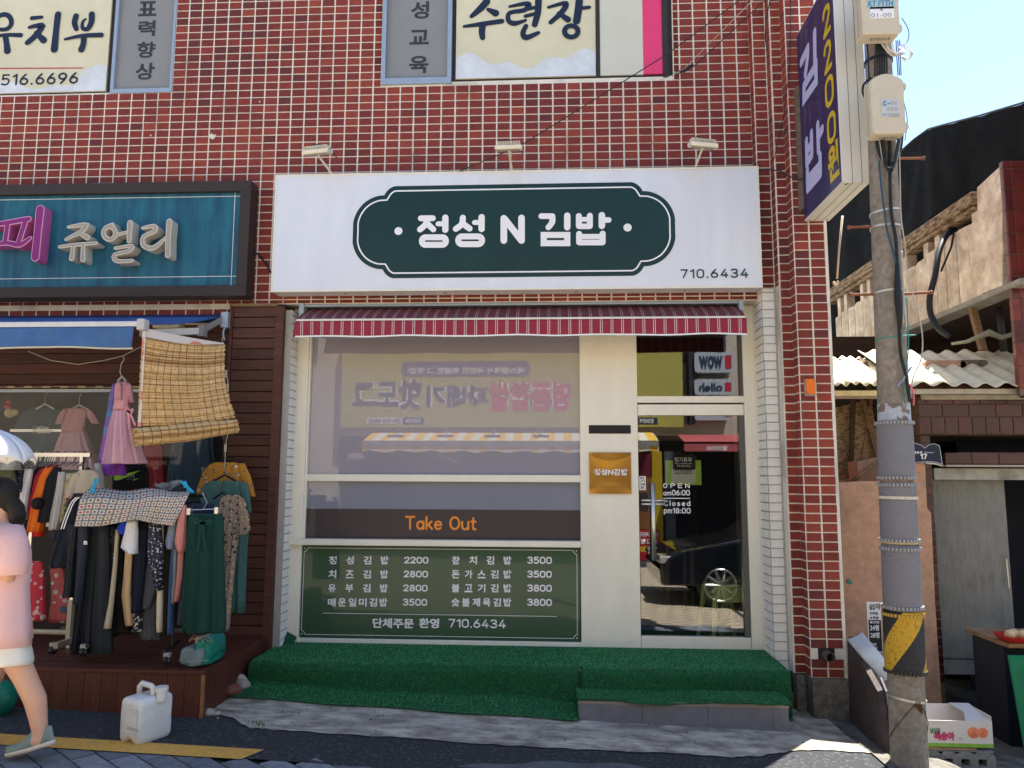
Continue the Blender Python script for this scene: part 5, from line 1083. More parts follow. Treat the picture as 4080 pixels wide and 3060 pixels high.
while z < z1:
    x = x0+(s_*1.73/2 if row % 2 else 0)
    while x < x1:
        c = [(x+s_*math.cos(R(90+60*k)), z+s_*math.sin(R(90+60*k))) for k in range(4)]
        for (ax, az), (bx_, bz) in zip(c[:-1], c[1:]): d = Vector((bx_-ax, bz-az)).normalized()*.0009; mb.add([(ax-d.y, YA2-.08, az+d.x), (ax+d.y, YA2-.08, az-d.x), (bx_+d.y, YA2-.08, bz-d.x), (bx_-d.y, YA2-.08, bz+d.x)], [(0, 1, 2, 3)])
        x += s_*1.73
    z += s_*1.5; row += 1
obj('chicken_wire', mb, M('wire_mesh', (.22, .20, .15), .6, metal=.4), al, kind='stuff')
P4 = [at(*p, .2) for p in ((3415, 1840), (3510, 1820), (3512, 1925), (3420, 1925))]; mb = MB(); mb.prism([(p.x, p.z) for p in P4], .2, .4); obj('block', mb, plaster, al)
A, Bq = at(3480, 1570, .3), at(3410, 1920, .3); mb = MB(); mb.tube([A, Bq], .006, 5); obj('rod', mb, rust, al)
A, Bq = at(3385, 1925, .1), at(3500, 1835, .1); mb = MB(); mb.tube([A, Bq], .016, 8); obj('pipe', mb, oldwood, al, smooth_=True)
# stored rocks on the lintel
for px, py, s2, mt in ((3760, 1480, (.17, .1, .085), plaster), (3870, 1478, (.12, .1, .10), M('rough_stone', (.17, .14, .09), .9, .4, 20, .9, 20))):
    c = at(px, py, .4); mb = MB(); mb.rbox(c.x-s2[0], c.x+s2[0], .35, .55, c.z-.12, c.z+.09, .03); obj('block', mb, mt, nb_, bevel=.01)
# black shading net above the parapet
netm = bpy.data.materials.new('shade_net'); netm.use_nodes = True; n = netm.node_tree.nodes; l = netm.node_tree.links; n['Principled BSDF'].inputs['Specular IOR Level'].default_value = .1; b = n['Principled BSDF']; b.inputs['Roughness'].default_value = .75; b.inputs['Roughness'].default_value = .9
tc = n.new('ShaderNodeTexCoord'); t = n.new('ShaderNodeTexNoise'); t.inputs['Scale'].default_value = 3; t.inputs['Detail'].default_value = 10; l.new(tc.outputs['Object'], t.inputs['Vector']); r_ = n.new('ShaderNodeValToRGB'); r_.color_ramp.elements[0].color = (.002, .002, .002, 1); r_.color_ramp.elements[1].color = (.0075, .007, .007, 1); r_.color_ramp.elements[0].position = .35; r_.color_ramp.elements[1].position = .75; l.new(t.outputs[0], r_.inputs[0]); l.new(r_.outputs[0], b.inputs['Base Color'])
wv = n.new('ShaderNodeTexNoise'); wv.inputs['Scale'].default_value = 260; wv.inputs['Detail'].default_value = 1; l.new(tc.outputs['Object'], wv.inputs['Vector']); lt = n.new('ShaderNodeMath'); lt.operation = 'LESS_THAN'; lt.inputs[1].default_value = .77; l.new(wv.outputs[0], lt.inputs[0]); l.new(lt.outputs[0], b.inputs['Alpha'])
XNt = 3.98
def netf(px, py, X=XNt): v = atx(px, py, X); return v.y, v.z
ntop = [netf(*p) for p in ((3225, 800), (3330, 720), (3480, 655), (3600, 592), (3640, 556), (3698, 514), (3760, 497), (3900, 461), (4080, 408))]
yb0 = ntop[-1][0]-1.2; ntop.append((yb0, ntop[-1][1]-.25)); yA = ntop[0][0]; ypk = ntop[5][0]
def nf(u, v):
    k = u*(len(ntop)-1); i = min(int(k), len(ntop)-2); t = k-i; y = ntop[i][0]*(1-t)+ntop[i+1][0]*t; z1 = ntop[i][1]*(1-t)+ntop[i+1][1]*t; z0 = 3.3
    z = z1+(z0-z1)*v; q = (y-ypk)/(.25+v*1.2)   # folds fan out from the peak
    x = XNt-.16*v*math.exp(-q*q*3)-.03*abs(math.sin(y*3.3+v))*v+.035*v*math.sin(q*9)*math.exp(-abs(q)*.8)+.02*math.sin(y*7+v*1.5)*v
    return (x, y, z-.012*abs(math.sin(y*6))*(1-v))
mb = MB(); mb.grid(nf, 180, 50); net = tag(obj('shade_net', mb, netm, smooth_=True), 'torn black shading net draped over a frame above the cracked parapet', 'shading net')
mb = MB(); p0, p1 = ntop[5], ntop[8]; mb.tube([(XNt, ntop[i][0], ntop[i][1]) for i in range(0, 9)], .010, 6); obj('frame_rail', mb, blk, net)
rope_m = M('rope_cream', (.55, .48, .34), .8, .2, 60)
ro = MB(); ro.tube([at(3357, 860, .5), at(3343, 1000, .5), at(3335, 1110, .5)], .009, 6); k_ = at(3333, 1130, .5)
for k in range(5): ro.sphere((k_.x+random.uniform(-.02, .02), .5+random.uniform(-.01, .01), k_.z+random.uniform(-.015, .015)), .013, 6)
tag(obj('rope', ro, rope_m, smooth_=True), 'thick cream rope hanging below the blue projecting sign', 'rope')
cb = MB(); Pq = [at(*p, Y_) for p, Y_ in (((3850, 885), .9), ((3790, 915), .75), ((3745, 990), .6), ((3725, 1100), .5), ((3705, 1180), .5), ((3708, 1250), .5), ((3740, 1310), .45), ((3790, 1345), .4))]
Q = []
for i in range(len(Pq)-1):
    p0, p1, p2, p3 = Pq[max(i-1, 0)], Pq[i], Pq[i+1], Pq[min(i+2, len(Pq)-1)]
    for k in range(6): t = k/6; Q.append(.5*((2*p1)+(p2-p0)*t+(2*p0-5*p1+4*p2-p3)*t*t+(3*p1-p0-3*p2+p3)*t**3))
cb.tube(Q, .026, 10); cab = tag(obj('thick_cable', cb, blk, smooth_=True), 'thick black cable bundle curving down in front of the cracked parapet', 'cable')
cb = MB(); cb.tube([at(3802, 920, .7), at(3790, 985, .62), at(3750, 1080, .5)], .010, 6); obj('branch', cb, blk, cab, smooth_=True)
# rags and hoses on top of the corrugated roof
cb = MB(); cb.tube([at(3790, 1370, .35), at(3850, 1362, .3), at(3905, 1340, .3), at(3940, 1325, .3), at(3990, 1345, .3), at(4060, 1325, .3), at(4150, 1320, .3)], [.012, .016, .02, .03, .022, .018, .014], 8)
tag(obj('old_hose', cb, M('hose_grey_green', (.28, .28, .2), .7, .2, 10), smooth_=True), 'grey green hose and rags lying along the top of the corrugated roof', 'hose')

# ------------------------------------------------------------------ small things at the foot of the pole
adr = thing('address_plate', 'dark blue street number plate reading 17 behind the pole', 'sign', (at(3700, 1800, -.1).x, -.12, at(3700, 1850, -.12).z))
Ya = -.12; fpx = [(3600, 1775), (3628, 1764), (3650, 1764), (3672, 1772), (3684, 1782), (3700, 1770), (3722, 1765), (3745, 1774), (3758, 1852), (3720, 1843), (3690, 1842), (3600, 1850)]
P_ = [(v.x, v.z) for v in [at(*p, Ya) for p in fpx]]; mb = MB(); mb.prism(P_, Ya, Ya+.004); obj('plate', mb, M('plate_navy', (.008, .016, .04), .35), adr)
ol = offset_poly(P_, .004); ol2 = offset_poly(P_, .0065); n = len(ol); mb = MB(); mb.add([(p[0], Ya-.001, p[1]) for p in ol+ol2], [(i, (i+1) % n, (i+1) % n+n, i+n) for i in range(n)]); obj('border', mb, print_white, adr)
text('팔송로', rect(3638, 1797, 3675, 1808, Ya), plane_map(Ya), print_white, adr, bold=.02); text('Palsong-ro', rect(3684, 1800, 3722, 1806, Ya), plane_map(Ya), print_white, adr); stext('17', rect(3667, 1808, 3693, 1830, Ya), plane_map(Ya), print_white, adr, wt=.2)
mb = MB(); L_ = [at(*p, Ya) for p in ((3690, 1842), (3720, 1844), (3756, 1853), (3758, 1858), (3720, 1850), (3690, 1848))]; mb.prism([(v.x, v.z) for v in L_], Ya-.004, Ya+.006); obj('bottom_edge', mb, M('plate_rim', (.5, .46, .36), .6), adr)
# leaning dark board and the white gutter piece
lbm = M('board_brown', (.055, .040, .038), .6, .3, 6, .4, 40); V = [at(3376, 2540, -.30), at(3496, 2755, -1.02), at(3532, 3035, -1.12), at(3385, 2880, -.36)]
V[2].z = ground_z(V[2].x, V[2].y)+.02; V[3].z = ground_z(V[3].x, V[3].y)+.02
mb = MB(); mb.prism_gen(V, (.035, .0, .012)); bo = tag(obj('leaning_board', mb, lbm, bevel=.003), 'dark brown board with chipped corner leaning beside the pole', 'board')
V = [at(3478, 2700, -.9), at(3500, 2755, -1.03), at(3542, 3020, -1.10), at(3520, 3030, -1.0)]
mb = MB(); mb.prism_gen([v+Vector((.045, .0, 0)) for v in V], (.02, .02, 0)); tag(obj('leaning_plank', mb, M('grey_board', (.09, .10, .12), .5, .2, 8)), 'thin grey sheet wedged behind the brown leaning board', 'board')
A, Bq = at(3402, 2530, -.50), at(3540, 2695, -.80); ax2 = (Bq-A).normalized(); side = ax2.cross(Vector((0, 1, 0))).normalized(); mb = MB(); vs = []
for e, P0 in enumerate((A, Bq)):
    for k in range(9): a = R(-100+25*k); vs.append(P0+side*.058*math.sin(a)+Vector((0, -1, 0))*.045*math.cos(a))
mb.add(vs, [(k, k+1, k+10, k+9) for k in range(8)]); tag(obj('gutter_piece', mb, M('gutter_white', (.52, .56, .55), .4, .2, 9), smooth_=True, solid=.004), 'curved white plastic gutter piece leaning between board and pole', 'gutter')
# leaflet pasted on the plaster wall
Yf = YW-.003; f0 = rect(3457, 2398, 3513, 2600, Yf); fl = thing('leaflet', 'narrow black and white flat-sale leaflet pasted on the peach wall', 'poster', (f0[0], Yf, f0[2]))
mb = MB(); mb.box(f0[0], f0[1], Yf-.001, Yf, f0[2], f0[3]); obj('paper', mb, print_white, fl); g0 = rect(3463, 2470, 3513, 2596, Yf-.001); mb = MB(); mb.box(g0[0], g0[1], Yf-.002, Yf-.001, g0[2], g0[3]); obj('black_field', mb, black, fl)
for s_, bx_, mt in (('실입', (3463, 2406, 3485, 2430), black), ('아', (3488, 2403, 3508, 2430), black), ('지하철', (3464, 2438, 3498, 2450), black), ('★특별', (3464, 2455, 3500, 2467), black), ('할인된', (3465, 2474, 3503, 2484), print_white), ('24평', (3466, 2489, 3502, 2513), print_white), ('28평', (3468, 2519, 3504, 2542), print_white), ('분양', (3470, 2562, 3492, 2572), print_white), ('사무실', (3470, 2576, 3495, 2585), print_white)):
    text(s_, rect(*bx_, Yf-.002), plane_map(Yf-.002), mt, fl, bold=.03)
gt = MB(); v = [at(*p, YW-.01) for p in ((3372, 2316), (3386, 2304), (3392, 2316), (3396, 2328), (3382, 2327))]; gt.prism([(q_.x, q_.z) for q_ in v], YW-.012, YW-.004); tag(obj('tape_scrap', gt, M('tape_green', (.02, .22, .15), .5)), 'small green scrap of tape stuck on the peach wall', 'tape')
# cinder block, board and peach box
cbk = thing('cinder_block', 'grey concrete block with three holes on the ground beside the pole', 'cinder block', (at(3830, 3000, -1.12).x, -1.0, 0))
cY = -1.12; r_ = rect(3640, 2995, 3968, 3062, cY); r_ = (r_[0], r_[1], r_[3]-.135, r_[3]); cxs = [at(x, 3030, cY).x for x in (3720, 3780, 3848, 3916)]
mb = MB(); N = 12; hw, hh_ = .026, .021; zc = (r_[2]+r_[3])/2+.005
cells = [r_[0]]+[(cxs[i]+cxs[i+1])/2 for i in range(3)]+[r_[1]]
for i, cx in enumerate(cxs):
    x0, x1 = cells[i], cells[i+1]; inner = [(cx+hw*max(-1, min(1, 1.35*math.cos(2*math.pi*k/16))), zc+hh_*max(-1, min(1, 1.35*math.sin(2*math.pi*k/16)))) for k in range(16)]
    outer = []
    for k in range(16):
        a = 2*math.pi*k/16; c, s_ = math.cos(a), math.sin(a); tt = min((x1-cx)/c if c > 1e-6 else ((x0-cx)/c if c < -1e-6 else 9), (r_[3]-zc)/s_ if s_ > 1e-6 else ((r_[2]-zc)/s_ if s_ < -1e-6 else 9)); outer.append((cx+c*tt, zc+s_*tt))
    for y in (cY, cY+.19): mb.add([(p[0], y, p[1]) for p in inner+outer], [(k, (k+1) % 16, (k+1) % 16+16, k+16) for k in range(16)])
    mb.add([(p[0], y, p[1]) for y in (cY, cY+.19) for p in inner], [(k, (k+1) % 16, (k+1) % 16+16, k+16) for k in range(16)])
for a in ((r_[0], r_[1], r_[3]), (r_[0], r_[1], r_[2])): mb.add([(a[0], cY, a[2]), (a[1], cY, a[2]), (a[1], cY+.19, a[2]), (a[0], cY+.19, a[2])], [(0, 1, 2, 3)])
for x in (r_[0], r_[1]): mb.add([(x, cY, r_[2]), (x, cY+.19, r_[2]), (x, cY+.19, r_[3]), (x, cY, r_[3])], [(0, 1, 2, 3)])
obj('block', mb, M('cinder_concrete', (.20, .20, .19), .95, .25, 30, .9, 60), cbk)
zbx = r_[3]; mb = MB(); mb.box(r_[0]-.06, at(3900, 2985, cY).x, cY+.02, cY+.36, zbx+.002, zbx+.014); tag(obj('loose_board', mb, oldwood), 'thin warped board lying on the cinder block under the peach box', 'board')
bxY = cY+.03; bb = rect(3560, 2862, 3955, 2972, bxY); zz0 = zbx+.018; hgt = bb[3]-bb[2]; W_, D_ = bb[1]-bb[0], .27
pbx = thing('peach_box', 'open cardboard peach box with pink lettering on the cinder block', 'box', ((bb[0]+bb[1])/2, bxY+D_/2, zz0)); card = M('card_white', (.62, .58, .55), .6, .05, 8); kraft = M('card_inside', (.45, .42, .42), .8)
x0, x1, y0, y1, z0, z1 = bb[0], bb[1], bxY, bxY+D_, zz0, zz0+hgt*.95
for b4 in ((x0, x1, y0, y0+.005, z0, z1), (x0, x1, y1-.005, y1, z0, z1+.03), (x0, x0+.005, y0+.005, y1-.005, z0, z1+.03), (x1-.005, x1, y0+.005, y1-.005, z0, z1+.03)): mb = MB(); mb.box(*b4); obj('side', mb, card, pbx)
mb = MB(); mb.box(x0+.005, x1-.005, y0+.005, y1-.005, z0, z0+.004); obj('bottom', mb, kraft, pbx)
mb = MB(); mb.add([(x1-.16, y0+.002, z1+.002), (x1, y0+.002, z1+.002), (x1, y1, z1+.034), (x1-.13, y1, z1+.034), (x1-.10, (y0+y1)/2, z1+.018)], [(0, 1, 2, 3, 4)]); obj('corner_flap', mb, card, pbx, solid=.003)
mb = MB(); mb.box(x0, x1+.001, y0-.001, y0, z0, z0+.022); obj('green_band', mb, M('band_green', (.22, .42, .05), .6, .2, 30), pbx)
for px, r0 in ((3878, .034), (3915, .031)):
    c = at(px, 2920, bxY); mb = MB(); mb.add([(c.x+r0*1.05*math.cos(R(t)), y0-.0015-(.001 if px > 3900 else 0), c.z+r0*math.sin(R(t))) for t in range(0, 360, 18)], [tuple(range(20))]); obj('printed_peach', mb, M('peach_print', (.70, .20, .10), .6, .35, 22), pbx)
text('복숭아', rect(3722, 2915, 3803, 2950, bxY-.002), plane_map(bxY-.003), M('magenta_ink', (.55, .03, .14), .5), pbx, bold=.05); text('남산골', rect(3706, 2900, 3745, 2922, bxY-.002), plane_map(bxY-.003), M('darkgreen_ink', (.03, .15, .04), .5), pbx, bold=.03)
text('4.5kg', rect(3815, 2938, 3833, 2947, bxY-.002), plane_map(bxY-.003), M('darkgreen_ink', (.03, .15, .04), .5), pbx)
for px in (3717, 3740, 3855): c = at(px, 2880, bxY+D_); mb = MB(); mb.rbox(c.x-.008, c.x+.008, y1-.008, y1-.005, c.z-.018, c.z+.014, .006); obj('hand_hole', mb, M('hole_dark', (.1, .09, .08), .8), pbx)
# market table at the far right
tbl = thing('market_table', 'brown-topped table with a green cloth at the right edge', 'table', (3.6, -.6, 0)); YT0 = -.75
tz = at(4050, 2580, YT0).z; tx0 = at(3960, 2570, YT0+.3).x
mb = MB(); mb.box(tx0, tx0+1.2, YT0+.12, YT0+.7, tz-.03, tz+.0); obj('tabletop', mb, oldwood, tbl, bevel=.004)
mb = MB(); mb.box(tx0+.04, tx0+1.15, YT0+.25, YT0+.66, -.15, tz-.032); obj('carcass', mb, M('dark_navy', (.01, .014, .025), .6), tbl)
xg = at(4020, 2700, YT0).x
mb = MB(); mb.grid(lambda u, v: (xg+.06*v+1.0*u, YT0+.03*math.sin(u*24)*v-.02*v, tz-.05+(ground_z(3.4, -.7)+.03-tz+.05)*v), 60, 10); obj('green_cloth', mb, M('cloth_green', (.008, .16, .07), .7, .15, 6), tbl, smooth_=True, solid=.004)
cz = at(4060, 2600, YT0-.05); bw = MB(); n_ = 24; rgs = []
for r0, z in ((.05, 0), (.085, .012), (.12, .045), (.125, .05), (.115, .046), (.08, .018)): rgs.append([(cz.x+.09+r0*math.cos(2*math.pi*k/n_), YT0+.0+.16+r0*math.sin(2*math.pi*k/n_), tz+.004+z) for k in range(n_)])
bw.loft(rgs); bwl = thing('red_bowl', 'red plastic bowl of pale peaches on the market table', 'bowl', (cz.x+.09, YT0+.16, tz)); obj('bowl', bw, M('bowl_red', (.5, .03, .025), .35), bwl, smooth_=True)
for k in range(4): mb = MB(); mb.sphere((cz.x+.05+.045*k, YT0+.13+.03*(k % 2), tz+.06), .034, 10); tag(obj('peach', mb, M('peach_skin', (.62, .48, .26), .6, .2, 20), smooth_=True), ('leftmost', 'second', 'third', 'rightmost')[k]+' pale peach lying in the red bowl on the market table', 'peach', 'peaches in the red bowl')

# ------------------------------------------------------------------ the clothes shop on the left: teal sign
tz0, tz1 = at(975, 1178, -.18).z, at(1005, 718, -.18).z; tx1 = at(990, 950, -.18).x; tx0_ = -6.2
tq = thing('teal_sign', 'teal signboard with raised pink and beige letters in a dark brown frame', 'sign', (-4.4, -.18, tz0))
fm = .09; mb = MB(); mb.box(tx0_, tx1-fm, -.135, -.02, tz0+fm, tz1-fm)
tealm = M('teal_panel', (.014, .125, .19), .45, .10, 5, col2=(.008, .065, .12), c2pos=(.35, .7), stretch=(3, 1, .45)); obj('panel', mb, tealm, tq)
for x0, x1, z0, z1 in ((tx0_, tx1, tz0, tz0+fm), (tx0_, tx1, tz1-fm, tz1), (tx1-fm, tx1, tz0+fm, tz1-fm)): mb = MB(); mb.box(x0, x1, -.18, -.02, z0, z1); obj('frame', mb, brownframe, tq, bevel=.004)
mb = MB()
def tl(a, b, w_=.0045):
    A, Bq = at(*k5(*a), -.137), at(*k5(*b), -.137); ribbon(mb, [(A.x, A.z), (Bq.x, Bq.z)], w_, lambda x, z, d: (x, -.137-d*.3, z), caps=False)
tl((-600, 305), (1943, 264)); tl((-600, 935), (1915, 905)); tl((1887, 178), (1850, 998)); obj('thin_lines', mb, print_white, tq)
def chan(data, face_m, side_m, rim_m, nm, sc, dep=.10):
    """one raised letter: face, rim line and side returns"""
    pl = lambda x, z, d: (x, -.137-d, z)
    P = [([(lambda v: (v.x, v.z))(at(*k5(*p), -.137-dep)) for p in pts], [q/sc for q in wd_] if isinstance(wd_, list) else wd_/sc, c) for pts, wd_, c in data]
    mb = MB()
    for i, (p, wv_, c) in enumerate(P): ribbon(mb, p, wv_, pl, c, d=.0, depth=dep+i*.0004)
    root = obj(nm, mb, side_m, tq)
    mb = MB()
    for i, (p, wv_, c) in enumerate(P): ribbon(mb, p, wv_, pl, c, d=dep+.003+i*.0003)
    obj('rim', mb, rim_m, root)
    mb = MB(); 
    for i, (p, wv_, c) in enumerate(P): w3 = [q-.013 for q in wv_] if isinstance(wv_, list) else wv_-.013; ribbon(mb, p, w3, pl, c, d=dep+.006+i*.0003)
    obj('face', mb, face_m, root)
S5 = 2.0109*510
mag, mags, magr = M('magenta_face', (.22, .018, .17), .45), M('magenta_side', (.48, .10, .30), .45), M('magenta_rim', (.70, .38, .55), .4)
bei, beis, beir = M('beige_face', (.34, .31, .26), .5), M('cream_side', (.50, .47, .40), .5), M('cream_rim', (.66, .64, .58), .4)
chan([([(-70, 500), (60, 478), (232, 448)], [46, 50, 52], False), ([(62, 500), (42, 640)], 50, False), ([(205, 470), (150, 640)], 52, False), ([(-60, 655), (60, 640), (160, 655), (245, 600)], [40, 46, 50, 34], False), ([(325, 372), (305, 560), (285, 755)], [78, 72, 76], False)], mag, mags, magr, 'letter_pink', S5)
chan([([(548, 512), (620, 500), (690, 498), (655, 548), (600, 575), (528, 612)], [22, 34, 46, 44, 36, 24], False), ([(640, 560), (700, 596)], [30, 50], False), ([(478, 672), (600, 655), (770, 642)], [26, 34, 30], False), ([(590, 665), (575, 765)], [36, 44], False), ([(668, 665), (665, 775)], [36, 44], False)], bei, beis, beir, 'letter_cream', S5)
chan([(ring_pts(878, 560, 48, 52), 40, True), ([(878, 500), (905, 488)], [30, 24], False), ([(940, 575), (1010, 555)], 28, False), ([(1044, 480), (1038, 560), (1036, 625)], [50, 44, 40], False), ([(925, 682), (1055, 665), (1035, 705), (920, 735), (935, 785), (1060, 782)], [26, 34, 36, 32, 36, 30], False)], bei, beis, beir, 'letter_cream', S5)
chan([([(1142, 520), (1235, 505), (1240, 545), (1150, 590), (1150, 660), (1230, 680), (1325, 600)], [24, 38, 40, 34, 42, 44, 26], False), ([(1358, 468), (1348, 600), (1345, 738)], [50, 46, 48], False)], bei, beis, beir, 'letter_cream', S5)
mb = MB(); q_ = rect(380, 716, 460, 724, -.1); mb.box(q_[0], q_[1], -.14, -.09, tz1+.002, tz1+.016); obj('top_bracket', mb, fence_grey, tq)
# plank faced column between the shops
cl = thing('plank_column', 'column clad in dark brown horizontal planks between the two shops', 'column', (-2.5, -.06, .1))
cx0, cx1, cx2 = at(928, 1300, -.06).x-.0, at(1098, 1300, -.06).x, at(1132, 1300, -.06).x; ztc = at(1000, 1222, -.06).z
mb = MB(); mb.box(cx0-.02, cx2-.005, -.035, .15, -.1, ztc); obj('core', mb, M('core_dark', (.01, .007, .006), .8), cl)
mb = MB(); mb.box(cx1, cx2, -.075, .14, .02, ztc); obj('corner_post', mb, wood_dark, cl, bevel=.004); mb = MB(); mb.box(cx0-.03, cx0-.002, -.07, .12, .42, ztc); obj('corner_post', mb, wood_dark, cl, bevel=.004)
mb = MB(); mb.box(cx0-.03, cx1+.01, -.078, -.04, ztc, ztc+.022); obj('cap', mb, oldwood, cl)
z = ztc; k = 0
while z > .12:
    h_ = .0895; dx = -.25 if z < .55 else 0; mb = MB(); mb.box(cx0+dx+(0), cx1-.002, -.060+random.uniform(-.003, .003), -.035, max(z-h_+.004, .05), z-.003); obj('plank', mb, wood_dark, cl, bevel=.003); z -= h_; k += 1
# facade planks above the window, stone below
lw = thing('clothes_shop_front', 'front of the clothes shop with dark planks above a display window and stone below', 'shopfront', (-4.3, .05, 1.5))
z = 3.0; zw1 = at(400, 1560, .05).z; zw0 = at(400, 2085, .05).z; xL = -6.2
while z > zw1+.03: h_ = .088; mb = MB(); mb.box(xL, cx0-.02, .02, .05, max(z-h_+.004, zw1+.02), z); obj('plank', mb, wood_dark, lw, bevel=.002); z -= h_
mb = MB(); mb.box(xL, cx0-.02, .05, .09, zw1-.0, 3.0); obj('backing', mb, dark, lw)
mb = MB(); mb.box(xL, cx0-.02, .0, .05, zw1-.01, zw1+.016); obj('window_head', mb, fence_grey, lw)
mb = MB(); mb.box(xL, cx0-.02, .03, .036, zw0, zw1-.01); obj('window_pane', mb, gl2, lw)
mb = MB(); mb.box(xL, cx0-.02, .02, .12, zw0-.03, zw0); obj('window_sill', mb, fence_grey, lw)
mb = MB(); mb.box(xL, cx0-.02, .07, .15, .2, zw0-.03); obj('lower_wall', mb, M('stone_joint', (.035, .03, .025), .9), lw)
stm = M('ledge_stone', (.13, .105, .08), .9, .35, 9, .7, 30, obj_var=.35); z = zw0-.04; r_i = 0
while z > .45:
    x = -4.05+(.1 if r_i % 2 else 0)+random.uniform(-.03, .03)
    while x < -3.05: w_ = random.uniform(.14, .26); mb = MB(); mb.box(x+.002, x+w_-.002, .045+random.uniform(-.012, .008), .07, z-.062, z-.003); obj('stone', mb, stm, lw, bevel=.004); x += w_
    z -= .066; r_i += 1
# dark room behind the display window
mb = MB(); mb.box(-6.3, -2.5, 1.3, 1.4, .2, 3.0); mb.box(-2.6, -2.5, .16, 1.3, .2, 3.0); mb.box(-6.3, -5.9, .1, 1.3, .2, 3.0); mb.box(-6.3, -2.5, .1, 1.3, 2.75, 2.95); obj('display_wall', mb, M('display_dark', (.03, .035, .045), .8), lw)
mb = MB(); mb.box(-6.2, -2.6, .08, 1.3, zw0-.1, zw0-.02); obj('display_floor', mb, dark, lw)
mb = MB(); a, b_ = at(40, 1715, .5), at(330, 1722, .5); mb.box(a.x, b_.x, .5, .52, a.z-.012, a.z+.012); a, b_ = at(0, 1960, .7), at(440, 1960, .7); obj('display_rail', mb, steel, lw)
# string of small lamp modules
lsn = thing('light_string', 'string of small cream lamp modules along the head of the display window', 'light string', (-3.9, -.0, 2.46)); yls = -.012
mb = MB(); mb.tube([at(x, 1542+2*math.sin(x*.02), yls) for x in range(-300, 580, 40)], .0028, 5); obj('wire', mb, palec, lsn)
lm = M('lamp_module', (.42, .33, .18), .6)
for k in range(-3, 8): c = at(45+k*70.5, 1542, yls); mb = MB(); mb.box(c.x-.032, c.x+.032, yls-.010, yls+.008, c.z-.008, c.z+.008); mb.box(c.x-.02, c.x+.02, yls-.012, yls-.009, c.z-.004, c.z+.004); obj('lamp_module', mb, lm, lsn, bevel=.002)
# blue awning
ba = thing('blue_awning', 'blue fabric awning with a silver front bar over the clothes shop', 'awning', (-4, -1.0, 2.7))
bm = M('awning_blue', (.045, .11, .29), .6, .18, 5, .2, 12); bm2 = M('awning_blue_valance', (.045, .12, .30), .65, .15, 4, .2, 12, col2=(.10, .12, .13), c2pos=(.66, .9))
YBA = -1.0; e1 = at(556, 1290, YBA); e0 = Vector((-6.6, YBA, e1.z)); w1_ = at(893, 1258, -.06); w0 = Vector((-6.6, -.06, w1_.z))
mb = MB(); mb.grid(lambda u, v: tuple((e0.lerp(e1, u)).lerp(w0.lerp(w1_, u), v)+Vector((0, 0, -.03*math.sin(math.pi*v)))), 40, 10); obj('canopy', mb, bm, ba, smooth_=True, solid=.004)
mb = MB(); mb.box(-6.6, e1.x, YBA-.025, YBA+.02, e1.z-.022, e1.z+.016); obj('front_bar', mb, M('bar_silver', (.55, .57, .60), .35, .08, 6, metal=.4), ba, bevel=.005)
mb = MB(); mb.box(e1.x-.01, e1.x+.05, YBA-.03, YBA+.05, e1.z-.05, e1.z+.035); obj('end_cap', mb, M('cap_grey', (.45, .46, .48), .5), ba, bevel=.012)
vb = at(300, 1388, YBA).z; xv = at(536, 1350, YBA).x
mb = MB(); mb.grid(lambda u, v: (-6.6+(xv+6.6)*u-.01*v*(1 if u > .97 else 0), YBA-.018+.012*math.sin(u*21)*v+.01*math.sin(u*47+1)*v, e1.z-.02+(vb-e1.z+.02)*v+.006*math.sin(u*17)*v), 120, 8); obj('valance', mb, bm2, ba, smooth_=True, solid=.003)
mb = MB(); mb.grid(lambda u, v: (-6.6+(xv+6.6)*u, YBA-.02+.012*math.sin(u*21)+.01*math.sin(u*47+1), vb-.006+.012*v+.006*math.sin(u*17)), 120, 1); obj('hem', mb, M('hem_cream', (.5, .48, .38), .7), ba, solid=.005)
A, Bq, Cq = at(555, 1340, -.9), at(800, 1330, -.35), at(900, 1270, -.08)
mb = MB(); mb.prism_gen([A, A+Vector((0, 0, .05)), Bq+Vector((0, 0, .05)), Bq], (0, .03, 0)); obj('folding_arm', mb, alu_w, ba); mb = MB(); mb.prism_gen([Bq, Bq+Vector((0, 0, .05)), Cq+Vector((0, 0, .04)), Cq], (0, .03, 0)); mb.box(Bq.x-.02, Bq.x+.03, Bq.y-.02, Bq.y+.05, Bq.z-.02, Bq.z+.07); obj('folding_arm', mb, M('arm_grey', (.25, .24, .24), .5), ba)
mb = MB(); mb.tube([(-6.6, -.09, w1_.z-.03), (w1_.x, -.09, w1_.z-.03)], .035, 10); obj('roller', mb, M('roller_navy', (.01, .02, .08), .6), ba)
mb = MB(); mb.box(cx0-.08, cx0-.02, -.12, .0, w1_.z-.11, w1_.z+.02); mb.tube([(cx0-.04, -.1, w1_.z-.06), (cx0-.055, -.12, w1_.z-.16), (cx0-.04, -.12, w1_.z-.22)], .008, 6); obj('crank', mb, fence_grey, ba)
q_ = rect(612, 1278, 720, 1306, -.3); fl2 = thing('floodlight', 'small cream floodlight tucked under the blue awning', 'floodlight', ((q_[0]+q_[1])/2, -.3, q_[2])); mb = MB(); mb.box(q_[0], q_[1], -.32, -.22, q_[2], q_[3]); obj('body', mb, lampm, fl2, bevel=.008)
mb = MB()
for k in range(10): x = q_[0]+.02+k*.016; mb.box(x, x+.006, -.322, -.319, q_[2]+.02, q_[3]-.004)
obj('vents', mb, black, fl2)
mb = MB(); mb.tube([at(110, 1398, -.5), at(200, 1435, -.5), at(310, 1452, -.5), at(420, 1435, -.5), at(490, 1418, -.5), at(572, 1376, -.6)], .004, 5); tag(obj('slack_cord', mb, palec, smooth_=True), 'slack cord sagging under the blue awning', 'cord')

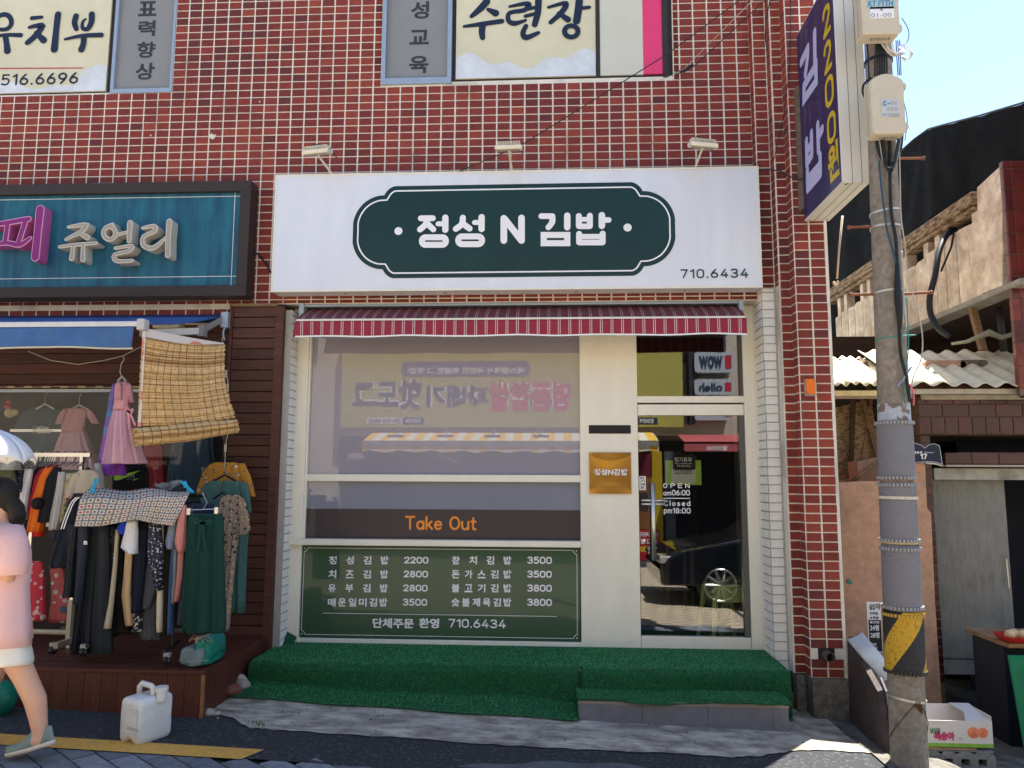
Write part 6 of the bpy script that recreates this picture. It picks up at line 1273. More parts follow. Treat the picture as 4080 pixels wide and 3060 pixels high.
# bamboo blind
TLb, TRb, BLb, BRb = at(576, 1345, -.98), at(893, 1372, -.42), at(556, 1700, -.98), at(938, 1668, -.50)
bbz = thing('reed_blind', 'half-rolled bamboo reed blind hanging askew under the awning', 'blind', tuple(TLb))
reed_m = [M('reed_straw', (.58, .38, .16), .7, .25, 30), M('reed_pale', (.70, .50, .25), .7, .25, 30), M('reed_brown', (.34, .18, .07), .7, .25, 30)]
def blf(u, v):
    L_ = TLb.lerp(BLb, v)+Vector((-.035*math.sin(math.pi*v)*.3, 0, 0)); R_ = TRb.lerp(BRb, v)+Vector((-.02*math.sin(math.pi*v)+(.10*max(0, v-.7)/.3)*.0, 0, 0))
    p = L_.lerp(R_, u); p.z += .028*math.sin(math.pi*u)*(-1+.3*v); p.y += .02*math.sin(u*9+v*3)-.03*math.sin(math.pi*v); return p
mb = MB()
for i in range(104):
    v = i/104; j0, j1 = random.uniform(-.012, .006), random.uniform(.994, 1.02); pts = [blf(j0+(j1-j0)*t/7, v+random.uniform(-.0015, .0015)) for t in range(8)]
    mb.tube(pts, random.uniform(.0028, .0042), 4, random.choice([0, 0, 1, 1, 2]))
obj('reeds', mb, reed_m, bbz, kind='stuff')
mb = MB()
for k in range(12):
    u = .03+k*.085; mb.tube([blf(u+.003*math.sin(v*40), v)+Vector((0, -.006, 0)) for v in np.linspace(0, 1, 24)], .0014, 4)
obj('binding_thread', mb, M('thread_dark', (.04, .03, .02), .8), bbz)
A, Bq = at(540, 1742, -.99), at(942, 1682, -.50); A.z -= .0; Bq.z -= .03; mb = MB(); rr_ = .062; dirv = (Bq-A).normalized(); sd1 = dirv.cross(Vector((0, 0, 1))).normalized(); sd2 = dirv.cross(sd1)
for k in range(210):
    a = random.uniform(0, 6.28); q = math.sqrt(random.random()) if k > 90 else 1.0; off = sd1*math.cos(a)*rr_*q+sd2*math.sin(a)*rr_*q*.95; e = random.uniform(-.02, .012)
    mb.tube([A+off+dirv*e, (A+Bq)/2+off*random.uniform(.95, 1.05)+Vector((0, 0, -.008)), Bq+off*.8+dirv*random.uniform(-.02, .01)], random.uniform(.003, .0045), 4, random.choice([0, 0, 1, 1, 2]))
obj('roll', mb, reed_m, bbz, kind='stuff')
mb = MB()
for k in range(12): c = A.lerp(Bq, .05+k*.082); mb.tube([c+(sd1*math.cos(R(a))+sd2*math.sin(R(a)))*(rr_+.004) for a in range(0, 361, 24)], .002, 4)
obj('binding_thread', mb, M('thread_dark', (.04, .03, .02), .8), bbz)
mb = MB(); T0, T1 = at(576, 1308, -.98), at(893, 1362, -.42); mb.grid(lambda u, v: tuple((TLb.lerp(TRb, u)).lerp(T0.lerp(T1, u), v*(.9-.5*u)+.1)+Vector((0, -.004, -.026*math.sin(math.pi*u)*(1-v)))), 16, 2)
obj('top_cloth', mb, spots('blind_cloth', (.60, .56, .54), [(.62, .22, .17)], 9, .32), bbz, solid=.003)
mb = MB(); mb.grid(lambda u, v: tuple(T0.lerp(BLb, v)+Vector((-.012+.024*u, -.004, 0))), 1, 20); obj('side_cloth', mb, MATS['blind_cloth'], bbz, solid=.002)
# hook chain at the right of the blind
mb = MB(); ch_ = [at(890, 1372, -.3), at(884, 1350, -.2), at(892, 1335, -.12)]; mb.tube(ch_, .003, 4); mb.tube([at(901, 1482, -.3), at(908, 1520, -.3), at(908, 1600, -.3), at(906, 1735, -.3), at(898, 1780, -.3), at(895, 1880, -.3)], .003, 4)
for p in ((901, 1490), (908, 1545), (899, 1785)): c = at(*p, -.3); mb.box(c.x-.007, c.x+.007, -.308, -.296, c.z-.03, c.z+.03)
tag(obj('hook_chain', mb, M('chain_pale', (.5, .48, .4), .5)), 'pale plastic hook chain hanging beside the reed blind on the plank column', 'chain')

# ------------------------------------------------------------------ clothes
def fab(name, c, v=.12, r=.85): return M(name, c, r, v, 7, .75, 15, stretch=(1.6, 1, .55))
def drape(name, rows, Y, mat, parent, thick=.035, pleat=.010, npl=5, seed=0, n=36, tilt=0.0, nsub=4):
    """hanging cloth: rows (py, left px, right px) at depth Y; closed soft section with folds growing downwards"""
    rings = []; rs = random.Random(seed or hash(name) % 999); ph = [rs.uniform(0, 6.28) for _ in range(4)]; H = []
    for i in range(len(rows)-1):
        for k in range(nsub): t = k/nsub; H.append([rows[i][j]+(rows[i+1][j]-rows[i][j])*t for j in range(3)])
    H.append(list(rows[-1])); m = len(H)-1
    for i, (py, xl, xr_) in enumerate(H):
        t = i/m; a, b = at(xl, py, Y), at(xr_, py, Y); cx, hw = (a.x+b.x)/2, max(abs(b.x-a.x)/2, .004); z = (a.z+b.z)/2; ring = []
        th_ = thick*(.55+.55*t) if i not in (0,) else thick*.5
        for k in range(n):
            an = 2*math.pi*k/n; c, s_ = math.cos(an), math.sin(an); u = c
            f_ = pleat*t**.6*(math.sin(npl*3.14*u+ph[0]+.5*t)+.5*math.sin(npl*5.3*u+ph[1]+t))
            ring.append((cx+hw*math.copysign(abs(c)**.75, c), Y+tilt*hw*u+th_*math.copysign(abs(s_)**.7, s_)+f_, z+.004*math.sin(6*u+ph[2])*(t > .9)))
        rings.append(ring)
    mb = MB(); mb.loft(rings); return obj(name, mb, mat, parent, smooth_=True)
def hanger(px, py, w_, Y, parent, mat=None, drop=28, hook=40):
    c = at(px, py, Y); L_, R_ = at(px-w_, py+drop, Y), at(px+w_, py+drop, Y); h = at(px, py-hook, Y); mb = MB()
    mb.tube([L_, c+Vector((0, 0, -.004)), R_], .009, 6); mb.tube([c, c.lerp(h, .6), h+Vector((.012, 0, .006)), h+Vector((.02, 0, -.012))], .0025, 5); return obj('hanger', mb, mat or black, parent)
def garment(name, lb, cat, rows, Y, mat, group=None, parts=(), hang=None, **kw):
    a = at((rows[-1][1]+rows[-1][2])/2, rows[-1][0], Y); t = thing(name, lb, cat, tuple(a), group); drape('body', rows, Y, mat, t, **kw)
    for nm, r_, mt, dy in parts: drape(nm, r_, Y+dy, mt, t, thick=.02, pleat=.004, npl=3)
    if hang: hanger(*hang, Y, t)
    return t
YBK, YFR = -.62, -.98        # the two racks
# rack at the back: rail, posts
rk = thing('clothes_rack', 'chrome clothes rack at the back of the deck behind the walking woman', 'rack', tuple(at(240, 2560, YBK)))
rl, rr2 = at(118, 1812, YBK), at(362, 1812, YBK); mb = MB(); mb.box(rl.x, rr2.x, YBK-.012, YBK+.012, rl.z-.014, rl.z+.014); obj('rail', mb, steel, rk)
for px in (148, 327):
    c = at(px, 1830, YBK); mb = MB(); mb.box(c.x-.012, c.x+.012, YBK-.012, YBK+.012, .45, rl.z-.015); obj('post', mb, steel, rk)
ivory = M('ivory_metal', (.40, .37, .27), .5, .1, 10)
yf = YBK-.28; a, b_ = at(110, 2514, YBK), at(276, 2520, YBK); mb = MB(); mb.tube([(a.x-.3, YBK, a.z), (b_.x, YBK, b_.z)], .018, 8); obj('lower_bar', mb, ivory, rk)
c = at(278, 2500, YBK); mb = MB(); mb.box(c.x-.016, c.x+.016, YBK-.02, YBK+.016, c.z-.10, c.z+.20); obj('post', mb, ivory, rk)
A, Bq = at(300, 2545, YBK), at(206, 2575, YBK-.3); mb = MB(); mb.prism_gen([A+Vector((0, 0, -.02)), A+Vector((0, 0, .02)), Bq+Vector((0, 0, .02)), Bq+Vector((0, 0, -.02))], (.03, .02, 0)); obj('foot', mb, ivory, rk)
def wheel(px, py, Y, parent):
    c = at(px, py, Y); mb = MB(); mb.tube([c+Vector((-.013, 0, 0)), c+Vector((.013, 0, 0))], .030, 14); o = obj('castor', mb, black, parent, smooth_=False); mb = MB(); mb.tube([c+Vector((-.015, 0, 0)), c+Vector((.015, 0, 0))], .008, 8); mb.box(c.x-.02, c.x+.02, Y-.01, Y+.02, c.z+.02, c.z+.05); obj('castor_hub', mb, M('hub_grey', (.3, .3, .3), .5), o)
wheel(210, 2590, YBK-.28, rk)
G1 = 'clothes crowded on the back rack'
sk = dict(thick=.03, pleat=.006, npl=3)
garment('shirt', 'white long sleeved shirt at the left end of the back rack', 'shirt', [(1868, 100, 132), (1900, 96, 128), (1950, 80, 118), (2020, 64, 108), (2070, 92, 104)], YBK-.05, fab('cloth_white', (.62, .62, .64)), G1, **sk)
garment('jacket', 'dark brown jacket between the white shirt and the red one', 'jacket', [(1855, 150, 200), (1890, 128, 180), (1980, 108, 160), (2120, 96, 150)], YBK, fab('cloth_brown', (.018, .011, .010)), G1, **sk)
garment('shirt', 'crimson shirt whose shoulder shows between brown jacket and orange shirt', 'shirt', [(1866, 165, 200), (1900, 140, 175), (2000, 122, 150), (2060, 118, 140)], YBK-.04, fab('cloth_crimson', (.30, .012, .03)), G1, **sk)
garment('shirt', 'bright orange long sleeved shirt on the back rack', 'shirt', [(1862, 180, 222), (1900, 158, 210), (1980, 134, 200), (2118, 108, 168)], YBK-.07, fab('cloth_orange', (.62, .13, .012)), G1, **sk)
garment('jacket', 'scarlet jacket hem hanging between orange shirt and black pom-pom jacket', 'jacket', [(1850, 200, 230), (1900, 190, 228), (2000, 165, 190), (2136, 134, 172)], YBK-.03, fab('cloth_scarlet', (.58, .02, .015)), G1, **sk)
tj = garment('jacket', 'black fluffy jacket with a pom-pom on the back rack', 'jacket', [(1862, 214, 246), (1910, 184, 236), (2000, 165, 226), (2080, 150, 218)], YBK-.11, fab('cloth_black', (.006, .006, .009)), G1, **sk)
mb = MB(); c = at(150, 2006, YBK-.14); mb.sphere(tuple(c), .045, 12); obj('pompom', mb, fab('pompom', (.012, .008, .007)), tj, smooth_=True)
garment('cardigan', 'pale grey cardigan with dark striped cuffs on the back rack', 'cardigan', [(1880, 234, 262), (1950, 224, 258), (2040, 206, 250), (2110, 198, 236)], YBK-.12, fab('cloth_palegrey', (.40, .39, .36)), G1,
        parts=(('cuff', [(2110, 200, 234), (2152, 196, 230)], stripe_mat('cuff_stripes', (.01, .012, .03), (.6, .6, .6), .05, 0, (.3,), .0, dirt=False), -.004),), **sk)
mb = MB()
garment('shirt', 'yellow and green floral shirt between the cardigan and the beige T-shirt', 'shirt', [(1885, 258, 292), (1930, 252, 288), (1990, 248, 276), (2080, 240, 262)], YBK-.10, spots('floral_yellow', (.42, .40, .28), [(.5, .38, .06), (.10, .18, .08), (.40, .10, .08)], 22, .34), G1, **sk)
te = garment('tshirt', 'beige T-shirt with a red and black print hung facing the street', 'T-shirt', [(1872, 320, 378), (1890, 296, 396), (1960, 290, 402), (2040, 300, 408), (2090, 300, 410)], YBK-.16, fab('cloth_beige', (.42, .36, .27)), G1,
             parts=(('sleeve', [(1884, 292, 322), (1930, 276, 304), (1985, 258, 290)], fab('cloth_beige', (.42, .36, .27)), -.02),), hang=(350, 1862, 30), thick=.04, pleat=.004, npl=3)
q_ = at(352, 1985, YBK-.21); mb = MB(); mb.add([(q_.x+.065*math.cos(R(t)), YBK-.213, q_.z-.05+.085*math.sin(R(t))) for t in range(0, 181, 12)]+[(q_.x-.055, YBK-.213, q_.z-.13), (q_.x+.055, YBK-.213, q_.z-.13)], [tuple(range(18))]); obj('print_patch', mb, black, te)
mb = MB(); mb.add([(q_.x+.05*math.cos(R(t)), YBK-.2145, q_.z-.035+.062*math.sin(R(t))) for t in range(0, 181, 12)], [tuple(range(16))]); obj('print_patch', mb, M('print_red', (.5, .03, .04), .6), te)
garment('shirt', 'light grey shirt shoulder at the right end of the back rack', 'shirt', [(1846, 378, 402), (1900, 372, 410), (1980, 380, 414)], YBK-.10, fab('cloth_lightgrey', (.36, .37, .35)), G1, **sk)
garment('blouse', 'dark navy printed blouse beside the white umbrella', 'blouse', [(1850, 66, 96), (1890, 56, 90), (1960, 60, 86)], YBK-.08, spots('navy_print', (.01, .013, .03), [(.5, .5, .5)], 40, .16), G1, **sk)
garment('jacket', 'olive tweed jacket at the left edge behind the umbrella', 'jacket', [(1862, -20, 52), (1900, -30, 62), (1960, -30, 66)], YBK-.14, M('cloth_tweed', (.08, .10, .055), .9, .6, 90), G1, **sk)
garment('fabric_bundle', 'crumpled grey fabric draped above the tweed jacket', 'fabric', [(1826, 10, 70), (1850, -10, 78), (1872, -20, 74)], YBK-.16, fab('cloth_stonegrey', (.30, .29, .25)), None, thick=.06, pleat=.015)
# coloured hangers crowding the rail
hg = MB()
for k in range(26): x = at(124+k*9.2+random.uniform(-2, 2), 1812, YBK).x; hg.tube([(x, YBK-.02, rl.z+.02), (x+.004, YBK, rl.z+.026), (x+.006, YBK+.01, rl.z), (x, YBK, rl.z-.05), (x+random.uniform(-.02, .02), YBK-.10, rl.z-.09)], .003, 4, random.choice([0, 1, 1]))
ho = obj('hanger_hooks', hg, [black, steel], rk, kind='stuff')

# front rack covered by the printed cloth
rk2 = thing('clothes_rack', 'black wheeled clothes rack under the bear-print cloth at the front of the deck', 'rack', tuple(at(560, 2600, YFR)))
a, b_ = at(305, 1975, YFR), at(820, 1975, YFR); mb = MB(); mb.tube([a, b_], .013, 8); obj('rail', mb, black, rk2)
for px, pw_ in ((365, 2600), (668, 2625)):
    c, d = at(px+20, 1980, YFR), at(px+20, pw_-40, YFR); mb = MB(); mb.tube([c, d], .012, 8); obj('post', mb, black, rk2)
    A, Bq = at(px+40, pw_-70, YFR+.2), at(px-16, pw_-28, YFR-.15); mb = MB(); mb.tube([A, Bq], .016, 6); obj('foot', mb, black, rk2)
wheel(332, 2598, YFR-.12, rk2); wheel(664, 2632, YFR-.14, rk2)
G2 = 'clothes hanging from the front rack'
def gar(n_, lb, cat, rows, dy, col, **kw):
    kk_ = dict(thick=.03, pleat=.008, npl=3); kk_.update(kw); mt = col if not isinstance(col, tuple) else fab('cloth_%02d' % len(MATS), col); return garment(n_, lb, cat, rows, YFR+dy, mt, G2, **kk_)
gj = gar('jacket', 'navy track jacket with white sleeve stripes at the left end of the front rack', 'jacket', [(1965, 298, 330), (2000, 280, 330), (2100, 240, 330), (2230, 200, 300), (2262, 205, 270)], .04, (.008, .011, .024), thick=.04)
mb = MB(); 
for o_ in (0, 10):
    pts = [at(x+o_, y, YFR-.0) for x, y in ((318, 1975), (288, 2000), (262, 2060), (246, 2108))]; ribbon(mb, [(v.x, v.z) for v in pts], .008, lambda x, z, d: (x, YFR-.008-d, z), d=.0, caps=False)
obj('sleeve_stripe', mb, print_white, gj)
gar('trousers', 'charcoal trousers hanging left of the blue-grey pair with a small m', 'trousers', [(2090, 272, 312), (2200, 268, 300), (2350, 258, 292), (2378, 252, 292)], -.05, (.022, .026, .030))
gm2 = gar('trousers', 'blue-grey trousers with a small white letter m', 'trousers', [(2095, 314, 352), (2200, 308, 345), (2330, 304, 330), (2404, 300, 322)], -.09, (.030, .038, .058))
text('m', rect(332, 2155, 346, 2170, YFR-.135), plane_map(YFR-.13), print_white, gm2, bold=.05)
gar('skirt', 'very dark long skirt behind the charcoal trousers', 'skirt', [(2100, 330, 380), (2300, 318, 370), (2500, 300, 345), (2600, 296, 330)], .03, (.007, .009, .014), thick=.05)
gar('trousers', 'long charcoal wide trousers, first of two reaching nearly to the deck', 'trousers', [(2095, 372, 400), (2250, 356, 392), (2450, 336, 376), (2600, 330, 372)], -.03, (.018, .023, .029), npl=5, pleat=.012)
gar('trousers', 'longest charcoal wide trousers with a flared hem beside the cream strip', 'trousers', [(2095, 392, 432), (2250, 388, 438), (2450, 374, 440), (2602, 368, 446)], -.07, (.026, .032, .040), npl=6, pleat=.014)
gar('dress', 'black and white patterned dress edge behind the cream strip', 'dress', [(2100, 440, 462), (2300, 436, 460)], .0, spots('speckle_grey', (.04, .04, .045), [(.45, .45, .45)], 60, .22))
gar('trousers', 'pale cream narrow trousers hanging like a strip', 'trousers', [(2110, 462, 476), (2250, 452, 466), (2400, 436, 452), (2502, 416, 440)], -.10, (.46, .41, .30), thick=.02, pleat=.003)
gar('dress', 'plain black dress between the cream strip and the white T-shirt', 'dress', [(2120, 468, 500), (2260, 450, 500), (2450, 448, 520), (2520, 450, 540)], .01, (.004, .004, .006), thick=.05)
gt2 = gar('tshirt', 'white T-shirt sleeve over a royal blue collar on the front rack', 'T-shirt', [(2072, 506, 548), (2120, 498, 548), (2180, 484, 546), (2205, 520, 544)], -.13, (.72, .72, .75), thick=.04, parts=(('collar', [(2075, 486, 512), (2105, 464, 508), (2128, 482, 500)], fab('cloth_royal', (.015, .05, .42)), -.01),))
gar('trousers', 'sand beige ribbed trousers under the white T-shirt', 'trousers', [(2190, 500, 528), (2300, 494, 522), (2370, 488, 520), (2490, 504, 528)], -.10, (.52, .36, .20), thick=.02, pleat=.006, npl=5)
gar('dress', 'dark navy dress right of the white T-shirt', 'dress', [(2085, 545, 592), (2250, 532, 586), (2380, 528, 572), (2440, 530, 566)], -.08, (.006, .009, .024), thick=.035)
gar('skirt', 'black skirt with white paisley hem low on the front rack', 'skirt', [(2370, 558, 572), (2440, 532, 566), (2516, 530, 564)], -.05, spots('paisley', (.015, .015, .02), [(.6, .6, .6), (.5, .5, .5)], 42, .33))
gb2 = gar('blouse', 'navy blouse with white dots and puffed sleeve on the front rack', 'blouse', [(2082, 596, 640), (2150, 590, 646), (2210, 588, 652), (2236, 596, 648), (2350, 628, 644)], -.13, spots('white_dots', (.012, .016, .035), [(.6, .6, .62), (.2, .24, .34)], 55, .27), thick=.035)
gar('trousers', 'slate sweat trousers with ribbed cuffs under the dotted blouse', 'trousers', [(2200, 590, 640), (2330, 568, 632), (2420, 564, 600), (2424, 564, 594)], -.06, (.065, .072, .095))
gar('skirt', 'grey flared skirt reaching lowest in the middle of the front rack', 'skirt', [(2380, 580, 630), (2460, 566, 630), (2546, 562, 640)], -.02, (.060, .068, .085), npl=4)
gar('trousers', 'cream white slim trousers right of the slate pair', 'trousers', [(2090, 636, 652), (2250, 632, 650), (2400, 626, 648), (2516, 626, 644)], -.09, (.60, .56, .44), thick=.02, pleat=.003)
gar('trousers', 'dark olive trousers beside the cream white slim pair', 'trousers', [(2090, 652, 676), (2300, 650, 672), (2532, 644, 666)], -.04, (.030, .026, .016))
gar('trousers', 'mid blue trousers left of the pale blue T-shirt', 'trousers', [(2010, 698, 716), (2250, 678, 694), (2400, 672, 688), (2526, 668, 686)], -.06, (.05, .11, .26), thick=.02, pleat=.004)
gar('tshirt', 'pale dusty blue T-shirt sleeve beside the pink one', 'T-shirt', [(2020, 694, 716), (2080, 676, 706), (2160, 662, 698), (2186, 672, 692)], -.13, (.20, .25, .36), thick=.03)
gar('trousers', 'light grey narrow trousers between blue and pink', 'trousers', [(2150, 692, 706), (2300, 690, 704), (2402, 684, 698)], -.09, (.20, .22, .27), thick=.02, pleat=.003)
gar('tshirt', 'salmon pink T-shirt sleeve on the front rack', 'T-shirt', [(2012, 722, 742), (2080, 708, 742), (2160, 698, 738), (2196, 712, 734)], -.15, (.62, .26, .24), thick=.03)
gar('trousers', 'salmon pink narrow trousers below the pink T-shirt', 'trousers', [(2190, 710, 732), (2300, 704, 726), (2396, 696, 712)], -.11, (.46, .20, .18), thick=.02, pleat=.003)
gar('trousers', 'slate blue trousers just left of the green wide trousers', 'trousers', [(2010, 742, 770), (2250, 728, 756), (2400, 714, 742), (2488, 708, 734)], -.07, (.05, .055, .085), thick=.025)
tg = gar('trousers', 'dark green wide-leg trousers with a waist bow hung on a clip hanger', 'trousers', [(2046, 758, 884), (2075, 752, 890), (2200, 745, 892), (2350, 738, 896), (2500, 730, 900), (2520, 740, 880)], -.20, (.004, .062, .045), npl=7, pleat=.018, thick=.05, n=64) if False else garment('trousers', 'dark green wide-leg trousers with a waist bow hung on a clip hanger', 'trousers', [(2046, 758, 884), (2075, 752, 890), (2200, 745, 892), (2350, 738, 896), (2480, 731, 900), (2518, 734, 892)], YFR-.20, fab('trouser_green', (.002, .034, .027)), G2, npl=4, pleat=.014, thick=.05, n=72)
mb = MB(); 
for pts in ([(800, 2085), (796, 2140), (788, 2195)], [(812, 2085), (812, 2140), (822, 2198)], [(806, 2078), (780, 2068), (776, 2082), (806, 2084), (838, 2072), (842, 2086), (806, 2084)]):
    q = [at(x, y, YFR-.27) for x, y in pts]; ribbon(mb, [(v.x, v.z) for v in q], .016, lambda x, z, d: (x, YFR-.272-d, z), d=0)
obj('waist_bow', mb, fab('cloth_green_bow', (.003, .042, .033)), tg, solid=.004)
c = at(810, 2040, YFR-.2); mb = MB(); a, b_ = at(758, 2032, YFR-.2), at(868, 2028, YFR-.2); mb.tube([a, b_], .004, 6)
for e in (a, b_): mb.box(e.x-.012, e.x+.012, YFR-.225, YFR-.18, e.z-.03, e.z+.012)
h = at(806, 1962, YFR-.1); mb.tube([(c.x, YFR-.2, c.z+.02), (c.x, YFR-.15, c.z+.06), tuple(h), (h.x+.015, h.y, h.z-.02)], .0025, 5); obj('clip_hanger', mb, steel, tg)
gar('shorts', 'dark blue denim shorts clipped behind the green trousers', 'shorts', [(2005, 760, 850), (2040, 752, 852), (2080, 750, 860)], -.12, (.012, .016, .035), thick=.04)
gar('skirt', 'plain black long skirt filling the gap behind the charcoal trousers', 'skirt', [(2080, 400, 470), (2300, 392, 466), (2530, 380, 470)], .10, (.005, .005, .008), thick=.03)
gar('coat', 'black knee-length coat behind the beige ribbed trousers', 'coat', [(2080, 470, 560), (2300, 468, 575), (2470, 470, 590)], .10, (.005, .006, .010), thick=.03)
gar('dress', 'very dark navy dress behind the dotted blouse', 'dress', [(2080, 545, 660), (2300, 540, 668), (2500, 560, 672)], .12, (.006, .007, .014), thick=.03)
gar('dress', 'charcoal dress behind the pale blue and pink T-shirts', 'dress', [(2080, 650, 760), (2300, 655, 760), (2500, 660, 745)], .10, (.010, .011, .016), thick=.03)
gar('coat', 'dark coat hanging behind the navy track jacket', 'coat', [(2000, 300, 360), (2200, 285, 360), (2380, 290, 350)], .10, (.006, .007, .010), thick=.03)
# garments hung on the column
YC = -.20; G3 = 'tops hung one below another on the plank column'
mus = spots('mustard_print', (.44, .20, .018), [(.6, .6, .6), (.05, .09, .35), (.02, .02, .04)], 17, .20)
gmu = garment('blouse', 'mustard blouse with small blue and white spots, topmost on the column', 'blouse', [(1842, 858, 940), (1850, 838, 956), (1880, 812, 972), (1940, 790, 975), (1975, 784, 972)], YC, mus, G3, parts=(('sleeve', [(1846, 950, 975), (1900, 960, 1000), (1945, 966, 1012), (1978, 990, 1018)], mus, -.02),), hang=(897, 1822, 42), pleat=.008, npl=4)
tls = M('cloth_tealgrey', (.055, .135, .125), .85, .15, 30, .3, 80)
garment('blouse', 'long grey-teal blouse hanging under the mustard one', 'blouse', [(1916, 842, 960), (1930, 810, 975), (1990, 800, 990), (2060, 830, 996), (2200, 850, 985), (2440, 880, 975)], YC-.12, tls, G3, parts=(('sleeve', [(1925, 955, 985), (1990, 965, 998), (2045, 985, 1002)], tls, -.02),), hang=(896, 1890, 46), pleat=.010, npl=4)
fls = spots('beige_floral', (.27, .21, .16), [(.012, .012, .015), (.55, .42, .16), (.45, .14, .10), (.014, .014, .018)], 30, .30)
garment('dress', 'long beige dress dotted with black and yellow, lowest on the column', 'dress', [(1972, 905, 950), (1985, 880, 965), (2040, 872, 960), (2130, 880, 950), (2300, 884, 930), (2430, 880, 918), (2512, 855, 910)], YC-.26, fls, G3, parts=(('sleeve', [(1985, 945, 975), (2050, 952, 990), (2110, 944, 1000), (2130, 945, 975)], fls, -.02),), hang=(886, 1960, 36), pleat=.008, npl=4)
# dresses hanging from the cord
gpk = fab('cloth_dusty_pink', (.58, .30, .35)); tul = M('tulle_pink', (.60, .36, .40), .7, .18, 3, .2, 10, col2=(.52, .30, .46), c2pos=(.4, .7), stretch=(3, 1, .6))
YH = -.72
pd = garment('child_dress', 'child-size pink dress with tulle skirt and ribbon hanging from the cord', 'dress', [(1522, 470, 512), (1535, 462, 522), (1560, 460, 524), (1600, 462, 520), (1632, 456, 522)], YH, gpk, None, hang=(490, 1512, 16, ), thick=.05, pleat=.003) if False else garment('child_dress', 'child-size pink dress with tulle skirt and ribbon hanging from the cord', 'dress', [(1522, 470, 512), (1535, 462, 522), (1560, 460, 524), (1600, 462, 520), (1632, 456, 522)], YH, gpk, None, thick=.05, pleat=.003)
drape('tulle_skirt', [(1632, 456, 522), (1680, 446, 530), (1750, 434, 548), (1815, 424, 565), (1848, 420, 576)], YH, tul, pd, thick=.075, pleat=.020, npl=6, n=72)
drape('sleeve', [(1525, 462, 482), (1560, 458, 486), (1592, 462, 486)], YH-.05, gpk, pd, thick=.02, pleat=.004); drape('sleeve', [(1530, 505, 522), (1570, 512, 530), (1604, 520, 536)], YH-.02, gpk, pd, thick=.02, pleat=.004)
mb = MB()
for pts in ([(510, 1640), (514, 1670), (516, 1705)], [(516, 1642), (528, 1668), (538, 1692)], [(512, 1640), (504, 1632), (508, 1626), (514, 1638), (528, 1632), (524, 1644), (512, 1640)]):
    q = [at(x, y, YH-.10) for x, y in pts]; ribbon(mb, [(v.x, v.z) for v in q], .016, lambda x, z, d: (x, YH-.10-d, z), d=0)
obj('ribbon', mb, fab('ribbon_pink', (.62, .30, .38)), pd, solid=.003)
mb = MB(); c = at(486, 1500, YH); mb.tube([at(488, 1418, YH-.1), at(496, 1430, YH-.08), at(484, 1448, YH-.05), at(478, 1480, YH), at(484, 1500, YH)], .0035, 5); mb.tube([at(470, 1520, YH), c, at(504, 1520, YH)], .010, 6); obj('hanger', mb, M('clear_plastic', (.42, .40, .44), .3), pd)
vio = M('satin_violet', (.26, .09, .42), .45, .25, 4, .2, 10, col2=(.10, .28, .55), c2pos=(.45, .62), stretch=(.6, 1, 2.5))
pd2 = garment('child_dress', 'shiny violet and blue child-size dress behind the pink tulle one', 'dress', [(1530, 452, 470), (1580, 440, 470), (1630, 436, 466), (1700, 424, 470), (1780, 412, 470), (1835, 400, 490)], YH+.12, vio, None, thick=.05, pleat=.012, npl=4)
drape('hem_frill', [(1835, 396, 492), (1865, 392, 494), (1893, 386, 496)], YH+.12, fab('satin_purple', (.26, .05, .46), .1, .5), pd2, thick=.06, pleat=.016, npl=6, n=60)
# inside the display window
YI = .32
p3 = garment('child_dress', 'pink tulle dress displayed behind the shop window', 'dress', [(1626, 262, 340), (1640, 250, 352), (1700, 246, 340), (1718, 248, 342)], YI, gpk, None, thick=.04, pleat=.003)
drape('tulle_skirt', [(1718, 248, 342), (1770, 228, 362), (1830, 214, 386), (1870, 206, 398)], YI, tul, p3, thick=.07, pleat=.018, npl=6, n=60); drape('sleeve', [(1630, 250, 268), (1660, 232, 258), (1690, 222, 248)], YI-.03, gpk, p3, thick=.02, pleat=.004); drape('sleeve', [(1632, 345, 362), (1660, 350, 384), (1688, 366, 398)], YI-.03, gpk, p3, thick=.02, pleat=.004)
hanger(316, 1612, 34, YI, p3, M('hanger_white', (.6, .6, .58), .4), 20, 42)
tsn = garment('tshirt', 'slate grey adventure-print T-shirt on a white hanger behind the window', 'T-shirt', [(1624, 130, 230), (1640, 90, 262), (1700, 60, 262), (1790, 50, 256), (1850, 50, 256)], .55, fab('cloth_slate', (.055, .085, .12)), None, thick=.04, pleat=.003)
hanger(180, 1608, 36, .45, tsn, M('hanger_white', (.6, .6, .58), .4), 22, 42)
ty = .55-.06; text('NATIONAL', rect(147, 1699, 197, 1712, ty), plane_map(ty), print_white, tsn, bold=.02); text('GEOGRAPHIC', rect(147, 1714, 205, 1727, ty), plane_map(ty), print_white, tsn, bold=.02)
q_ = rect(131, 1698, 144, 1727, ty); mb = MB(); 
for b4 in ((q_[0], q_[1], q_[3]-.004, q_[3]), (q_[0], q_[1], q_[2], q_[2]+.004), (q_[0], q_[0]+.004, q_[2], q_[3]), (q_[1]-.004, q_[1], q_[2], q_[3])): mb.box(b4[0], b4[1], ty-.003, ty-.002, b4[2], b4[3])
obj('print_frame', mb, M('print_gold', (.5, .36, .05), .5), tsn)
mb = MB(); c = at(35, 1600, .3); mb.sphere(tuple(c), .022, 10); mb.sphere((c.x, .3, c.z-.05), .03, 10); mb.sphere((c.x+.02, .3, c.z-.10), .045, 10, 1); mb.sphere((c.x+.07, .3, c.z-.095), .03, 10, 1); mb.tube([(c.x, .3, c.z), (c.x, .3, c.z+.12)], .002, 4); tag(obj('hanging_toy', mb, [M('toy_red', (.5, .05, .06), .6), M('toy_straw', (.5, .42, .25), .8)], smooth_=True), 'small red and straw toy hanging behind the display window', 'toy')
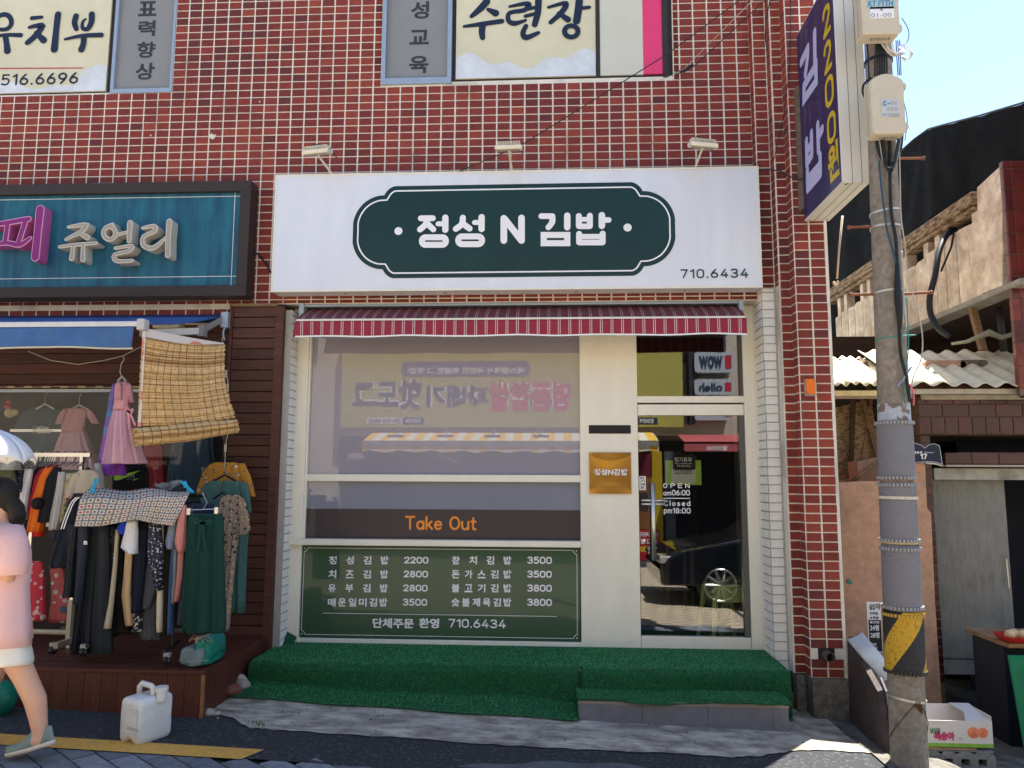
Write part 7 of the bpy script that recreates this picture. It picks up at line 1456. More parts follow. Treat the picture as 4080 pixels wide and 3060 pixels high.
garment('child_dress', 'coral red glittery dress displayed low behind the window, left of the blue skirt', 'dress', [(1760, 575, 650), (1850, 572, 655), (1900, 596, 660), (1960, 570, 668)], .35, spots('red_glitter', (.40, .03, .05), [(.7, .4, .4)], 60, .10), None, thick=.04)
garment('skirt', 'dusty blue glittery tulle skirt behind the window beside the column', 'skirt', [(1735, 690, 850), (1850, 676, 862), (1960, 664, 872), (2000, 660, 874)], .35, spots('blue_glitter', (.075, .13, .20), [(.5, .55, .6)], 70, .08), None, thick=.06, pleat=.018, npl=6, n=60)
air = garment('tshirt', 'black T-shirt with a lime green swoosh hanging under the pink dress', 'T-shirt', [(1845, 470, 575), (1870, 450, 590), (1950, 448, 592), (2000, 450, 590)], -.30, fab('cloth_jet', (.006, .006, .009)), None, thick=.04, pleat=.003)
ya_ = -.30-.052; sw = [(454, 1893), (510, 1886), (560, 1874), (520, 1895), (470, 1914), (455, 1912)]; mb = MB(); v = [at(*p, ya_) for p in sw]; mb.prism([(q.x, q.z) for q in v], ya_-.003, ya_-.001); sw2 = [(528, 1912), (556, 1905), (534, 1915)]; v = [at(*p, ya_) for p in sw2]; mb.prism([(q.x, q.z) for q in v], ya_-.003, ya_-.001); obj('swoosh', mb, M('lime_print', (.35, .62, .06), .5), air)
text('AIR', rect(485, 1882, 542, 1912, ya_), plane_map(ya_), M('air_grey', (.16, .16, .17), .5), air)
garment('tank_top', 'red and cream floral tank top hanging low behind the walking woman', 'top', [(2236, 125, 170), (2300, 112, 178), (2400, 108, 180), (2472, 108, 182)], -.40, spots('red_floral', (.52, .03, .05), [(.6, .5, .45), (.6, .45, .42)], 16, .30), None, thick=.035, pleat=.005, hang=(150, 2238, 22))
garment('dress', 'salmon red dress with dark palm-leaf print low on the rack', 'dress', [(2255, 195, 250), (2300, 205, 262), (2380, 208, 280), (2478, 196, 300)], -.36, spots('palm_print', (.36, .07, .065), [(.05, .07, .12), (.4, .4, .42)], 11, .30), None, thick=.04, pleat=.006)

# printed cloth over the front rack
def bear_mat():
    m = bpy.data.materials.new('square_print'); m.use_nodes = True; n = m.node_tree.nodes; l = m.node_tree.links; b = n['Principled BSDF']; b.inputs['Roughness'].default_value = .85
    uv = n.new('ShaderNodeUVMap'); sp = n.new('ShaderNodeSeparateXYZ'); l.new(uv.outputs[0], sp.inputs[0])
    def mm(op, a, c=None, v=0.0):
        q = n.new('ShaderNodeMath'); q.operation = op
        l.new(a, q.inputs[0])
        if c is not None: l.new(c, q.inputs[1])
        else: q.inputs[1].default_value = v
        return q.outputs[0]
    fx, fy = [mm('SUBTRACT', mm('FRACT', mm('MULTIPLY', sp.outputs[i], v=s_)), v=.5) for i, s_ in ((0, 16.0), (1, 6.6))]
    ax_, ay__ = mm('ABSOLUTE', fx), mm('ABSOLUTE', fy); sq = mm('LESS_THAN', mm('MAXIMUM', ax_, ay__), v=.385); rr_ = mm('ADD', mm('MULTIPLY', fx, fx), mm('MULTIPLY', fy, fy)); spot = mm('LESS_THAN', rr_, v=.040)
    wn = n.new('ShaderNodeTexWhiteNoise'); wn.noise_dimensions = '2D'; fl_ = n.new('ShaderNodeVectorMath'); fl_.operation = 'FLOOR'; sc_ = n.new('ShaderNodeVectorMath'); sc_.operation = 'MULTIPLY'; sc_.inputs[1].default_value = (16, 6.6, 0); l.new(uv.outputs[0], sc_.inputs[0]); l.new(sc_.outputs[0], fl_.inputs[0]); l.new(fl_.outputs[0], wn.inputs['Vector'])
    r = n.new('ShaderNodeValToRGB'); r.color_ramp.interpolation = 'CONSTANT'; e = r.color_ramp.elements; e[0].color = (.22, .09, .03, 1); e[1].position = .4; e[1].color = (.45, .04, .03, 1); q = e.new(.62); q.color = (.30, .17, .07, 1); q = e.new(.8); q.color = (.12, .13, .16, 1); l.new(wn.outputs[0], r.inputs[0])
    dash = mm('LESS_THAN', mm('ABSOLUTE', mm('SUBTRACT', mm('FRACT', mm('MULTIPLY', mm('ADD', sp.outputs[0], mm('MULTIPLY', sp.outputs[1], v=.42)), v=77.0)), v=.5)), v=.17)
    n1 = n.new('ShaderNodeMixRGB'); n1.inputs[1].default_value = (.025, .03, .07, 1); n1.inputs[2].default_value = (.45, .40, .32, 1); l.new(dash, n1.inputs[0])
    n2 = n.new('ShaderNodeMixRGB'); l.new(sq, n2.inputs[0]); l.new(n1.outputs[0], n2.inputs[1]); n2.inputs[2].default_value = (.60, .54, .43, 1)
    n3 = n.new('ShaderNodeMixRGB'); l.new(spot, n3.inputs[0]); l.new(n2.outputs[0], n3.inputs[1]); l.new(r.outputs[0], n3.inputs[2]); l.new(n3.outputs[0], b.inputs['Base Color']); return m
ctop = [(345, 1952), (450, 1950), (560, 1950), (660, 1952), (766, 1958)]; cmid = [(318, 1990), (440, 1985), (560, 1990), (660, 1975), (752, 1975)]; cbt = [(296, 2098), (400, 2098), (540, 2070), (620, 2088), (692, 2096)]
nu, nv = 60, 18; mb = MB(); uvs = []
def pick(c, u): k = u*(len(c)-1); i = min(int(k), len(c)-2); t = k-i; return c[i][0]*(1-t)+c[i+1][0]*t, c[i][1]*(1-t)+c[i+1][1]*t
def clf(u, v):
    if v < .25: t = v/.25; a, b = pick(ctop, u), pick(cmid, u); p = at(a[0]*(1-t)+b[0]*t, a[1]*(1-t)+b[1]*t, YFR+.06-.20*t)
    else: t = (v-.25)/.75; a, b = pick(cmid, u), pick(cbt, u); p = at(a[0]*(1-t)+b[0]*t, a[1]*(1-t)+b[1]*t, YFR-.14-.06*t+.022*math.sin(u*17+2*v)*t+.012*math.sin(u*41+3)*t)
    p.z += .010*math.sin(u*13)*(1-v); return tuple(p)
mb.grid(clf, nu, nv); bc_ = obj('printed_cloth', mb, bear_mat(), smooth_=True, solid=.003)
uvl = bc_.data.uv_layers.new(name='UVMap')
for p in bc_.data.polygons:
    for li in p.loop_indices: vi = bc_.data.loops[li].vertex_index; uvl.data[li].uv = ((vi % (nu+1))/nu, 1-(vi//(nu+1))/nv)
tag(bc_, 'cream cloth printed with framed little bears draped over the front rack', 'cloth')
for (px, py, rz), lb in zip(((376, 1935, .3), (746, 1940, -.7)), ('blue clothes peg holding the left end of the printed cloth', 'blue clothes peg holding the right end of the printed cloth')):
    c = at(px, py, YFR-.06); mb = MB(); d = Vector((math.sin(rz), 0, math.cos(rz)))
    mb.tube([c-d*.05+Vector((-.012, 0, 0)), c+d*.05+Vector((.012, 0, 0))], .009, 6); mb.tube([c-d*.05+Vector((.014, 0, 0)), c+d*.05+Vector((-.014, 0, 0))], .009, 6); mb.tube([c+Vector((-.02, -.01, 0)), c+Vector((.02, -.01, 0))], .006, 6)
    tag(obj('clothes_peg', mb, M('peg_blue', (.02, .33, .55), .4)), lb, 'clothes peg', 'pegs on the printed cloth')
mb = MB(); c = at(665, 1940, YFR+.1)
for k in range(7): a = k*.9; mb.add([(c.x, YFR+.1, c.z-.03), (c.x+.10*math.cos(a), YFR+.1+.05*math.sin(a), c.z+.03*math.sin(a*2)+.02), (c.x+.10*math.cos(a+.6), YFR+.1+.05*math.sin(a+.6), c.z+.02*math.cos(a)+.03), (c.x+.02*math.cos(a), YFR+.1, c.z+.03)], [(0, 1, 2), (0, 2, 3)])
tag(obj('plastic_bag', mb, M('bag_clear', (.22, .23, .25), .3)), 'crumpled clear plastic bag behind the printed cloth', 'bag')

# ------------------------------------------------------------------ wooden deck, net bag, brick stub
dz = .445; dy0 = -1.17; dx1 = at(813, 2676, dy0).x; dk_ = thing('wooden_deck', 'raised dark red-brown plank deck in front of the clothes shop', 'deck', (-4, -.6, .1))
mb = MB(); mb.box(-6.5, dx1-.03, dy0+.05, .04, .0, dz-.025); obj('carcass', mb, dark, dk_)
y = dy0-.015
while y < .0: mb = MB(); mb.box(-6.5, dx1+.01, y+.002, min(y+.118, .03), dz-.024, dz); obj('plank', mb, deck_wood, dk_, bevel=.003); y += .12
x = dx1-.018
while x > -6.5:
    w_ = .112; mb = MB(); mb.box(x-w_+.002, x, dy0-.0, dy0+.02, ground_z(x, -1.2)-.02, dz-.026); obj('board', mb, deck_wood, dk_, bevel=.002); x -= w_
mb = MB(); mb.box(dx1-.016, dx1+.001, dy0-.002, dy0+.022, .08, dz-.026); obj('corner_strip', mb, M('raw_wood', (.30, .13, .05), .7, .3, 20), dk_)
y = dy0+.024
while y < -.1: mb = MB(); mb.box(dx1-.018, dx1, y, min(y+.112, -.08), .08, dz-.026); obj('board', mb, deck_wood, dk_, bevel=.002); y += .114
# rubble stub beside the deck
c = at(925, 2735, -.55); mb = MB()
for k in range(9): s_ = random.uniform(.03, .07); mb.sphere((c.x+random.uniform(-.10, .08), -.62+random.uniform(-.16, .12), ground_z(-2.4, -.6)+random.uniform(.01, .06)), s_, 6, k % 2, (1.3, 1.2, .8))
tag(obj('rubble_stub', mb, [concrete, M('old_brick', (.16, .06, .04), .9, .3, 20)]), 'broken brick and mortar stub between the deck and the plank column', 'rubble')
c = atg(826, 2862); mb = MB(); mb.sphere((c.x, c.y+.02, c.z+.03), .035, 8, 0, (1.2, 1, .8)); mb.sphere((c.x+.05, c.y+.03, c.z+.02), .025, 8, 0, (1.2, 1, .7)); tag(obj('pebble', mb, M('pale_stone', (.38, .35, .30), .9, .3, 30, .6, 40), smooth_=False), 'pale broken stone at the foot of the deck corner', 'stone')
# bundle in a green net
nbq = thing('net_bundle', 'folded clothes packed in a green net on the deck corner', 'bundle', tuple(at(815, 2640, -.95)))
def lump(name, x0, x1, y0, y1, z0, z1, mat, seed=1, amp=.012, tint=None):
    mb = MB(); rings = []; N = 26; rs = random.Random(seed)
    for i in range(15):
        t = i/14; sh = max(.12, (1-abs(2*t-1)**4)**.35); ring = []
        for k in range(N): a = 2*math.pi*k/N; c, s_ = math.cos(a), math.sin(a); e = .30; ring.append((x0+(x1-x0)*t, (y0+y1)/2+(y1-y0)/2*sh*math.copysign(abs(c)**e, c)+amp*math.sin(3*a+t*9), (z0+z1)/2+(z1-z0)/2*sh*math.copysign(abs(s_)**e, s_)+(amp*math.sin(t*11+a*2) if s_ > -.3 else 0)))
        rings.append(ring)
    mb.loft(rings); return obj(name, mb, mat, nbq, smooth_=True)
a0_, a1__ = at(722, 2640, -1.05), at(905, 2600, -.78)
lump('bundle_body', a0_.x+.10, a1__.x+.02, -1.10, -.82, dz+.005, dz+.175, M('net_green', (.010, .20, .15), .55, .35, 14, .5, 30))
lump('folded_cloth', a0_.x, a0_.x+.19, -1.12, -.88, dz+.005, dz+.125, fab('cloth_bluegrey', (.16, .22, .25)), 3)
lump('pink_cloth', a0_.x+.07, a0_.x+.17, -1.03, -.9, dz+.12, dz+.175, fab('cloth_palepink', (.5, .34, .34)), 4, .006)
mb = MB(); c = Vector((a0_.x+.13, -1.06, dz+.17))
for k in range(14): a = k*.7; mb.tube([c, c+Vector((.05*math.cos(a), .03*math.sin(a), .02+.012*math.sin(a*3))), c+Vector((.09*math.cos(a+.3), .05*math.sin(a), -.01))], .0016, 3)
mb.tube([(a0_.x+.01, -1.112, dz+.05), (a0_.x+.1, -1.118, dz+.04), (a0_.x+.21, -1.112, dz+.05)], .002, 4); obj('string', mb, M('string_cream', (.5, .42, .28), .8), nbq)
# green bag at the left edge
c = at(-6, 2770, -1.3); mb = MB(); mb.sphere((c.x, -1.32, ground_z(c.x, -1.3)+.11), .14, 12, 0, (.9, .8, .85)); tag(obj('green_bag', mb, M('bag_green', (.01, .16, .10), .4, .3, 8, .6, 10), smooth_=True), 'green plastic bag on the ground at the left edge by the deck', 'bag')

# ------------------------------------------------------------------ white jerrycan
Yj = -1.72; jb0, jt0 = at(555, 2960, Yj), at(565, 2745, Yj); jx0_, jx1_ = at(476, 2900, Yj).x, at(596, 2900, Yj).x
gz_ = ground_z((jx0_+jx1_)/2, Yj)+.013; jw = jx1_-jx0_; jh = at(560, 2790, Yj).z-gz_; jd = .235
jc = thing('jerrycan', 'large white plastic jerrycan with moulded handle standing by the yellow line', 'jerrycan', ((jx0_+jx1_)/2, Yj+.1, gz_))
jm = M('can_white', (.60, .62, .62), .35, .10, 6, .1, 10, col2=(.50, .50, .48), c2pos=(.5, .8)); rot = R(-24); ccx, ccy = (jx0_+jx1_)/2-.0, Yj+.13
def jr(x, y): c_, s_ = math.cos(rot), math.sin(rot); return ccx+x*c_-y*s_, ccy+x*s_+y*c_
def sqr(w_, d_, z, e=.28, N=40, notch=0):
    o = []
    for k in range(N):
        a = 2*math.pi*k/N; c_, s_ = math.cos(a), math.sin(a); x, y = w_/2*math.copysign(abs(c_)**e, c_), d_/2*math.copysign(abs(s_)**e, s_); zz = z+(notch*max(0, 1-(x/(w_*.22))**2)**.5 if notch and abs(x) < w_*.22 else 0); X_, Y_ = jr(x, y); o.append((X_, Y_, zz))
    return o
mb = MB(); W_ = jw*1.02; prof = [(.80, -.0, .034), (.93, .012, .034), (1, .035, .03), (1, jh*.30, 0), (.985, jh*.5, 0), (1, jh*.86, 0), (.97, jh*.93, 0), (.88, jh*.975, 0), (.70, jh, 0), (.05, jh*.998, 0)]
mb.loft([sqr(W_*s_, jd*(1-(1-s_)*.8), gz_+z, .26 if s_ > .3 else .5, 48, nt_) for s_, z, nt_ in prof]); obj('body', mb, jm, jc, smooth_=True)
mb = MB(); q = [(-.075, 0, jh-.02), (-.075, 0, jh+.035), (-.055, 0, jh+.055), (.02, 0, jh+.050), (.045, 0, jh+.04), (.05, 0, jh-.02)]; mb.tube([(*jr(x, y), gz_+z) for x, y, z in q], .017, 8); obj('handle', mb, jm, jc, smooth_=True)
mb = MB(); N = 20; cc = jr(.095, .02)
for r0, z0, z1 in ((.030, jh-.03, jh+.025), (.036, jh+.022, jh+.05)): mb.loft([[(cc[0]+r0*math.cos(2*math.pi*k/N), cc[1]+r0*math.sin(2*math.pi*k/N), gz_+z) for k in range(N)] for z in (z0, z1)])
obj('cap', mb, jm, jc)
def jface(u, v, d): X_, Y_ = jr(u, -jd/2-d); return (X_, Y_, v)
mb = MB()
for a, b_ in ((( -W_*.36, gz_+.07), (W_*.36, gz_+.07)), ((W_*.36, gz_+.07), (W_*.36, gz_+jh*.78)), ((W_*.36, gz_+jh*.78), (-W_*.36, gz_+jh*.78)), ((-W_*.36, gz_+jh*.78), (-W_*.36, gz_+.07))): ribbon(mb, [a, b_], .006, jface, d=.0, depth=.003)
obj('moulded_panel', mb, jm, jc)
text('사업장용', (-.02, .085, gz_+jh*.34, gz_+jh*.40), jface, M('can_relief', (.50, .52, .52), .4), jc, bold=.02, depth=.002, d0=0)

# ------------------------------------------------------------------ the other side of the street (seen in the window glass)
YO = -9.8
def mv(px, py, yreal=YO): v = at(px, py, 2*YG-yreal); return v.x, v.z
def mrect(x0, y0, x1, y1, yreal=YO): a, b, c, d = mv(x0, y0, yreal), mv(x1, y0, yreal), mv(x0, y1, yreal), mv(x1, y1, yreal); return (a[0]+c[0])/2, (b[0]+d[0])/2, (c[1]+d[1])/2, (a[1]+b[1])/2
def back_map(Y): return lambda u, v, d: (-u, Y+d, v)      # face that looks to +y, u runs to -x
opm = M('opposite_render', (.50, .43, .34), .8, .15, 3, .3, 20); ob_ = thing('opposite_building', 'pale rendered building across the street with a doughnut shop on its ground floor', 'building', (0, YO, 0))
ys = mrect(1360, 1400, 2721, 1703)
mb = MB(); mb.box(-14, 14, YO-5, YO-.3, 2.6, 5.6); mb.box(-14, ys[0]-.1, YO-5, YO-.3, -.4, 2.6); mb.box(ys[1]+2.6, 14, YO-5, YO-.3, -.4, 2.6); mb.box(-14, 14, YO-5, YO-4, -.4, 2.6); obj('wall', mb, opm, ob_)
mb = MB()
for x in range(-12, 13, 3): mb.box(x-.7, x+.7, YO-.31, YO-.28, 4.2, 5.3)
obj('upper_windows', mb, M('far_window', (.05, .06, .08), .15), ob_)
yb_ = M('shop_yellow', (.46, .41, .10), .45, .05, 2); sgy = thing('yellow_sign', 'wide yellow signboard with bubble letters across the street, seen in the window glass', 'sign', (0, YO, ys[2]))
mb = MB(); mb.box(ys[0], ys[1], YO-.25, YO, ys[2], ys[3]+.55); obj('board', mb, yb_, sgy)
pk, nvy, wht = M('bubble_pink', (.62, .06, .12), .5), M('bubble_navy', (.03, .04, .09), .5), print_white
def btext(s, px0, py0, px1, py1, mat, parent, Y=YO, bold=.03, outline=None):
    x0, x1, z0, z1 = mrect(px0, py0, px1, py1, Y)
    if outline: text(s, (-x1, -x0, z0, z1), back_map(Y), outline, parent, bold=bold+.045, d0=.003)
    return text(s, (-x1, -x0, z0, z1), back_map(Y), mat, parent, bold=bold, d0=.008)
btext('명품찹쌀', 1950, 1520, 2275, 1638, pk, sgy, outline=wht, bold=.045); btext('꽈배기', 1700, 1535, 1948, 1622, nvy, sgy, outline=wht, bold=.045); btext('핫도그', 1405, 1512, 1680, 1632, nvy, sgy, outline=wht, bold=.035)
x0, x1, z0, z1 = mrect(1600, 1440, 2112, 1498); mb = MB(); mb.rbox(x0, x1, YO+.002, YO+.01, z0, z1, .12); obj('banner', mb, M('banner_violet', (.10, .09, .28), .5), sgy); btext('매스컴에서 극찬한 특별한 그 맛집!', 1625, 1464, 2090, 1490, wht, sgy, Y=YO+.012)
x0, x1, z0, z1 = mrect(1460, 1664, 1605, 1688); mb = MB(); mb.box(x0, x1, YO+.002, YO+.006, z0, z1); obj('phone_plate', mb, wht, sgy); x0, x1, z0, z1 = mrect(1605, 1664, 1689, 1690); mb = MB(); mb.box(x0, x1, YO+.002, YO+.006, z0, z1); obj('phone_plate', mb, nvy, sgy)
_r = mrect(1470, 1668, 1596, 1684, YO+.008); stext('051-513-8880', (-_r[1], -_r[0], _r[2], _r[3]), back_map(YO+.008), nvy, sgy, wt=.16); btext('주문전화', 1616, 1668, 1678, 1686, wht, sgy, Y=YO+.008)
x0, x1, z0, z1 = mrect(2543, 1666, 2620, 1692); mb = MB(); mb.box(x0, x1, YO+.002, YO+.006, z0, z1); obj('phone_plate', mb, nvy, sgy); btext('창업문의', 2550, 1670, 2606, 1688, wht, sgy, Y=YO+.008)
# yellow striped awning
yaw = thing('yellow_awning', 'yellow and white striped awning below the yellow sign across the street', 'awning', (0, YO+.9, 2.4)); ya0, ya1 = YO+.1, YO+.95
aL, aR = mv(1445, 1755, ya1)[0], mv(2624, 1760, ya1)[0]; zA0 = mv(2000, 1726, ya0)[1]; zA1 = mv(2000, 1757, ya1)[1]; zV0 = mv(2000, 1776, ya1)[1]; zV1 = mv(2000, 1800, ya1)[1]
sm_ = stripe_mat('yellow_stripes', (.72, .68, .60), (.80, .48, .06), .34, aL, (.25,), .25, dirt=False)
mb = MB(); mb.grid(lambda u, v: (aL+(aR-aL)*u, ya0+(ya1-ya0)*v, zA0+(zA1-zA0)*v), 60, 4); obj('canopy', mb, sm_, yaw, solid=.01)
mb = MB(); mb.grid(lambda u, v: (aL+(aR-aL)*u, ya1+.02, zV0+(zV1-zV0)*v+.02*math.sin(u*60)*v), 120, 2); obj('valance', mb, sm_, yaw, solid=.006)
mb = MB(); mb.box(aL, aR, ya1-.02, ya1+.05, zV0, zA1-.01); obj('front_bar', mb, M('bar_dull', (.25, .25, .27), .5), yaw)
for k, px in enumerate((1575, 1774, 1963, 2155)): x, z = mv(px, 1738, YO+.6); mb = MB(); mb.box(x-.16, x+.16, YO+.5, YO+.62, z-.02, z+.03); mb.tube([(x, YO+.5, z), (x, YO, z+.4)], .012, 5); tag(obj('spot_lamp', mb, M('lamp_grey', (.2, .2, .22), .5)), ('first', 'second', 'third', 'fourth')[k]+' grey lamp on an arm above the yellow striped awning across the street', 'lamp', 'lamps above the yellow striped awning')
bulb = M('warm_bulb', (.85, .72, .45), .4)
for k, (px, py) in enumerate([(1568, 1801), (1690, 1801), (1813, 1801), (2014, 1803), (2130, 1804), (2250, 1806), (1748, 1808), (1768, 1816), (1786, 1822), (1800, 1828), (1815, 1836), (1826, 1840)]): x, z = mv(px, py, YO+.6); mb = MB(); mb.sphere((x, YO+.6, z), .035, 8); tag(obj('lamp_globe', mb, bulb, smooth_=True), (('leftmost', 'second', 'third', 'fourth', 'fifth', 'rightmost')[k]+' warm globe lamp along the front edge of the yellow awning' if k < 6 else ('first', 'second', 'third', 'fourth', 'fifth', 'last')[k-6]+' globe lamp of the slanting row under the yellow awning'), 'lamp', 'globe lamps under the yellow awning')
# shop inside, posters
dsp = M('far_dark', (.035, .035, .045), .7); mb = MB(); mb.box(ys[0]-.1, ys[1]+2.6, YO-3, YO-2.9, -.4, 2.6); mb.box(ys[0]-.1, ys[1]+2.6, YO-2.9, YO-.3, -.35, .05); obj('shop_interior', mb, dsp, ob_)
for nm, bx, mt in (('yellow_pillar', (2598, 1800, 2640, 2230), M('pillar_yellow', (.42, .30, .015), .5)), ('maroon_panel', (2544, 1808, 2598, 1900), M('panel_maroon', (.12, .01, .03), .5)), ('brown_panel', (2544, 1902, 2598, 2108), M('panel_brown', (.22, .09, .03), .5, .3, 4)), ('grey_pillar', (2650, 1800, 2690, 2200), M('pillar_grey', (.07, .08, .10), .6)), ('pale_panel', (1385, 1805, 1445, 1830), M('panel_pale', (.3, .3, .35), .6))):
    x0, x1, z0, z1 = mrect(*bx, YO-.05); mb = MB(); mb.box(x0, x1, YO-.12, YO-.04, max(z0, -.2), z1); obj(nm, mb, mt, ob_)
x0, x1, z0, z1 = mrect(2545, 2110, 2628, 2232, YO-.03); mb = MB(); mb.box(x0, x1, YO-.038, YO-.02, z0, z1); rp_ = obj('red_poster', mb, M('poster_red', (.45, .012, .02), .5), ob_)
btext('베이커리', 2552, 2118, 2620, 2142, wht, rp_, Y=YO-.02); btext('도그빵', 2552, 2146, 2620, 2168, wht, rp_, Y=YO-.02); _r = mrect(2552, 2176, 2600, 2200, YO-.02); stext('1000', (-_r[1], -_r[0], _r[2], _r[3]), back_map(YO-.02), M('poster_yellow', (.7, .5, .03), .5), rp_, wt=.2)
# phone shop signs on the right
for i, (s_, bx, lb) in enumerate((('olleh', (2766, 1508, 2925, 1572), 'pale rounded olleh sign across the street reflected in the transom'), ('wow', (2766, 1400, 2925, 1482), 'pale rounded sign above the olleh sign across the street'), ('', (2766, 1612, 2915, 1676), 'lowest pale rounded sign across the street reflected in the door'))):
    x0, x1, z0, z1 = mrect(*bx, YO+.1); t = thing('phone_shop_sign', lb, 'sign', (x0, YO, z0), 'pale signs of the phone shop'); mb = MB(); mb.rbox(x0, x1, YO-.28, YO+.1, z0, z1, .08); obj('board', mb, M('phone_sign_pale', (.45, .50, .56), .5), t)
    if s_: btext(s_, bx[0]+18, bx[1]+16, bx[0]+112, bx[3]-14, nvy, t, Y=YO+.1)
    x0, x1, z0, z1 = mrect(bx[0]+122, bx[1]+14, bx[0]+148, bx[3]-14, YO+.1); mb = MB(); mb.rbox(x0, x1, YO+.1, YO+.105, z0, z1, .03); obj('logo_patch', mb, M('logo_red', (.5, .03, .06), .5), t)
    if i == 0: x0, x1, z0, z1 = mrect(2745, 1380, 2764, 1690, YO+.02); mb = MB(); mb.box(x0, x1, YO-.28, YO+.05, z0, z1); obj('frame', mb, dsp, t)
ra = thing('red_awning', 'faded red shop awning with white lettering across the street', 'awning', (4, YO+.8, 2.3)); r0 = mrect(2745, 1745, 2925, 1800, YO+.8); rz = mv(2800, 1735, YO)[1]
mb = MB(); mb.grid(lambda u, v: (r0[0]-.1+(r0[1]-r0[0]+1.5)*u, YO+.0+.8*v, rz+(mv(2800, 1762, YO+.8)[1]-rz)*v), 10, 4); obj('canopy', mb, M('awning_red', (.42, .09, .10), .7, .15, 4), ra, solid=.01)
mb = MB(); mb.box(r0[0]-.1, r0[1]+1.4, YO+.8, YO+.82, mv(2800, 1800, YO+.8)[1], mv(2800, 1770, YO+.8)[1]); obj('valance', mb, M('awning_red', (.42, .09, .10)), ra)
btext('할인마트', 2815, 1778, 2900, 1797, wht, ra, Y=YO+.82)
# dark side walls closing the far ends of the street
mb = MB(); mb.box(-22, -14.5, YO-4, 8, -.5, 6.2); tag(obj('far_house', mb, opm), 'plain rendered house closing the street on the far left', 'house')
# parked car beside the photographer, its side in the door glass
cxw = mv(2872, 2350, -4.0)[0]; g0 = ground_z(cxw, -4.5); car = thing('parked_car', 'dark parked car opposite the door, seen only as a reflection', 'car', (cxw+1.3, -4.85, g0))
paint = M('car_paint', (.006, .008, .014), .25, coat=1.0); L0 = cxw-.80
prof = [(0.02, .30), (-.0, .50), (.05, .64), (.25, .74), (.95, .88), (1.20, .93), (1.75, 1.30), (2.2, 1.42), (3.0, 1.42), (3.6, 1.22), (3.95, 1.0), (4.15, .92), (4.25, .55), (4.2, .28)]
mb = MB(); rings = []
for yy, sc_, dz_ in ((-.86, .96, 0), (-.80, 1, 0), (0, 1.0, .0), (.80, 1, 0), (.86, .96, 0)):
    rings.append([(L0+2.1+(x-2.1)*(sc_), -4.85+yy*(1 if z < .95 else .80), g0+(z if z > .4 else z)) for x, z in prof])
mb.loft(rings); obj('body', mb, paint, car, smooth_=False, bevel=.02)
for yy in (-1, 1): mb = MB(); mb.prism([(L0+x, g0+z) for x, z in ((1.32, .96), (1.80, 1.28), (2.2, 1.37), (3.0, 1.37), (3.5, 1.18), (3.6, .98))], -4.85+yy*.70-.005, -4.85+yy*.70+.005); obj('side_window', mb, M('car_glass', (.01, .012, .014), .05), car)
for x in (.80, 3.35):
    for yy in (-.80, .80):
        c = Vector((L0+x, -4.85+yy, g0+.31)); d = Vector((0, math.copysign(.1, yy), 0)); mb = MB(); mb.tube([c-d, c+d*.5], .31, 24); wl_ = obj('wheel', mb, M('tyre', (.012, .012, .012), .8), car)
        mb = MB(); mb.tube([c, c+d*.56], .055, 12)
        for k in range(10): a = 2*math.pi*k/10; e = c+d*.56+Vector((.20*math.cos(a), 0, .20*math.sin(a))); mb.tube([c+d*.56, e], [.03, .018], 5)
        mb.tube([c+d*.56+Vector((.21*math.cos(2*math.pi*k/24), 0, .21*math.sin(2*math.pi*k/24))) for k in range(25)], .014, 5); obj('rim', mb, M('rim_silver', (.25, .25, .25), .3, metal=.8), wl_)
for yy in (-.58, .58): mb = MB(); mb.box(L0-.0, L0+.24, -4.85+yy-.17, -4.85+yy+.25*(1 if yy > 0 else .8), g0+.58, g0+.68); obj('headlight', mb, M('headlight', (.5, .5, .5), .15, coat=1), car, bevel=.02)

# ------------------------------------------------------------------ woman walking past with a white umbrella
pt_ = atg(60, 3018, .01); YW_ = pt_.y+.0; wz = lambda py: at(40, py, YW_).z; wxx = lambda px, py=2500: at(px, py, YW_).x
def WP(px, py, dy=0): return at(px, py, YW_+dy)
skin = M('skin', (.58, .34, .24), .5, .06, 8)
pe = thing('person', 'woman in a pink T-shirt and white shorts walking left under a white umbrella', 'person', (wxx(20), YW_, pt_.z))
mm_ = 1/670.
body = MB()
hipR, hipL = WP(52, 2540, -.045), WP(20, 2540, .08)
body.tube([hipR, WP(65, 2633, -.045), WP(100, 2700, -.045), WP(119, 2740, -.045), WP(142, 2792, -.045), WP(152, 2860, -.045), WP(161, 2925, -.045), WP(163, 2950, -.045)], [r*mm_ for r in (50, 46, 40, 39, 38, 31, 25, 24)], 16)
body.tube([WP(163, 2940, -.045), WP(130, 2965, -.045), WP(70, 2995, -.045)], [.045, .04, .03], 10)
body.tube([hipL, WP(-40, 2680, .08), WP(-70, 2750, .08), WP(-95, 2860, .08), WP(-110, 2960, .08)], [r*mm_ for r in (60, 52, 46, 38, 28)], 16); body.tube([WP(-108, 2965, .08), WP(-150, 2990, .08), WP(-190, 2998, .08)], [.045, .04, .03], 10)
body.tube([WP(36, 2560), WP(34, 2480), WP(30, 2400), WP(28, 2300), WP(28, 2200), WP(20, 2110), WP(12, 2080)], [.12, .115, .095, .10, .115, .085, .05], 18)
body.tube([WP(12, 2090), WP(6, 2030)], [.05, .048], 12); body.sphere(WP(-2, 1985), .10, 16, 0, (.95, .78, 1.15)); body.sphere(WP(-66, 1990), .016, 8); 
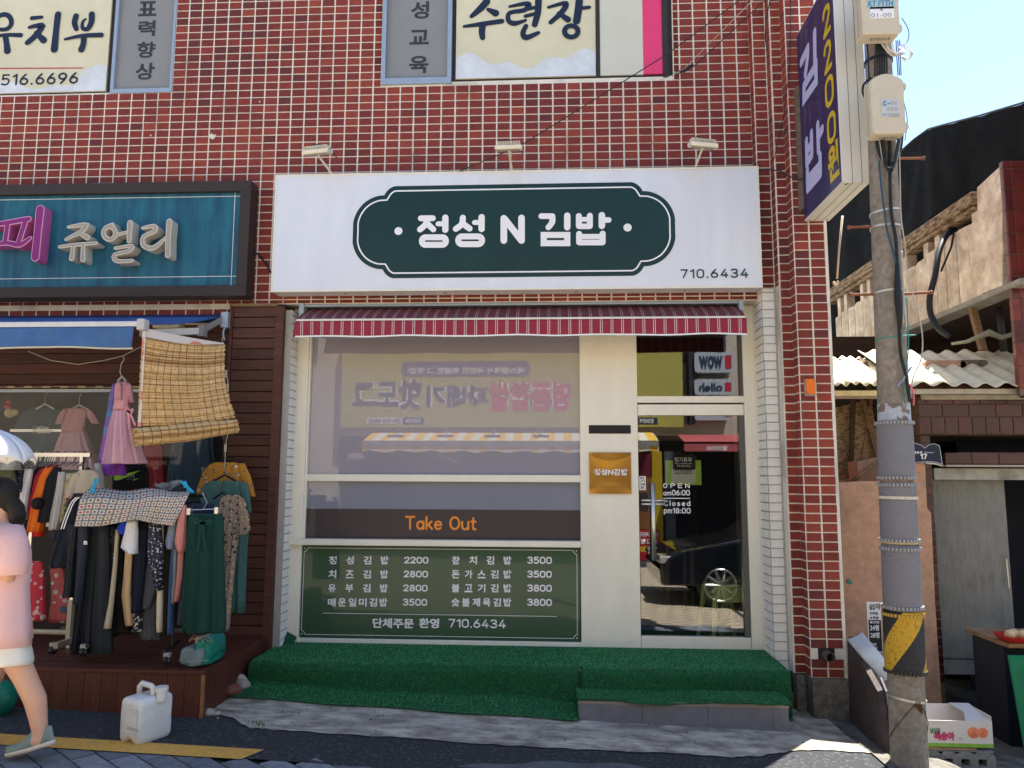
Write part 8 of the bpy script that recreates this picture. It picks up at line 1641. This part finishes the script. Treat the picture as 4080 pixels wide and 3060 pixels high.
for s_, dy in ((-1, -.155), (1, .155)):
    sh, el_, ha = WP(30, 2125, dy), WP(34, 2300, dy*1.05), WP(-90, 2230, dy*.5-.02*s_); body.tube([sh, sh.lerp(el_, .5), el_, el_.lerp(ha, .5), ha], [.055, .048, .040, .034, .026], 12)
    body.sphere(ha+Vector((-.03, 0, .01)), .035, 10, 0, (1.1, .8, 1.2))
    for k in range(4): b0 = ha+Vector((-.045, -.02+.0, .035-.02*k)); body.tube([b0, b0+Vector((-.03, -.012*s_, 0)), b0+Vector((-.035, -.035*s_*-1, 0)), b0+Vector((-.012, .045*s_, 0))], [.011, .010, .009, .008], 6)
    body.tube([ha+Vector((-.02, 0, .03)), ha+Vector((-.05, .02*s_, .055))], [.012, .009], 6)
bo_ = obj('body', body, skin, pe, smooth_=True); md = bo_.modifiers.new('r', 'REMESH'); md.mode = 'VOXEL'; md.voxel_size = .009; md.use_smooth_shade = True; md = bo_.modifiers.new('s', 'SMOOTH'); md.iterations = 4
hair_m = M('hair_black', (.008, .006, .006), .45, .3, 30, .3, 120, stretch=(6, 6, 1)); hb = MB(); hb.sphere(WP(-2, 1974), .106, 18, 0, (1.0, .84, 1.06)); hb.sphere(WP(18, 2006), .075, 12, 0, (.9, .8, .8)); hb.tube([WP(30, 1995), WP(50, 2002), WP(64, 2022), WP(70, 2055), WP(64, 2090), WP(48, 2112)], [.050, .040, .044, .045, .036, .014], 14)
ho_ = obj('hair', hb, hair_m, pe, smooth_=True); md = ho_.modifiers.new('r', 'REMESH'); md.mode = 'VOXEL'; md.voxel_size = .008; md.use_smooth_shade = True
def garm(name, rows, mat, fold=.008, cap=True, th=0):
    rings = []; N = 40
    for i, (py, xl, xr_, d) in enumerate(rows):
        t = i/(len(rows)-1); a, b = WP(xl, py), WP(xr_, py); ring = []; rd = ray((xl+xr_)/2, py); th0 = math.atan2(-rd.x, rd.y); e1 = Vector((math.cos(th0), math.sin(th0), 0)); e2 = Vector((-math.sin(th0), math.cos(th0), 0)); cc0 = (a+b)/2; hw0 = (b.x-a.x)/2*math.cos(th0)
        for k in range(N): an = 2*math.pi*k/N; c, s_ = math.cos(an), math.sin(an); f_ = 1+fold*t*(math.sin(4*an+3*t)+.6*math.sin(7*an+1))/max(d, .02)*.12; q = cc0+e1*(hw0*math.copysign(abs(c)**.72, c)*f_)+e2*(d*math.copysign(abs(s_)**.72, s_)*f_); ring.append((q.x, q.y, a.z+.006*math.sin(3*an)*t))
        rings.append(ring)
    mb = MB(); mb.loft(rings, cap=cap); return obj(name, mb, mat, pe, smooth_=True, solid=th)
pinkc = M('tshirt_pink', (.68, .44, .45), .85, .06, 4, .9, 7, stretch=(1.5, 1, .6))
garm('tshirt', [(2078, -18, 44, .05), (2092, -40, 76, .12), (2125, -62, 104, .175), (2190, -68, 126, .19), (2260, -66, 128, .175), (2330, -62, 118, .165), (2400, -60, 120, .17), (2480, -58, 124, .185), (2560, -60, 128, .195)], pinkc, .045)
tb_ = MB()
for s_ in (-1, 1):
    dy = s_*.165; tb_.tube([WP(38, 2112, dy*.72), WP(46, 2165, dy*.85), WP(44, 2240, dy*.92), WP(40, 2292, dy*.95)], [.070, .084, .084, .080], 16)
obj('sleeves', tb_, pinkc, pe, smooth_=True)
garm('shorts', [(2500, -50, 110, .165), (2560, -52, 122, .178), (2610, -58, 134, .188), (2630, -60, 138, .192)], M('shorts_white', (.70, .69, .64), .8, .05, 6), .012)
def shoe(toe, heel, dy, lb):
    A, Bq = WP(*toe, dy), WP(*heel, dy); d = (Bq-A); L_ = d.length; d.normalize(); n_ = Vector((-d.z, 0, d.x)); n_ = n_ if n_.z > 0 else -n_; mb = MB(); sb = MB(); rings = []; r2_ = []
    for i in range(13):
        t = i/12; w_ = .045*(math.sin(math.pi*min(1, .12+t*.9))**.4)*(.85 if t > .6 else 1); h_ = .035+.055*smooth((t-.25)/.45)-.012*smooth((t-.85)/.15); c = A+d*L_*t; bend = n_*(.02*max(0, .3-t)/.3)*0
        rings.append([c+Vector((0, w_*math.cos(a), 0))+n_*(.018+h_*max(0, math.sin(a))) for a in [2*math.pi*k/16 for k in range(16)]]); r2_.append([c+Vector((0, (w_+.006)*math.cos(a), 0))+n_*(.0+.022*(math.sin(a) > 0)) for a in [2*math.pi*k/16 for k in range(16)]])
    mb.loft(rings); sb.loft(r2_); o = obj('shoe', mb, M('canvas_grey_green', (.17, .23, .22), .8, .1, 20), pe, smooth_=True); obj('sole', sb, M('sole_cream', (.58, .54, .46), .6), o, smooth_=True)
shoe((38, 3012), (220, 2962), -.045, ''); shoe((-230, 3012), (-80, 3012), .08, '')
um = thing('umbrella', 'white umbrella held over the walking woman at the left edge', 'umbrella', tuple(WP(-150, 1700)))
uc = WP(-150, 1845, .02); tip = WP(112, 1836, 0); ru_ = (tip.x-uc.x)*.90; hu = .24; mb = MB(); NS = 8
def umf(u, v):
    a = 2*math.pi*u; k = (u*NS) % 1; sag = math.sin(math.pi*k); r_ = ru_*math.sin(v*math.pi/2*.96)/math.sin(math.pi/2*.96)*(1-.045*sag*v); z = uc.z+hu*(math.cos(v*math.pi/2*.96)-math.cos(math.pi/2*.96))+.035*sag*v**3
    return (uc.x+r_*math.cos(a), uc.y+r_*math.sin(a), z)
mb.grid(umf, 64, 14); um_m = M('umbrella_white', (.78, .80, .84), .5, .05, 8, .2, 12); um_m.node_tree.nodes['Principled BSDF'].inputs['Transmission Weight'].default_value = 0.0
obj('canopy', mb, um_m, um, smooth_=True, solid=.002)
mb = MB(); mb.tube([uc+Vector((0, 0, hu+.05)), WP(-95, 2240, 0)], .006, 8); obj('shaft', mb, steel, um)
for k in range(8): a = 2*math.pi*k/8; mb = MB(); mb.tube([Vector(umf(k/8, v))-Vector((0, 0, .006)) for v in (0.02, .3, .6, .9, 1)], .0025, 4); obj('rib', mb, steel, um)

# loose wires crossing the facade
def span(lb, pts, r_, mat, sag=0.02):
    P = [Vector(p) for p in pts]; Q = []
    for i in range(len(P)-1):
        for k in range(10): t = k/10; q = P[i].lerp(P[i+1], t); q.z -= sag*math.sin(math.pi*t); Q.append(q)
    Q.append(P[-1]); mb = MB(); mb.tube(Q, r_, 5); return tag(obj('wire', mb, mat), lb, 'wire')
span('black wire slanting up from the white signboard past the pink stripe to the pier', [at(1830, 683, -.22), at(2075, 580, -.30), at(2660, 215, -.35), at(2975, -20, -.4)], .0045, blk, .0)
span('thin black wire slanting just under the longer one beside the pier', [at(2690, 300, -.10), at(2768, 262, -.15), at(3060, -10, -.25)], .0045, blk, .0)
span('pale wire running beside the thin black wire near the pier', [at(2630, 320, -.06), at(2715, 285, -.10), at(3010, -10, -.22)], .003, palec, .0)
mb = MB(); mb.tube([at(2722, 285, -.12), at(2762, 258, -.14)], .014, 8); mb.tube([at(2722, 285, -.12), at(2700, 282, -.1), at(2690, 300, -.08)], .005, 5); tag(obj('cable_joint', mb, blk), 'taped black cable joint beside the pink striped window', 'cable joint')
span('black wire hanging in a curve down the inner pier', [at(3068, 0, -.22), at(3052, 80, -.24), at(3048, 150, -.24), at(3058, 204, -.24)], .004, blk, 0)
span('thin black wire dropping down the outer pier behind the blue sign', [at(3150, -20, -.36), at(3148, 250, -.36), at(3120, 480, -.36), at(3082, 640, -.25)], .0035, blk, 0)
span('short black cables joining the white signboard to the blue sign', [at(3024, 678, -.2), at(3070, 676, -.24), at(3110, 680, -.28), at(3150, 705, -.38), at(3196, 716, -.42)], .005, blk, .004)
span('black cable looping from the teal sign to the white signboard', [at(995, 992, -.05), at(1030, 1015, -.03), at(1062, 1055, -.03), at(1082, 1090, -.06)], .008, blk, 0)
span('thin black cable running down the white brick edge left of the shop window', [at(1130, 1330, .05), at(1118, 1600, .02), at(1122, 1850, .02), at(1112, 2200, 0), at(1095, 2420, 0), at(1092, 2560, 0)], .004, blk, 0)
